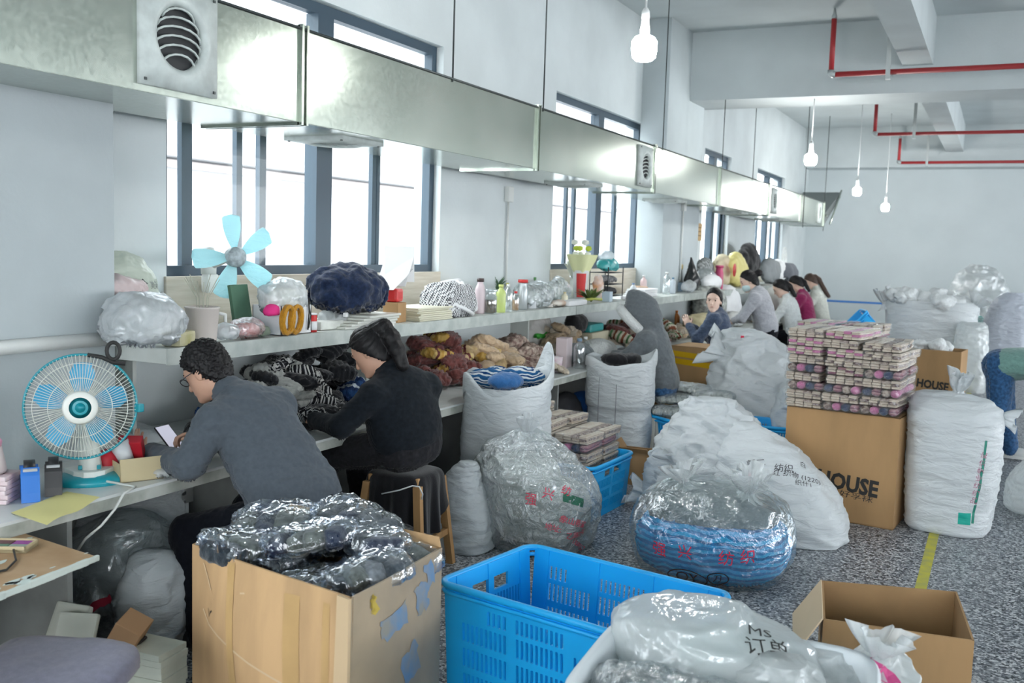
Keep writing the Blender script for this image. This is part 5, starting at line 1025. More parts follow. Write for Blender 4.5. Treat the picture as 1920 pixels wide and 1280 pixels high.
# flat pale packs on the third crate
FLATF = film('flat pack film', white=.25, gloss=.5, rough=.12, bs=14, bump=.9); PALEK = stripes('pale folded knit', [(.62, .62, .56), (.70, .70, .64), (.45, .45, .42), (.66, .65, .6)], 20, 0, warp=.05)
def flatpack(label, loc, rz, w, d, h, mk, wrap, group, seed, n=4, name='flat_pack', tilt=(0, 0), cat='sock bundle', amp=.02, sc=11, part='folded_knit'):
    R = Matrix.Rotation(rz, 3, 'Z') @ Matrix.Rotation(tilt[0], 3, 'X') @ Matrix.Rotation(tilt[1], 3, 'Y'); root = T(name, label, cat, loc, group=group, R=R); r = random.Random(seed)
    for i in range(n):
        x = -w*.42+w*.84*(i+.5)/n; B = Body((x-w/n, -d*.55, -h), (x+w/n, d*.55, h), .009); B.ell((x, r.uniform(-.02, .02), r.uniform(-.1, .1)*h), (w*.5/n, d*.43, h*.42), p=3); P, Q = B.mesh(); P = fold(P, Q, .01, 22, seed+i); qmesh(part, P, Q, mk[(i+seed) % len(mk)], root, False)
    B = Body((-w*.6, -d*.6, -h), (w*.6, d*.6, h), .0085); B.ell((0, 0, 0), (w*.5, d*.5, h*.5), p=3.2); P, Q = B.mesh(); P = fold(P, Q, amp, sc, seed+3, (1, 1, .4), True); P = fold(P, Q, amp*.4, sc*3, seed, (1, 1, .4), True); qmesh('plastic_wrap', P, Q, wrap, root, False); return root
for i, (px, py, z, rz, lab) in enumerate(((1262, 772, .40, .2, 'nearest flat clear pack of pale knits on the crate'), (1345, 770, .42, -.1, 'flat clear pack of pale knits on the crate, near the white bag'), (1265, 748, .47, .4, 'flat clear pack of pale knits lying second from the top at the left'), (1335, 742, .50, .1, 'flat clear pack of pale knits below the topmost one'), (1290, 728, .54, -.2, 'topmost flat clear pack of pale knits'))):
    p = at(px, py, z=z); flatpack(lab, p, rz, .40, .30, .08, [PALEK], FLATF, 'flat packs on the blue crate', i*3+1)
m = MB(); m.b2((-2.66, 8.12, .014), (-2.20, 8.50, .36), .03); tag(m.build('folded_knit_block', PALEK), 'block of folded pale knits filling the crate under the flat packs', 'knitwear')
# silver film packs in the foreground carton
SILV = film('silvery crinkled film', tint=(.93, .96, 1), white=.01, gloss=.5, rough=.06, bs=3.2, bump=.45, base=.14); KD = [cloth('dark slate knit', (.03, .04, .05), .8, 90, .3), cloth('dark navy sock', (.012, .022, .055), .8, 90), cloth('olive grey knit', (.12, .13, .11), .8, 90, .3), cloth('mid grey knit', (.20, .21, .22), .8, 90, .3)]
m = MB(); m.b2((-2.49, 2.60, .02), (-1.79, 3.03, .585), .05); tag(m.build('sock_pile', KD[0]), 'dark mass of socks filling the foreground carton below the film packs', 'socks', kind='stuff')
fpk = [(-2.33, 2.78, .62, .3, 'at the left corner'), (-2.02, 2.66, .615, -.2, 'at the near corner'), (-1.90, 2.92, .64, 1.2, 'at the right corner'), (-2.28, 2.98, .66, .1, 'at the back left'), (-2.02, 2.95, .70, -.3, 'at the back on top'), (-2.17, 2.80, .715, .5, 'highest of the pile'), (-2.38, 2.70, .68, 1.4, 'on top at the left edge'), (-1.88, 2.72, .66, .9, 'sloping to the right side'), (-2.12, 3.02, .735, .2, 'leaning on the back flap'), (-2.4, 2.9, .72, .6, 'over the left back edge')]
for i, (x, y, z, rz, w) in enumerate(fpk): flatpack('silvery film pack of dark socks in the foreground carton, '+w, (x, y, z), rz, .33, .25, .10, [KD[i % 4], KD[(i+1) % 4], KD[(i*2) % 4]], SILV, 'silvery film packs in the foreground carton', i*5+2, n=4, name='film_pack', tilt=(rnd.uniform(-.25, .25), rnd.uniform(-.25, .25)), amp=.045, sc=5, part='sock')
# ------------------------------------------------------------------ loose knits heaped on the tables
def sockproto(mt, seed, L=.20, w=.075, name='knitted_sock', fuzzy=0, kind=0):
    B = Body((-L, -L*.8, -.06), (L, L*.8, .09), .009)
    if kind == 0: B.ell((0, 0, .02), (L*.5, w*.75, .026), k=.02, p=2.6); B.ell((-L*.2, 0, .035), (L*.3, w*.7, .02), k=.01, p=2.6); B.ell((L*.33, 0, .02), (L*.13, w*.85, .032), k=.01)
    elif kind == 1: B.ell((0, 0, .03), (L*.38, L*.34, .04), k=.02); B.ell((L*.3, 0, .025), (.025, L*.38, .035), k=.012); B.ell((-L*.3, .03, .03), (.06, .05, .03), k=.02)
    else:
        for a in (-1, 0, 1): B.cap((-L*.4, a*.035, .02), (L*.35, a*.05+.01, .022), .026, .022, k=.006)
    P, Q = B.mesh(); r = P.copy(); N = vnormals(P, Q); P = P+N*(.005*np.sin(P[:, 1]*260+3*np.sin(P[:, 0]*18)))[:, None]; P = fold(P, Q, .014, 18, seed, rid=True)
    if fuzzy: P = P+N*(.012*np.abs(pn(P*190)))[:, None]
    o = qmesh(name, P, Q, mt); o['category'] = 'sock'; return o
def heap(protos, cx, cy, z0, rx, ry, layers, per, lab, group, seed=0, rz=0, tilt=.5, hz=.05):
    r = random.Random(seed); n = 0
    for k in range(layers):
        f = 1-.72*(k/max(1, layers-1)) if layers > 1 else 1; cnt = max(2, int(per*.62*(f**1.5)))
        for i in range(cnt):
            a = 2*PI*(i+r.random()*.7)/cnt; q = f*math.sqrt(r.uniform(.25 if k < layers-1 else 0, 1)); x = cx+rx*q*math.cos(a); y = cy+ry*q*math.sin(a)
            R = Matrix.Rotation(r.uniform(0, 6.28), 3, 'Z') @ Matrix.Rotation(r.uniform(-tilt, tilt), 3, 'X') @ Matrix.Rotation(r.uniform(-tilt, tilt)*.8, 3, 'Y')
            pi = r.randrange(len(protos)); c = dup(protos[pi][0], V(x, y, z0+.012+k*hz+r.uniform(0, .012)), None, protos[pi][1]+lab, group, R=R, scale=r.uniform(1.05, 1.4)); n += 1
    return n
def kill(pr):
    for o, _ in pr: bpy.data.objects.remove(o)
STB = stripes('black and white striped knit', [(.012, .012, .015), (.60, .60, .58), (.012, .012, .015), (.5, .5, .5), (.02, .02, .025)], 30, 0, warp=.05); WG = cloth('light grey knit', (.36, .37, .35), .9, 70, .15); BKD = cloth('black sock knit', (.010, .011, .014), .8, 90); NVB = stripes('navy knit with pale cuff', [(.012, .03, .09), (.015, .05, .14), (.012, .03, .09), (.4, .45, .5)], 9, 0)
pr = [(sockproto(STB, 1, kind=0), 'black and white striped sock'), (sockproto(WG, 2, kind=1), 'light grey knitted sock'), (sockproto(BKD, 3, kind=1), 'black knitted sock'), (sockproto(NVB, 4, kind=0), 'navy sock with a pale cuff'), (sockproto(BKD, 6, kind=0, L=.24), 'black knitted sock'), (sockproto(STB, 7, kind=1, L=.22), 'black and white striped sock')]
heap(pr, -3.62, 4.35, TZ, .30, .46, 6, 30, ' in the heap between the man and the ponytail woman', 'dark socks heaped on the table', 3, hz=.052)
heap([pr[2], pr[3], pr[4]], -3.78, 4.98, TZ, .24, .34, 7, 14, ' in the tall dark heap behind the ponytail woman', 'black socks heaped behind the woman', 8, hz=.055)
kill(pr)
TANM = stripes('tan and maroon striped knit', [(.50, .36, .20), (.55, .42, .24), (.52, .38, .22), (.16, .05, .05), (.58, .44, .2)], 11, 0, warp=.03); TAN = cloth('tan ribbed knit', (.52, .39, .26), .9, 60, .12); MARF = cloth('fuzzy maroon yarn', (.15, .05, .045), 1, 50, .4); LEO2 = mat('speckled mauve knit', (.18, .10, .09), .95, col2=(.58, .48, .40), vs=28, bump=.6, bs=100); YEL = stripes('ochre and maroon knit', [(.50, .30, .07), (.6, .42, .16), (.16, .05, .05), (.52, .34, .1)], 12, 0); MCR = cloth('cream knit', (.58, .50, .40), .9, 60, .15)
pr = [(sockproto(TANM, 11, kind=0), 'tan sock with maroon bands'), (sockproto(TAN, 12, kind=1), 'tan ribbed sock'), (sockproto(MARF, 13, kind=1, fuzzy=1), 'fuzzy maroon knit'), (sockproto(LEO2, 14, kind=1), 'speckled mauve and cream knit'), (sockproto(YEL, 15, kind=0), 'ochre sock with maroon bands'), (sockproto(LEO2, 16, kind=2), 'speckled mauve and cream knit'), (sockproto(MCR, 17, kind=2), 'cream knitted sock'), (sockproto(TAN, 18, kind=0, L=.26), 'tan ribbed sock')]
heap([pr[2], pr[2], pr[4], pr[0]], -3.72, 6.35, TZ, .28, .36, 6, 18, ' at the maroon end of the heap on the second table', 'maroon and ochre knits on the table', 21, hz=.055)
heap([pr[0], pr[1], pr[7], pr[4]], -3.55, 6.75, TZ, .30, .32, 5, 18, ' in the middle of the heap on the second table', 'tan striped socks on the table', 22, hz=.05)
heap([pr[3], pr[5], pr[3], pr[6]], -3.62, 7.35, TZ, .36, .50, 5, 26, ' at the far end of the heap on the second table', 'speckled socks on the table', 23, hz=.045)
heap([pr[6], pr[6], pr[1]], -3.78, 8.75, TZ, .2, .3, 5, 12, ' in the small cream heap beyond the white bag', 'cream socks on the table', 24, hz=.05)
GRB = stripes('green and brown knit', [(.10, .22, .10), (.55, .50, .40), (.22, .07, .04), (.6, .55, .45)], 14, 0)
p2 = [(sockproto(GRB, 19, kind=1), 'green, brown and cream knit')]
heap([p2[0], pr[6], pr[2]], -3.55, 10.1, TZ, .34, .55, 5, 18, ' heaped on the table past the hooded worker', 'mixed knits past the hooded worker', 25, hz=.055)
heap([pr[6], pr[1], p2[0]], -3.5, 11.2, TZ, .28, .4, 3, 9, ' on the table before the woman looking back', 'cream knits before the woman looking back', 26)
heap([pr[6], pr[6], pr[1]], -3.45, 12.6, TZ, .26, .5, 3, 12, ' under the standing woman hands', 'cream knits before the standing woman', 27)
heap([pr[6], p2[0]], -3.55, 15.3, TZ, .3, .8, 3, 12, ' on the table before the woman in white', 'knits on the far table', 28)
kill(pr); kill(p2)
# ------------------------------------------------------------------ things on the shelf
def sh(px, py, z=None):
    p = at(px, py, z=SZ+.001 if z is None else z)
    if p.x < -3.92: p = at(px, py, x=-3.92); p.z = SZ+.001
    if p.x > SXF-.06: p = at(px, py, x=SXF-.06); p.z = SZ+.001
    return p
CLR = film('clear bottle', tint=(.92, .96, .96), white=.10, gloss=.45, rough=.05, bs=3, bump=.1); WPL = mat('white plastic'); PAPER = mat('white paper', (.76, .77, .78), .8); YARN = cloth('mustard yarn', (.50, .24, .02), 1, 120)
def shx(px, x=-3.72): p = at(px, 525, x=x); p.z = SZ+.002; return p
def crumple(label, p, r, mt, cat='bag', name='crumpled_bag', seed=0, amp=.3, sc=None, group=None, res=.01, inside=None):
    r = r if isinstance(r, tuple) else (r, r, r*.8); q = max(r); B = Body((-r[0]-q*.4, -r[1]-q*.4, -.02), (r[0]+q*.4, r[1]+q*.4, 2*r[2]+q*.4), res); B.ell((0, 0, r[2]*.9), r, p=2.3); B.cut((0, 0, .003), (0, 0, -1)); P, Q = B.mesh(); P = fold(P, Q, amp*q, (sc or .9)/q, seed, rid=True); P = fold(P, Q, amp*q*.3, 3.2/q, seed+2, rid=True); P[:, 2] = np.maximum(P[:, 2], .002)
    if inside:
        root = T(name, label, cat, p, group=group); qmesh('bag_skin', P, Q, mt, root, False); blob('contents', inside, root, (0, 0, r[2]*.75), tuple(x*.72 for x in r), seed, .02, 12, max(res, r[2]/6)); return root
    b = MB(); b.v = [tuple(x+np.array(p)) for x in P]; b.f = [tuple(x) for x in Q]; b.mi = [0]*len(Q); b.sm = [True]*len(Q); return tag(b.build(name, mt, origin=p), label, cat, group)
def bottle(label, p, r, h, mt, capm, cat='bottle', name='bottle', neck=.35, fill=None, group=None):
    root = T(name, label, cat, p, group=group); m = MB(); m.lathe([(r*.9, 0), (r, .01), (r, h*.68), (r*.85, h*.76), (r*neck, h*.86), (r*neck, h*.92)], n=20); m.build('bottle_body', mt, root); m = MB(); m.lathe([(r*neck*1.25, h*.9), (r*neck*1.25, h), (0, h)], n=16); m.build('cap', capm, root)
    if fill: m = MB(); m.lathe([(r*.85, .006), (r*.92, .012), (r*.92, h*.55), (0, h*.55)], n=20); m.build('contents', fill, root)
    return root
def bxt(label, p, d, mt, cat='box', name='box', rz=0, bev=.003, group=None, R=None):
    m = MB(); m.box((p[0], p[1], p[2]+d[2]/2), d, R or rz, bev); return tag(m.build(name, mt), label, cat, group)
RDM = mat('red gloss', (.60, .03, .03), .4); GRN = mat('dark green board', (.07, .16, .10), .7, var=.1); CYAN = woven('cyan translucent plastic', (.62, .90, .94), .5); 
# near end of the shelf
r_, o_, G = sackobj('pale green printed poly bag standing upright on the shelf by the near column', sh(262, 628)+V(-.10, .0, 0), [(0, 0, 0, .09, .17, 2.6), (.02, 0, 0, .10, .19, 2.6), (.18, 0, 0, .10, .20, 2.4), (.32, -.02, 0, .07, .18, 2.2), (.40, -.04, 0, .04, .13, 2), (.43, -.05, 0, .01, .05, 2)], mat('pale green poly', (.50, .56, .48), .4, bump=.3, bs=10), seed=81, amp=.02, sc=8, name='printed_bag', part='bag_skin', cat='bag')
for q, w, h, rt, c in (((268, 533), .035, .06, -30, (.03, .04, .04)), ((256, 548), .04, .09, -35, (.45, .24, .25)), ((244, 560), .05, .07, -30, (.10, .10, .09)), ((238, 575), .05, .07, -20, (.35, .26, .2)), ((235, 588), .05, .06, -10, (.10, .12, .17))): decal(o_, '', q, .1, mat('print %s' % (c,), c, .6), rt, 'picture_print', mesh_fn=patch_fn(w, h, 5, 5, 2, .006))
decal(o_, '美美', (290, 535), .045, mat('grey print', (.2, .22, .22), .7), 0)
crumple('big thin white plastic bag sagging over the near end of the shelf', sh(285, 665)+V(-.08, .02, 0), (.16, .17, .12), film('thin white bag', tint=(.9, .93, 1), white=.66, gloss=.20, bs=7, bump=.8), seed=3, amp=.35)
crumple('small pale pinkish bag on top of the white bag at the near end', sh(262, 640)+V(-.16, .0, .2), (.08, .16, .05), mat('pinkish bag', (.62, .50, .50), .4), seed=5)
bxt('olive and yellow flat packet beside the pale plastic jug', sh(335, 668), (.10, .16, .07), mat('olive packet', (.36, .33, .14), .6, col2=(.55, .52, .35), vs=8), 'packet', 'packet', .3, .015)
p = sh(388, 652)+V(-.05, .02, 0); root = T('plastic_jug', 'pale pinkish plastic jug with a handle on the shelf', 'jug', p); m = MB(); m.lathe([(.066, 0), (.07, .01), (.083, .165), (.088, .17), (.082, .175), (.078, .165), (.064, .012), (0, .01)], n=28); m.build('jug_body', mat('pale pink plastic', (.62, .56, .52), .4), root); m = MB(); m.tube([(.03, .08, .14), (.03, .13, .13), (.03, .135, .07), (.03, .075, .04)], .009, 8); m.build('handle', WPL, root)
m = MB()
for k in range(9): a = k*.7; m.tube([(p.x+.02*math.cos(a), p.y+.02*math.sin(a), p.z+.012), (p.x+.03*math.cos(a), p.y+.03*math.sin(a), p.z+.22), (p.x+(.05+.02*(k % 3))*math.cos(a), p.y+.1*math.sin(a), p.z+.30+.012*(k % 4))], .0018, 5)
tag(m.build('dried_stem_bunch', mat('dry straw', (.42, .42, .34), .8)), 'bunch of dry stems standing in the pale jug', 'dried plant', kind='thing')
crumple('small white crumpled bag right of the pale jug', sh(425, 648), .055, film('thin white bag'), seed=7); crumple('clear bag with reddish things in it beside the green folder', sh(462, 640), (.06, .10, .05), film('rosy clear bag', tint=(1, .8, .78), white=.3, gloss=.4), seed=9, inside=mat('red beads', (.55, .16, .14), .6))
crumple('royal blue packet lying in front of the green folder', sh(458, 630)+V(.0, .02, 0), (.035, .09, .035), mat('royal blue packet', (.02, .07, .42), .35), cat='packet', name='packet', seed=11, amp=.2); crumple('small grey green wire bundle on the shelf edge', sh(489, 645), (.04, .05, .03), mat('grey green wire', (.16, .20, .15), .8), cat='wire', name='wire_bundle', seed=12)
p = sh(473, 628); R = Matrix.Rotation(.1, 3, 'Z') @ Matrix.Rotation(math.radians(-10), 3, 'Y'); m = MB(); m.box((p.x-.08, p.y, p.z+.135), (.02, .155, .27), R, .003); tag(m.build('folder', GRN), 'dark green board folder leaning upright on the shelf', 'folder')
p = sh(545, 635)+V(-.06, 0, 0); root = T('open_box', 'white open box on the shelf hung with yarn', 'box', p); m = MB()
for a, b in (((-.10, -.13, 0), (-.095, .13, .16)), ((.095, -.13, 0), (.10, .13, .16)), ((-.10, -.13, 0), (.10, -.125, .16)), ((-.10, .125, 0), (.10, .13, .16)), ((-.10, -.13, 0), (.10, .13, .004))): m.b2(a, b)
m.build('box_wall', PAPER, root)
crumple('clear bag of white things piled in the white box', p+V(0, .0, .1), (.09, .15, .10), film('thin white bag'), seed=14, inside=mat('cream stuff', (.62, .60, .45), .8)); crumple('bright pink cloth tucked at the corner of the white box', p+V(.05, -.15, .10), (.035, .05, .035), mat('hot pink cloth', (.72, .03, .22), .8), cat='cloth', name='cloth', seed=15)
for k, dy in enumerate((-.09, -.02)):
    m = MB()
    for j in range(16): a = j*.39; m.tube([(p.x+.11+.012*math.cos(a*3), p.y+dy+.045*math.sin(t+a*.06)*1.0+.006*math.sin(a*5), p.z+.085+.075*math.cos(t)+.004*math.cos(a*4)) for t in [2*PI*q/14 for q in range(14)]], .0075, 5, closed=True)
    tag(m.build('yarn_hank', YARN), 'mustard yarn hank hanging on the front of the white box, '+('left' if k == 0 else 'right')+' one', 'yarn', 'mustard yarn hanks')
m = MB(); m.tube([(p.x+.105, p.y+.10, p.z+.20), (p.x+.112, p.y+.095, p.z+.12), (p.x+.108, p.y+.09, p.z+.02)], .004, 6); m.tube([(p.x+.106, p.y+.10, p.z+.16), (p.x+.108, p.y+.115, p.z+.10), (p.x+.106, p.y+.10, p.z+.03)], .003, 6); tag(m.build('hanging_string', mat('black cord', (.015, .015, .015), .6)), 'thin black cord hanging down the front of the white box', 'cord')
p = sh(583, 640); root = T('tin_can', 'small red and white tin on the shelf', 'tin', p); m = MB(); m.lathe([(.033, 0), (.033, .10), (0, .10)], n=20); m.build('can_body', RDM, root); m = MB(); m.lathe([(.0345, .012), (.0345, .062)], n=20); m.build('white_band', PAPER, root); m = MB(); m.lathe([(.035, .098), (.035, .106), (0, .106)], n=20); m.build('lid', PAPER, root)
bottle('small clear tumbler beside the red and white tin', sh(571, 645), .025, .09, CLR, CLR, 'tumbler', 'tumbler', .9)
crumple('dark twig scrap pile behind the red tin', sh(590, 620)+V(-.12, 0, 0), (.05, .08, .07), mat('dark scraps', (.12, .13, .09), .9), cat='scraps', name='scrap_pile', seed=17)
# navy jacket heap on flat white packets
p = sh(675, 625); 
for k in range(5): bxt('flat clear packet in the stack under the navy jacket', (p.x-.08+.01*k, p.y+.02*k, p.z+k*.016), (.34, .46-.02*k, .015), mat('clear packet stack', (.62, .63, .58), .3, bump=.2, bs=20), 'packet', 'flat_packet', .04*k-.1, .004, 'packets under the navy jacket')
crumple('navy blue quilted jacket heaped on the shelf behind the ponytail woman', (p.x-.12, p.y+.02, p.z+.082), (.17, .25, .13), cloth('navy quilted cloth', (.012, .022, .055), .6, 70, .3), cat='jacket', name='navy_jacket', seed=20, amp=.42)
m = MB(); q = at(648, 590, y=p.y-.2); m.box((q.x, q.y, q.z), (.02, .04, .025), .3, .004); tag(m.build('cloth_label', PAPER), 'tiny white label sticking out of the navy jacket', 'label')
crumple('pale patterned cloth on top of the navy jacket', (p.x-.15, p.y+.12, p.z+.27), (.07, .12, .05), mat('pale patterned cloth', (.55, .58, .52), .9, col2=(.3, .36, .3), vs=30), cat='cloth', name='cloth', seed=22)
p = sh(757, 610)
bxt('small brown cardboard box on the shelf right of the navy jacket', (p.x-.06, p.y-.02, p.z), (.11, .12, .13), KRAFT, 'box', 'cardboard_box', .1); bxt('red packet sitting on the small brown box', (p.x-.08, p.y, p.z+.131), (.09, .12, .09), RDM, 'packet', 'packet', .2, .02)
for k in range(3):
    R = Matrix.Rotation(.3*k, 3, 'Z') @ Matrix.Rotation(.5+.25*k, 3, 'X'); m = MB(); m.box((p.x-.14, p.y+.05+.05*k, p.z+.28+.05*k), (.20, .28, .003), R); tag(m.build('paper_sheet', PAPER), 'white paper sheet propped above the red packet, '+('lowest', 'middle', 'topmost')[k]+' of three', 'paper', 'white papers on the shelf')
p = sh(803, 612)
for k in range(7): bxt('flat clear cream-edged packet in the neat stack on the shelf', (p.x-.08+.008*math.sin(k), p.y+.0+.012*math.cos(k*2), p.z+k*.013), (.28, .44, .012), mat('cream packet stack', (.66, .64, .50), .35, bump=.15, bs=25), 'packet', 'flat_packet', .05*math.sin(k*3), .004, 'stacked cream packets')
# checked tote bag
def checks():
    m, n, l = nt('black and white check'); o = n.new('ShaderNodeOutputMaterial'); b = n.new('ShaderNodeBsdfPrincipled'); l.new(b.outputs[0], o.inputs[0]); tc = n.new('ShaderNodeTexCoord'); c = n.new('ShaderNodeTexChecker'); c.inputs[1].default_value = (.72, .74, .75, 1); c.inputs[2].default_value = (.03, .03, .04, 1); c.inputs['Scale'].default_value = 80; l.new(tc.outputs['Object'], c.inputs[0]); l.new(c.outputs[0], b.inputs['Base Color']); b.inputs['Roughness'].default_value = .8; return m
p = sh(853, 602)+V(-.08, .02, 0); root = T('tote_bag', 'black and white checked tote bag with white straps lying on the shelf', 'tote bag', p); B = Body((-.25, -.4, -.02), (.25, .4, .35), .012); B.ell((0, .02, .11), (.13, .27, .13), p=3); B.cut((0, 0, .003), (0, 0, -1)); B.cut((.05, -.12, .19), (.3, -.8, 1)); P, Q = B.mesh(); P = fold(P, Q, .03, 7, 4, rid=True); qmesh('bag_body', P, Q, checks(), root, False)
for pts in ([(.10, -.26, .02), (.125, -.12, .10), (.14, .02, .06), (.15, .12, .02)], [(.12, -.18, .03), (.12, -.05, .12), (.10, .05, .21), (.02, .1, .25)], [(.13, .0, .05), (.12, .06, .18), (.05, .12, .245)]): m = MB(); m.tube(pts, .016, 6); m.build('strap', PAPER, root)
m = MB(); m.tube([(-.1, -.14, .20), (0, .0, .245), (-.02, .2, .25), (-.1, .28, .2)], .022, 8); m.build('rim_band', PAPER, root)
# bottles and cups
crumple('orange yellow packet standing behind the checked tote', sh(885, 580)+V(-.16, 0, .0), (.05, .09, .12), mat('orange yellow packet', (.72, .42, .02), .4), cat='packet', name='packet', seed=24, amp=.15)
bottle('pink white tumbler with a dark flip cap right of the checked tote', sh(912, 592)+V(-.06, 0, 0), .04, .27, mat('pink white tumbler', (.66, .55, .58), .35), mat('dark cap', (.05, .03, .03), .4), neck=.55)
bottle('clear jar of dark dried fruit on the shelf edge', sh(918, 598), .055, .19, CLR, CLR, 'jar', 'glass_jar', .85, mat('dark dried fruit', (.10, .07, .03), .7, var=.5, vs=50)); bottle('lime green drink bottle next to the dark jar', sh(938, 596), .04, .22, mat('lime drink', (.50, .60, .20), .3), mat('lime cap', (.55, .62, .2), .4), neck=.4)
bottle('tall clear bottle right of the lime green one', sh(952, 590), .035, .22, CLR, WPL); bottle('clear bottle with amber dregs and a red cap', sh(966, 586), .03, .16, CLR, RDM, fill=mat('amber dregs', (.35, .16, .03), .3)); bottle('grey steel flask with a red top', sh(985, 588)+V(-.03, 0, 0), .042, .25, mat('brushed flask', (.4, .43, .44), .35, .6), RDM, neck=.8)
p = sh(957, 570)+V(-.2, .1, 0); root = T('potted_plant', 'small leafy pot plant behind the bottles', 'plant', p); m = MB(); m.lathe([(.04, 0), (.055, .09), (.05, .09), (.0, .08)], n=16); m.build('pot', mat('grey pot', (.4, .42, .4), .7), root)
rr = random.Random(3)
def leaves(root, n, z0, h, spread, lw, mt, name='foliage', c=(0, 0)):
    m = MB()
    for k in range(n):
        a = rr.uniform(0, 6.28); e = rr.uniform(.3, 1); b = V(c[0], c[1], z0); t = V(c[0]+spread*e*math.cos(a), c[1]+spread*e*math.sin(a), z0+h*rr.uniform(.5, 1)); md = b.lerp(t, .55)+V(0, 0, h*.15); s_ = (t-b).cross(V(0, 0, 1)); s_ = s_.normalized()*lw if s_.length > 1e-4 else V(lw, 0, 0); m.add([b, md-s_, t, md+s_, md+V(0, 0, lw*.4)], [(0, 1, 4), (1, 2, 4), (2, 3, 4), (3, 0, 4)], True)
    return m.build(name, mt, root)
leaves(root, 26, .08, .17, .13, .018, mat('leaf green', (.12, .22, .12), .6, var=.3, vs=20))
crumple('grey clear plastic bag heaped on the shelf between bottles and flowers', sh(1022, 583)+V(-.12, 0, 0), (.12, .24, .10), film('grey clear bag', white=.35, gloss=.4), seed=27); crumple('tan and white slipper shaped bundle on the shelf', sh(1046, 578), (.05, .11, .03), mat('tan slipper', (.55, .38, .28), .8, col2=(.7, .66, .6), vs=7), cat='bundle', name='bundle', seed=28, amp=.15); bxt('long flat white tray on the shelf', sh(1070, 576), (.16, .42, .05), PAPER, 'tray', 'white_tray', .0, .015)
# flowers, cup, rack under the second window
p = sh(1104, 563)+V(-.10, 0, 0); root = T('paper_cup', 'large red and white cup holding wrapped flowers on the shelf', 'cup', p); m = MB(); m.lathe([(.06, 0), (.085, .30), (.08, .30), (.055, .01)], n=24); m.build('cup_body', PAPER, root); m = MB(); m.grid([[(rr_*math.cos(a), rr_*math.sin(a), z) for a in [-1.7+.16*k for k in range(9)]] for rr_, z in ((.067, .03), (.0845, .27))]); m.build('red_panel', RDM, root)
root = T('flower_bouquet', 'bouquet in pale yellow wrap standing in the red and white cup', 'flowers', p+V(0, 0, .10)); m = MB(); n = 26; m.grid([[(r*(1+.15*math.sin(5*2*PI*k/n))*math.cos(2*PI*k/n), r*(1+.15*math.sin(5*2*PI*k/n))*math.sin(2*PI*k/n), z) for k in range(n)] for r, z in ((.03, 0), (.06, .15), (.13, .30), (.15, .36))], True); m.build('paper_wrap', mat('pale yellow wrap', (.72, .74, .42), .6), root)
for k in range(9): a = k*.7; m = MB(); c = (.07*math.cos(a), .08*math.sin(a), .36+.06*(k % 3)); m.lathe([(0, -.03), (.035, -.01), (.03, .02), (0, .03)], c, 10); m.build('bloom', [mat('white bloom', (.75, .78, .70), .8), mat('lime bloom', (.45, .55, .05), .8)][k % 3 == 1], root)
p = sh(1108, 573); root = T('leafy_sprig', 'dark green leafy sprigs lying at the foot of the red and white cup', 'leaves', p); leaves(root, 30, .01, .14, .22, .022, mat('olive leaf', (.13, .18, .05), .6, var=.4, vs=20)); m = MB(); m.tube([(-.02, -.2, .03), (.03, 0, .045), (.02, .22, .03)], .014, 8); m.build('stem', mat('yellow green stem', (.35, .38, .06), .5), root)
p = sh(1072, 545); root = T('white_flowers', 'pale white artificial flowers in a thin vase by the second window', 'flowers', p); m = MB(); m.lathe([(.03, 0), (.035, .1), (.02, .2), (.03, .24), (.0, .23)], n=16); m.build('vase', CLR, root); leaves(root, 18, .2, .25, .12, .03, mat('white bloom'), 'petals')
p = sh(1156, 562)+V(-.12, .0, 0); root = T('wire_rack', 'small black wire rack of sewing things on the shelf', 'rack', p); WIRE = mat('black wire', (.03, .035, .04), .5, .5)
for x in (-.1, .1):
    for y in (-.22, .22): m = MB(); m.tube([(x, y, 0), (x, y, .34)], .006, 6); m.build('rack_post', WIRE, root)
for z in (.04, .16, .28):
    m = MB(); m.tube([(-.1, -.22, z), (.1, -.22, z), (.1, .22, z), (-.1, .22, z)], .005, 6, closed=True)
    for k in range(7): m.tube([(-.1, -.2+.066*k, z), (.1, -.2+.066*k, z)], .003, 4)
    m.build('rack_shelf', WIRE, root)
crumple('teal plastic bundle in clear film on top of the wire rack', p+V(0, 0, .286), (.08, .20, .07), mat('teal film bundle', (.04, .33, .34), .3), cat='bundle', name='bundle', seed=31, amp=.2); crumple('white plastic bag on the teal bundle', p+V(-.02, 0, .39), (.06, .14, .05), film('thin white bag'), seed=32)
crumple('dark threads on the middle level of the wire rack', p+V(0, 0, .166), (.08, .18, .04), mat('dark threads', (.06, .06, .07), .8, col2=(.3, .3, .3), vs=30), cat='thread', name='thread_pile', seed=33, amp=.15); crumple('black threads on the bottom level of the wire rack', p+V(0, 0, .046), (.08, .18, .04), mat('black threads', (.03, .03, .035), .8), cat='thread', name='thread_pile', seed=34, amp=.15)
crumple('orange and white doll sized cloth hung left of the wire rack', p+V(.02, -.3, .0), (.04, .06, .13), mat('orange white cloth', (.62, .30, .14), .8, col2=(.7, .7, .72), vs=9), cat='cloth', name='cloth', seed=35); bxt('small pale blue and brown box before the wire rack', sh(1138, 572), (.08, .12, .10), mat('pale blue box', (.45, .55, .62), .6), 'box', 'small_box', .1)
for k in range(4): q = sh(1217, 556); bxt('folded white towel in the flat stack on the shelf', (q.x-.1, q.y+.02*k, q.z+k*.022), (.22, .55, .021), PAPER, 'towel', 'folded_towel', .02*k, .008, 'white towels')
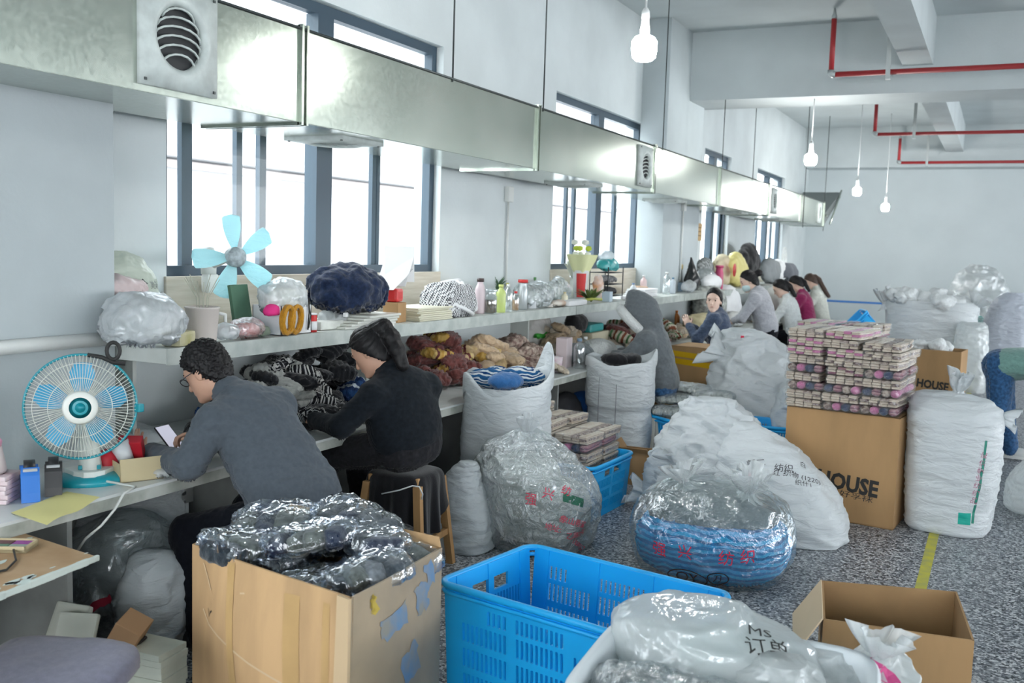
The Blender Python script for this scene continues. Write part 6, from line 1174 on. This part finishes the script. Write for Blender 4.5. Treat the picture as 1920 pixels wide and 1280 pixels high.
p = sh(1228, 545)+V(-.2, .12, 0); root = T('glass_planter', 'square glass planter with a yellow flower on the shelf', 'planter', p); m = MB(); m.box((0, 0, .11), (.16, .26, .22), None, .01); m.build('glass_box', CLR, root); leaves(root, 14, .02, .2, .08, .02, mat('leaf green'), 'foliage'); m = MB(); m.lathe([(.0, .26), (.05, .27), (.055, .29), (.0, .30)], n=14); m.build('yellow_flower', mat('yellow petals', (.75, .55, .02), .7), root)
bottle('clear water bottle on the shelf past the white towels', shx(1250, -3.6), .045, .27, CLR, WPL)
p = at(1296, 545, x=-3.62); p.z = SZ+.002; B = Body((-.15, -.25, -.01), (.15, .25, .6), .014); B.ell((0, 0, .12), (.09, .17, .12), k=.05); B.cap((0, 0, .16), (-.03, .02, .44), .09, .012, k=.06); B.cut((0, 0, .004), (0, 0, -1)); P, Q = B.mesh(); P = fold(P, Q, .02, 12, 3, (1, 1, .4), True); P = P+np.array(p); tag(qmesh('black_bag', P, Q, mat('black plastic bag')), 'black plastic bag tied to a point, standing at the middle column', 'bag')
q = at(1277, 500, x=-3.755); m = MB(); m.lathe([(0, 0), (.035, .0), (.035, .02), (0, .025)], q, 14, Matrix.Rotation(PI/2, 3, 'Y')); tag(m.build('wall_hook', mat('brass hook', (.45, .36, .16), .5)), 'small round brass hook on the middle column', 'hook')
# farther clutter
for px, py, dx, r, mt, lab in ((1322, 548, -.1, (.12, .3, .14), film('grey clear bag'), 'clear bag of dark things beyond the black bag'), (1318, 535, -.2, (.1, .3, .22), mat('dark netting', (.10, .11, .11), .8, col2=(.4, .42, .42), vs=30), 'dark netted bundle on the shelf beyond the column'), (1376, 526, -.15, (.13, .42, .26), mat('yellow bag', (.72, .64, .25), .5), 'yellow bag with a red print on the shelf behind the standing woman'), (1398, 515, -.2, (.12, .5, .34), BKN, 'black cloth heaped behind the standing woman'), (1352, 520, -.25, (.1, .4, .24), mat('cream card', (.62, .55, .38), .8), 'cream cardboard piece behind the pink thermos'), (1332, 560, 0, (.1, .3, .1), PAPER, 'white crumpled paper in front of the netted bundle'), (1440, 530, -.1, (.12, .5, .22), mat('grey stuff', (.25, .27, .28), .8), 'grey bundle behind the women at the far table'), (1460, 528, -.1, (.12, .5, .2), PAPER, 'white bundle on the far shelf behind the women'), (1476, 520, 0, (.12, .5, .18), mat('dark bits', (.12, .13, .15), .8), 'dark bundle at the far end of the shelf')):
    p = shx(px, -3.6+dx if dx > -.3 else -3.85); crumple(lab, p, r, mt, 'bundle' if 'bag' not in lab else 'bag', 'shelf_bundle', int(px), .2, res=.03)
p = shx(1348, -3.6); bottle('pink red thermos on the shelf beyond the middle column', p, .06, .34, mat('pink red thermos', (.50, .06, .16), .4), mat('pink red thermos'), neck=.8)
p = at(1377, 506, x=-3.615); m = MB(); m.lathe([(0, 0), (.10, 0), (.10, .006), (0, .006)], p, 16, Matrix.Rotation(PI/2, 3, 'Y')); tag(m.build('red_print_tag', RDM), 'red round print on the yellow bag', 'print')
p = sh(1482, 535); p.x = -3.7; root = T('small_fan', 'small pale desk fan at the far end of the shelf', 'fan', (p.x, p.y, SZ+.001)); m = MB(); m.lathe([(.12, 0), (.12, .02), (.03, .03), (.025, .25), (0, .25)], n=16); m.build('fan_stand', WPL, root); m = MB()
for r in (.1, .17, .24): m.tube([(.05, r*math.cos(t), .42+r*math.sin(t)) for t in [2*PI*k/24 for k in range(24)]], .008, 5, closed=True)
for k in range(12): m.tube([(.05, 0, .42), (.05, .24*math.cos(k*PI/6), .42+.24*math.sin(k*PI/6))], .005, 4)
m.build('fan_guard', WPL, root)
# under the shelf, on the tables
def tb(px, py): return at(px, py, z=TZ+.001)
crumple('black shoulder bag lying on the table behind the open blue knit sack', tb(815, 705)+V(-.1, 0, 0), (.13, .24, .09), mat('black bag cloth', (.02, .028, .03), .6), seed=41, amp=.2, cat='bag', name='shoulder_bag')
p = tb(985, 655); p.x = -3.72; crumple('black drawstring pouch propped high under the shelf on the sock heap', (p.x, p.y, TZ+.2), (.09, .17, .10), BKN, seed=42, amp=.15, name='black_pouch'); decal(bpy.data.objects['black_pouch'], '199', (985, 618), .07, PAPER, 5)
p = tb(1025, 665)+V(-.15, 0, 0); crumple('white lilac bag with a bright green edge on the table under the shelf', p, (.13, .24, .22), mat('pale lilac poly', (.60, .58, .56), .4), seed=43, amp=.2); crumple('bright green film strip across the white lilac bag', p+V(.12, 0, .16), (.03, .22, .03), mat('bright green film', (.06, .45, .06), .4), cat='strip', name='green_film', seed=44, amp=.2)
bxt('white and pink carton standing on the second table', tb(1062, 690)+V(-.05, .05, 0), (.10, .16, .26), mat('white pink carton', (.68, .58, .60), .6), 'carton', 'small_carton', .1); bottle('clear pump bottle on the second table', tb(1085, 690), .05, .26, CLR, mat('grey blue cap', (.2, .3, .4), .4)); bottle('second clear bottle behind the pump bottle', tb(1096, 680), .045, .24, CLR, WPL)
p = tb(1043, 697); root = T('paper_cup', 'pink patterned paper cup on the edge of the second table', 'cup', p); m = MB(); m.lathe([(.04, 0), (.052, .13), (.048, .13), (.036, .005), (0, .005)], n=20); m.build('cup_body', mat('pink pattern', (.66, .48, .56), .6, col2=(.75, .7, .72), vs=25), root)
p = tb(1020, 696); m = MB(); m.tube([(p.x+.055*math.cos(t), p.y+.09*math.sin(t), p.z+.018) for t in [2*PI*k/20 for k in range(20)]], .018, 8, closed=True); tag(m.build('tape_ring', mat('orange red tape', (.75, .10, .02), .4)), 'orange red ring of tape lying on the second table', 'tape')
for px, py, h, c, lab in ((1144, 612, .27, (.45, .14, .02), 'amber bottle on the table under the second window shelf'), (1176, 605, .2, (.6, .02, .04), 'red bottle under the shelf by the hooded worker'), (1136, 628, .24, (.05, .15, .06), 'dark green bottle under the shelf left of the amber one')): p = tb(px, py); p.x = -3.75; bottle(lab, p, .045, h, mat('b%s' % (c,), c, .3), mat('b%s' % (c,)))
bxt('beige cardboard box on the table beside the hooded worker', (-3.72, 9.35, TZ+.001), (.25, .5, .2), mat('beige card', (.50, .46, .34), .8), 'box', 'cardboard_box', .03); bxt('teal tray on the beige box under the shelf', (-3.72, 9.32, TZ+.203), (.2, .4, .08), mat('teal tray plastic', (.03, .30, .30), .4), 'tray', 'teal_tray', .03, .02)
crumple('white fuzzy bundle in the hooded worker hands', (-3.30, 8.52, TZ+.002), (.14, .24, .10), FUR, cat='knitwear', name='fuzzy_bundle', seed=46, amp=.15); crumple('grey knit in clear film beside the hooded worker hands', (-3.38, 8.2, TZ+.002), (.14, .2, .09), cloth('slate knit', (.12, .14, .15)), cat='knitwear', name='knit_bundle', seed=47, amp=.15)
crumple('yellow cream cloth pile under the standing woman hands', (-3.35, 12.25, TZ+.002), (.2, .4, .12), mat('yellow cream cloth', (.66, .58, .36), .9), cat='cloth', name='cloth', seed=48, amp=.2)
for k, (x, y, r, mt, lab) in enumerate(((-3.6, 13.4, (.2, .4, .3), mat('netted pale bag', (.5, .52, .48), .7, col2=(.15, .16, .16), vs=20), 'pale netted bag on the table past the standing woman'), (-3.6, 14.3, (.2, .4, .28), PAPER, 'white bag on the far table past the standing woman'), (-3.55, 16.9, (.2, .5, .25), mat('pale stuff', (.6, .6, .56), .8), 'pale bundle on the far table before the magenta jumper'))): crumple(lab, (x, y, TZ+.002), r, mt, 'bag', 'table_bundle', 50+k, .2, res=.03)
# under-table scraps in the dark
for k, (px, py, z, r, c) in enumerate(((975, 770, .25, .16, (.05, .055, .06)), (1020, 760, .25, .15, (.16, .08, .06)), (1060, 745, .3, .14, (.10, .10, .11)), (1095, 740, .3, .15, (.02, .12, .35)))): p = at(px, py, x=-3.4); crumple('bundle stored in the dark under the second table, '+('nearest', 'second', 'third', 'blue one')[k], (p.x, p.y, .002), (r, r*1.3, max(.1, p.z*.55)), mat('under %d' % k, c, .8), 'bundle', 'stored_bundle', 60+k, .2, res=.03)

# more odds and ends along the shelf and the table backs
for k, (px, x, r, h, c, cc, lab) in enumerate(((952, -3.85, .03, .2, (.5, .52, .5), (.6, .6, .1), 'grey bottle with a yellow cap behind the clear bottles'), (975, -3.8, .028, .18, (.55, .35, .2), (.6, .05, .05), 'small amber bottle at the wall behind the steel flask'), (1003, -3.88, .03, .24, (.3, .4, .3), (.1, .3, .1), 'green tinted bottle at the wall left of the grey clear bag'), (1188, -3.6, .035, .16, (.6, .62, .65), (.2, .3, .5), 'pale bottle with a blue cap right of the wire rack'), (1207, -3.85, .04, .22, (.66, .5, .5), (.6, .6, .6), 'rosy bottle at the wall behind the white towels'), (1262, -3.6, .035, .2, (.45, .5, .55), (.1, .2, .3), 'blue grey bottle just right of the clear water bottle'), (1060, -3.55, .03, .12, (.7, .66, .5), (.5, .4, .2), 'cream jar on the shelf edge under the white flowers'))):
    bottle(lab, shx(px, x), r, h, mat('bt%d' % k, c, .3), mat('cp%d' % k, cc, .4))
for k, (px, x, d, c, lab) in enumerate(((612, -3.56, (.10, .22, .05), (.66, .68, .64), 'long white box on the shelf edge below the navy jacket'), (700, -3.53, (.10, .22, .03), (.6, .62, .5), 'flat cream packet on the shelf edge in front of the navy jacket'), (862, -3.53, (.08, .14, .03), (.08, .09, .1), 'small black pouch in front of the checked tote'), (1000, -3.56, (.07, .10, .06), (.5, .52, .55), 'small grey box in front of the grey clear bag'), (1030, -3.55, (.08, .15, .03), (.66, .62, .58), 'small cream packet by the tan bundle'), (1172, -3.55, (.06, .16, .03), (.7, .7, .72), 'white soap dish in front of the wire rack'), (1200, -3.8, (.12, .3, .1), (.45, .3, .2), 'brown box behind the white towels'), (1270, -3.8, (.08, .2, .12), (.3, .4, .5), 'blue grey box at the wall before the black bag'))):
    bxt(lab, shx(px, x), d, mat('bx%d' % k, c, .6, var=.1, vs=15), 'box' if 'box' in lab else 'packet', 'small_box' if 'box' in lab else 'small_packet', .1*k, .006)
for k, (px, x, r, mt, lab) in enumerate(((632, -3.6, (.07, .14, .05), film('thin white bag'), 'clear bag slumped left of the navy jacket'), (880, -3.62, (.05, .10, .06), PAPER, 'white lace cloth right of the checked tote'), (1045, -3.85, (.07, .2, .11), film('grey clear bag'), 'second clear bag at the wall beyond the bottles'), (1290, -3.6, (.06, .2, .07), film('thin white bag'), 'thin bag beside the black pointed bag'))): crumple(lab, shx(px, x), r, mt, 'bag' if 'bag' in lab else 'cloth', 'small_bag' if 'bag' in lab else 'cloth', 300+k)
for k, (x, y, r, c, lab) in enumerate(((-3.3, 9.0, (.08, .14, .05), (.45, .5, .52), 'grey cloth scrap on the table beyond the hooded worker'), (-3.35, 5.35, (.07, .12, .06), (.02, .03, .05), 'dark folded cloth on the table beside the ponytail woman'), (-3.3, 11.7, (.08, .18, .06), (.6, .55, .45), 'cream scrap pile on the table left of the standing woman'), (-3.35, 13.9, (.1, .3, .1), (.55, .56, .55), 'pale cloth on the table edge past the standing woman'), (-3.4, 17.6, (.12, .4, .12), (.6, .58, .52), 'pale pile on the table before the farthest woman'))): crumple(lab, (x, y, TZ+.002), r, mat('scrap%d' % k, c, .9), 'cloth', 'cloth_scrap', 320+k, .2, res=.015)
# ------------------------------------------------------------------ clip fan with five cyan blades
hub = at(441, 482, x=-3.72); p = at(386, 530, x=-4.06); root = T('clip_fan', 'small white clip fan with five pale cyan blades fixed on the sill board', 'fan', p); L = lambda q: Vector(q)-p
m = MB(); m.box((.03, 0, .0), (.06, .09, .11), None, .02); m.build('clip', WPL, root); m = MB(); m.lathe([(.042, 0), (.045, .09), (.03, .15), (0, .16)], (.03, -.01, .05), 16); m.build('neck', WPL, root)
ax = (V(.82, -.52, .02)).normalized(); hl = L(hub); m = MB(); m.tube([V(.05, 0, .1), hl-ax*.12, hl-ax*.05], [.02, .024, .05], 12); m.build('arm', WPL, root); q = ax.to_track_quat('Z', 'Y').to_matrix()
m = MB(); m.lathe([(0, -.06), (.045, -.055), (.055, -.02), (.055, .025), (.045, .045), (.02, .052), (0, .053)], hl, 24, q); m.build('hub', mat('grey hub', (.34, .40, .42), .5, var=.3, vs=40), root)
right = (V(0, 0, 1).cross(ax)).normalized(); upv = ax.cross(right)
for k, ang in enumerate((96, 35, -38, -108, 183)):
    a = math.radians(ang); d = right*math.cos(a)+upv*math.sin(a); s_ = ax.cross(d); G = []
    for i in range(26):
        u = i/25; r = .045+.185*u; w = (.018+.034*math.sin(min(1, u*1.35)*PI/2))*(1 if u < .9 else math.sqrt(max(.02, 1-((u-.9)/.1)**2))); G.append([hl+d*r+s_*(w*v)+ax*(.018*v*(1-u*.4)+.004*(1-v*v)) for v in np.linspace(-1, 1, 7)])
    b = MB(); b.grid(G); b.grid([[p_-ax*.003 for p_ in row] for row in G]); b.build('fan_blade', CYAN, root)
# ------------------------------------------------------------------ big table fan
TEAL = mat('teal fan plastic', (.01, .27, .33), .3); WF = mat('cream fan plastic', (.70, .72, .68), .35); BLD = mat('sky blue fan blade', (.07, .42, .68), .3); GRD = mat('pale guard wire', (.66, .68, .62), .4)
c = at(152, 762, x=-3.32); bp = at(168, 905, z=TZ); root = T('table_fan', 'teal and cream table fan with blue blades behind a wire guard', 'fan', (bp.x-.02, bp.y+.02, TZ)); O = root.location; cl = c-O; ax = (V(0, 0, 1.62)-V(c.x, c.y, 1.55)); ax = V(.78, -.62, .0).normalized(); ax = (CAM+V(-.35, .0, -.4)-c).normalized(); q = ax.to_track_quat('Z', 'Y').to_matrix(); right = V(0, 0, 1).cross(ax).normalized(); upv = ax.cross(right)
def P3(r, a, w): return cl+right*(r*math.cos(a))+upv*(r*math.sin(a))+ax*w
RG = .212
m = MB(); sc = lambda z: [(.155*s*(1+0*z), z) for s in (1,)]
n = 40; m.grid([[V(.15*r*math.cos(t), .12*r*math.sin(t), z) for t in [2*PI*k/n for k in range(n)]] for r, z in ((.98, 0), (1, .012), (.96, .026), (.7, .038), (.3, .045), (.02, .046))], True); rotm = Matrix.Rotation(math.atan2(right.y, right.x), 3, 'Z'); m.v = [tuple(rotm @ Vector(v)) for v in m.v]; m.add([rotm @ V(.147*math.cos(t), .117*math.sin(t), .001) for t in [2*PI*k/n for k in range(n)]], [tuple(range(n))]); m.build('fan_base', TEAL, root)
fr2 = V(ax.x, ax.y, 0).normalized(); r2 = V(right.x, right.y, 0).normalized()
m = MB(); m.prism([r2*x+fr2*y+V(0, 0, .036) for x, y in ((-.10, -.02), (-.06, .06), (-.02, .09), (.02, .09), (.06, .06), (.10, -.02), (.05, -.06), (-.05, -.06))], V(0, 0, .022)); m.build('control_panel', WF, root)
for k in range(4): m = MB(); m.box(r2*(-.036+.024*k)+fr2*.035+V(0, 0, .068), (.016, .014, .018), math.atan2(r2.y, r2.x), .003); m.build('button', TEAL, root)
m = MB(); m.tube([V(0, 0, .05), V(0, 0, .10), V(0, 0, .20), cl-ax*.09+V(0, 0, -.06)], [.05, .042, .040, .045], 16); m.build('fan_column', WF, root)
m = MB(); m.tube([cl-ax*.16, cl-ax*.13, cl-ax*.06, cl-ax*.035], [.03, .065, .07, .05], 20); m.build('motor_housing', WF, root)
for k in range(5):
    a0 = math.radians(88+72*k); G = []
    for i in range(10):
        u = i/9; r = .04+.14*u; wa = (.30+.10*math.sin(u*PI))*(1 if u < .85 else .8); G.append([P3(r, a0+wa*v*(1.15-.35*u), -.005+.022*v) for v in np.linspace(-1, 1, 7)])
    b = MB(); b.grid(G); b.build('fan_blade', BLD, root)
m = MB()
for rr2, w, t in ((RG, .0, .0055),): m.tube([P3(rr2, 2*PI*k/64, w) for k in range(64)], t, 8, closed=True)
m.build('guard_ring', TEAL, root)
m = MB()
for k in range(90):
    a = 2*PI*k/90; m.tube([P3(.062, a, .052), P3(.12, a+.03, .050), P3(.18, a+.05, .034), P3(RG, a+.06, .004)], .0013, 4, False)
for rr2, w in ((.12, .050), (.178, .035)): m.tube([P3(rr2, 2*PI*k/48, w) for k in range(48)], .0016, 4, closed=True)
m.build('front_guard', GRD, root)
m = MB()
for k in range(60): a = 2*PI*k/60; m.tube([P3(.06, a, -.07), P3(.15, a, -.06), P3(RG, a, -.004)], .0013, 4, False)
m.build('rear_guard', GRD, root)
m = MB(); m.lathe([(.03, .046), (.064, .05), (.068, .058), (.06, .068), (.042, .066)], cl, 32, q, cap=False); m.build('guard_badge_ring', WF, root); m = MB(); m.lathe([(.043, .06), (.036, .056), (.026, .062), (.014, .058), (0, .058)], cl, 24, q); m.build('guard_badge', TEAL, root)
m = MB(); m.box(P3(RG+.01, -.05, 0), (.03, .03, .035), None, .006); m.build('guard_clip', TEAL, root)
m = MB(); pts = [V(.12, -.02, .02), V(.24, .02, .006), at(232, 925, z=TZ)-O, at(215, 955, x=TXF+.03)-O, at(190, 985, x=TXF+.03)-O, at(160, 1010, x=TXF-.02)-O, at(140, 1040, x=TXF-.15)-O]; m.tube(pts, .0055, 6); m.build('power_cord', WF, root)
p = at(208, 680, x=-3.5); m = MB(); m.tube([P3(RG, 1.45, .0)+O, P3(RG+.004, 1.2, .006)+O, P3(RG+.006, .95, .006)+O, P3(RG+.03, .80, .0)+O], .009, 8); m.tube([P3(RG+.006, .97, .006)+O+V(.0, .0, .012)+right*(.025*math.cos(t))+upv*(.035+.035*math.sin(t)) for t in [2*PI*k/16 for k in range(16)]], .008, 8, closed=True); tag(m.build('black_cable', mat('black cord')), 'black cable looped over the top of the table fan guard', 'cable')
# ------------------------------------------------------------------ near left corner
PKN = mat('pink note covers', (.55, .36, .40), .7, col2=(.66, .56, .58), vs=12); q = tb(0, 940)
for k in range(6): bxt('pink covered note pad in the stack at the left edge of the near table', (q.x-.04, q.y+.0, q.z+k*.018), (.16, .13, .017), PKN, 'note pad', 'note_pad', .5+.06*math.sin(k*2), .002, 'pink note pads')
root = T('pink_pot', 'pink topped pale plastic pot standing on the note pads at the left edge', 'pot', (q.x-.05, q.y-.01, q.z+.11)); m = MB(); m.lathe([(.062, 0), (.065, .01), (.048, .10), (.044, .105)], n=24); m.build('pot_body', mat('pale rose plastic', (.58, .50, .50), .4), root); m = MB(); m.lathe([(.047, .10), (.05, .12), (.04, .135), (0, .14)], n=24); m.build('lid', mat('pink lid', (.66, .30, .42), .4), root)
def dispenser(label, p, rz, mt, s=1.0):
    root = T('tape_dispenser', label, 'tape dispenser', p, rz, 'tape dispensers'); m = MB()
    prof = [(-.075, 0), (.075, 0), (.07, .035), (.052, .10), (.040, .13), (.03, .085), (.0, .07), (-.035, .085), (-.05, .12), (-.066, .12)]
    m.prism([V(x*s, -.033*s, z*s) for x, z in prof], (0, .066*s, 0)); m.build('body', mt, root); m = MB(); m.lathe([(.024*s, -.02*s), (.046*s, -.02*s), (.046*s, .02*s), (.024*s, .02*s), (.024*s, -.02*s)], (-.005*s, 0, .105*s), 24, Matrix.Rotation(PI/2, 3, 'X'), cap=False); m.build('tape_roll', mat('black tape roll', (.015, .015, .017), .35), root); m = MB(); m.box((.05*s, 0, .122*s), (.012*s, .05*s, .01*s)); m.build('cutter', mat('pale grey cutter', (.4, .42, .44), .5), root)
dispenser('bright blue tape dispenser on the near table', tb(50, 938)+V(-.02, .03, 0), math.radians(-35), mat('bright blue plastic', (.02, .16, .55), .35)); dispenser('black tape dispenser right of the blue one', tb(92, 926)+V(-.01, .03, 0), math.radians(-40), mat('black plastic', (.014, .014, .016), .35), .95)
YP = mat('pale yellow paper', (.68, .62, .26), .8); a = [at(20, 962, z=TZ+.003), at(88, 985, z=TZ+.003), at(188, 935, z=TZ+.003), at(125, 922, z=TZ+.003)]
m = MB(); G = []
for i in range(10):
    G.append([a[0].lerp(a[1], j/5).lerp(a[3].lerp(a[2], j/5), i/9)+V(0, 0, .002+.006*math.sin(i*.9)*(j/5)) for j in range(6)])
m.grid(G); tag(m.build('yellow_sheet', YP), 'pale yellow paper sheet lying over the edge of the near table', 'paper')
p = tb(243, 895)+V(-.03, .04, 0); root = T('cardboard_tray', 'shallow cut down cardboard tray holding red things on the near table', 'tray', p, math.radians(-25)); CTR = mat('pale tan card', (.50, .42, .26), .8); m = MB()
for lo, hi in (((-.13, -.09, 0), (.13, .09, .004)), ((-.13, -.09, 0), (-.126, .09, .085)), ((.126, -.09, 0), (.13, .09, .10)), ((-.13, -.09, 0), (.13, -.086, .08)), ((-.13, .086, 0), (.13, .09, .095))): m.b2(lo, hi)
m.build('tray_wall', CTR, root)
R = Matrix.Rotation(.6, 3, 'Z') @ Matrix.Rotation(.5, 3, 'X'); bxt('red box tipped up in the cardboard tray', (p.x-.01, p.y+.01, p.z+.03), (.10, .05, .14), mat('deep red card', (.50, .015, .03), .5), 'box', 'red_box', R=R); crumple('red wrapped thing at the left end of the cardboard tray', (p.x-.06, p.y-.07, p.z+.01), (.045, .06, .055), mat('deep red card'), cat='packet', name='packet', seed=91, amp=.2)
R = Matrix.Rotation(-.3, 3, 'Y') @ Matrix.Rotation(.25, 3, 'X'); root = T('plastic_cup', 'white translucent plastic cup tilted in the cardboard tray', 'cup', (p.x+.015, p.y-.03, p.z+.05), R=R); m = MB(); m.lathe([(.028, 0), (.042, .11), (.039, .11), (.026, .004), (0, .004)], n=20); m.build('cup_body', mat('translucent white', (.66, .68, .70), .3), root)
crumple('clear plastic wrap lying on the table between tray and man', tb(325, 890)+V(0, .02, 0), (.07, .12, .022), film('thin white bag'), seed=93, amp=.2)
# rough wooden board table at the far left with its tray
zt = .70; WD = mat('paint flecked plywood', (.36, .22, .11), .7, col2=(.46, .31, .18), vs=5, bump=.1, bs=14); WDP = mat('dried pale paint', (.55, .62, .58), .7); c0 = at(178, 1042, z=zt); c1 = at(0, 1112, z=zt); c2 = at(0, 985, z=zt); d = (c1-c0).normalized(); e = (c2-c0).normalized()
root = T('plywood_table', 'paint flecked plywood table corner at the left edge', 'table', (c0.x-.5, c0.y-.4, 0)); poly = [c0, c0+d*1.0, c0+d*1.0+e*.9, c0+e*.9]; poly = [V(q.x, q.y, zt-.022) for q in poly]; m = MB(); m.prism(poly, (0, 0, .022)); m.build('tabletop', WD, root, True)
for f1, f2 in ((.45, .4), (.92, .2), (.92, .82), (.45, .82)): q = c0+d*f1+e*f2; m = MB(); m.b2((q.x-.025, q.y-.025, 0), (q.x+.025, q.y+.025, zt-.022)); m.build('leg', WD, root, True)
rr = random.Random(9)
for k in range(16):
    u = rr.uniform(.0, .55); v = rr.choice([rr.uniform(.01, .05), rr.uniform(.02, .5)]); q = c0+d*u+e*v; w = rr.uniform(.008, .028); n = 9; m = MB(); m.add([V(q.x, q.y, zt+.0012)+d*(w*1.6*rr.uniform(.6, 1)*math.cos(2*PI*j/n))+e*(w*.7*rr.uniform(.6, 1)*math.sin(2*PI*j/n)) for j in range(n)], [tuple(range(n))]); m.build('paint_fleck', WDP, root, True)
m = MB(); 
for k in range(9): q = c0+d*(.0+.05*k)+V(0, 0, -.01); m.box(q+d*.01, (.05+.02*rr.random(), .012, .02+.008*rr.random()), math.atan2(d.y, d.x), .004)
m.build('paint_crust', WDP, root, True)
p = at(22, 1028, z=zt+.001); root = T('paint_tray', 'small wooden tray of green and purple colour on the plywood table', 'tray', p, .5); m = MB(); m.b2((-.07, -.05, 0), (.07, .05, .012)); 
for lo, hi in (((-.07, -.05, 0), (-.064, .05, .022)), ((.064, -.05, 0), (.07, .05, .022)), ((-.07, -.05, 0), (.07, -.044, .022)), ((-.07, .044, 0), (.07, .05, .022))): m.b2(lo, hi)
m.build('tray_frame', mat('pale tan card'), root)
for k, cc in enumerate(((.10, .22, .14), (.28, .34, .28), (.12, .04, .05), (.30, .06, .30))): m = MB(); m.b2((-.06+.06*(k % 2), -.04+.042*(k//2), .012), (-.004+.06*(k % 2), -.002+.042*(k//2), .017)); m.build('colour_block', mat('colour %d' % k, cc, .5), root)
m = MB(); m.tube([p+V(.05, -.03, .012), at(30, 1050, z=zt+.006), at(12, 1068, z=zt+.006), at(-20, 1075, z=zt+.006)], .004, 6); tag(m.build('thin_cable', mat('black cord')), 'thin black cable running off the small wooden tray', 'cable')
# floor clutter under the plywood table
r_, o_, G = sackobj('clear plastic sack with red print bulging under the plywood table', at(205, 1200, z=.0)+V(-.03, .12, 0), [(0, 0, 0, .24, .2, 2.4), (.02, 0, 0, .28, .24, 2.4), (.25, 0, 0, .29, .25, 2.2), (.42, 0, 0, .24, .2, 2), (.52, .03, 0, .10, .1, 2), (.55, .03, 0, .03, .03, 2)], film('dim clear sack', white=.14, gloss=.5, bs=7, bump=.8), seed=95, amp=.06, sc=5, st=(1, 1, 1), name='plastic_bag', part='bag_skin', cat='bag', group='filled plastic bags')
for q, w, h, sd in (((100, 1148), .09, .07, 1), ((188, 1132), .10, .03, 2), ((75, 1160), .07, .03, 3)): decal(o_, '', q, .1, mat('dark red print', (.40, .02, .05), .6), 15, 'red_print', mesh_fn=patch_fn(w, h, 5, 4, sd, .008))
for px, py, y, r, lab in ((240, 1080, 3.35, (.24, .26, .30), 'white sack stored under the near table beside the man leg'), (290, 1120, 3.05, (.12, .14, .22), 'small crumpled white sack at the man foot'), (245, 1010, 3.6, (.22, .22, .40), 'dim white sack deep under the near table')): p = at(px, py, y=y); crumple(lab, (p.x, y, .002), (r[0], r[1], r[2]), GREYW, 'sack', 'stored_sack', int(px), .32, res=.016)
pz = .30; p = at(120, 1200, z=pz); ENV = mat('printed paper envelope', (.55, .58, .50), .7, col2=(.62, .64, .58), vs=4); 
for k, (dx, rz, lab) in enumerate(((0, .4, 'front'), (-.12, .15, 'rear'))):
    R = Matrix.Rotation(rz, 3, 'Z') @ Matrix.Rotation(-.5, 3, 'X'); root = T('paper_bag', lab+' of two pale printed paper bags under the plywood table', 'paper bag', (p.x+dx, p.y+.05*k, .14), R=R, group='pale paper bags'); m = MB(); m.box((0, 0, .12), (.16, .03, .26), None, .012); m.build('bag_body', ENV, root); m = MB(); m.lathe([(0, 0), (.018, 0), (.018, .002), (0, .002)], (.02, -.0165, .12), 14, Matrix.Rotation(PI/2, 3, 'X')); m.build('blue_mark', mat('blue grey mark', (.14, .24, .3), .7), root)
bxt('block of stored boxes supporting the paper bags', (p.x-.05, p.y+.12, .0), (.36, .3, .15), mat('dim board', (.2, .2, .18), .8), 'box', 'stored_box')
p = at(285, 1250, z=.2); 
for k in range(12): bxt('flat pale paper packet in the stack beside the foreground carton', (p.x+.004*math.sin(k*2.1), p.y+.004*math.cos(k*3), k*.024), (.20, .15, .0235), mat('pale paper packets', (.52, .55, .48), .7, var=.1, vs=6), 'paper packet', 'paper_packet', .12+.03*math.sin(k), .002, 'stacked paper packets')
m = MB(); m.tube([(p.x-.07+.03*math.cos(t), p.y-.02+.05*math.sin(t), .294+.004*math.sin(3*t)) for t in [2*PI*k/20 for k in range(20)]], .006, 6, closed=True); m.tube([(p.x-.10, p.y-.05, .294), (p.x-.11, p.y-.10, .25), (p.x-.10, p.y-.11, .18)], .005, 6); tag(m.build('string_loop', mat('black cord')), 'black cord loop lying on the paper packets', 'cord')
R = Matrix.Rotation(.5, 3, 'Z') @ Matrix.Rotation(.5, 3, 'Y'); p = at(205, 1225, z=.25); m = MB(); m.box((p.x, p.y, .2), (.10, .16, .4), R, .003); tag(m.build('cardboard_piece', mat('orange tan card', (.46, .27, .14), .8)), 'tilted tan cardboard piece between paper bags and packets', 'cardboard')
p = at(95, 1262, z=.45); B = Body((-.4, -.3, -.1), (.4, .3, .12), .014); B.ell((0, 0, 0), (.24, .19, .045), p=4); P, Q = B.mesh(); P = fold(P, Q, .008, 6, 1); R = np.array(Matrix.Rotation(.35, 3, 'Z') @ Matrix.Rotation(.08, 3, 'X')); P = P@R.T; root = T('cushioned_stool', 'stool with a grey violet cushion at the bottom left corner', 'stool', (p.x, p.y, 0)); qmesh('cushion', P+np.array([0, 0, .45]), Q, cloth('grey violet cushion', (.16, .16, .22), .4, 200), root, False)
for a in (-.13, .13):
    for b in (-.1, .1): m = MB(); m.tube([(a, b, 0), (a*.9, b*.9, .43)], .014, 8); m.build('leg', mat('dark steel'), root)
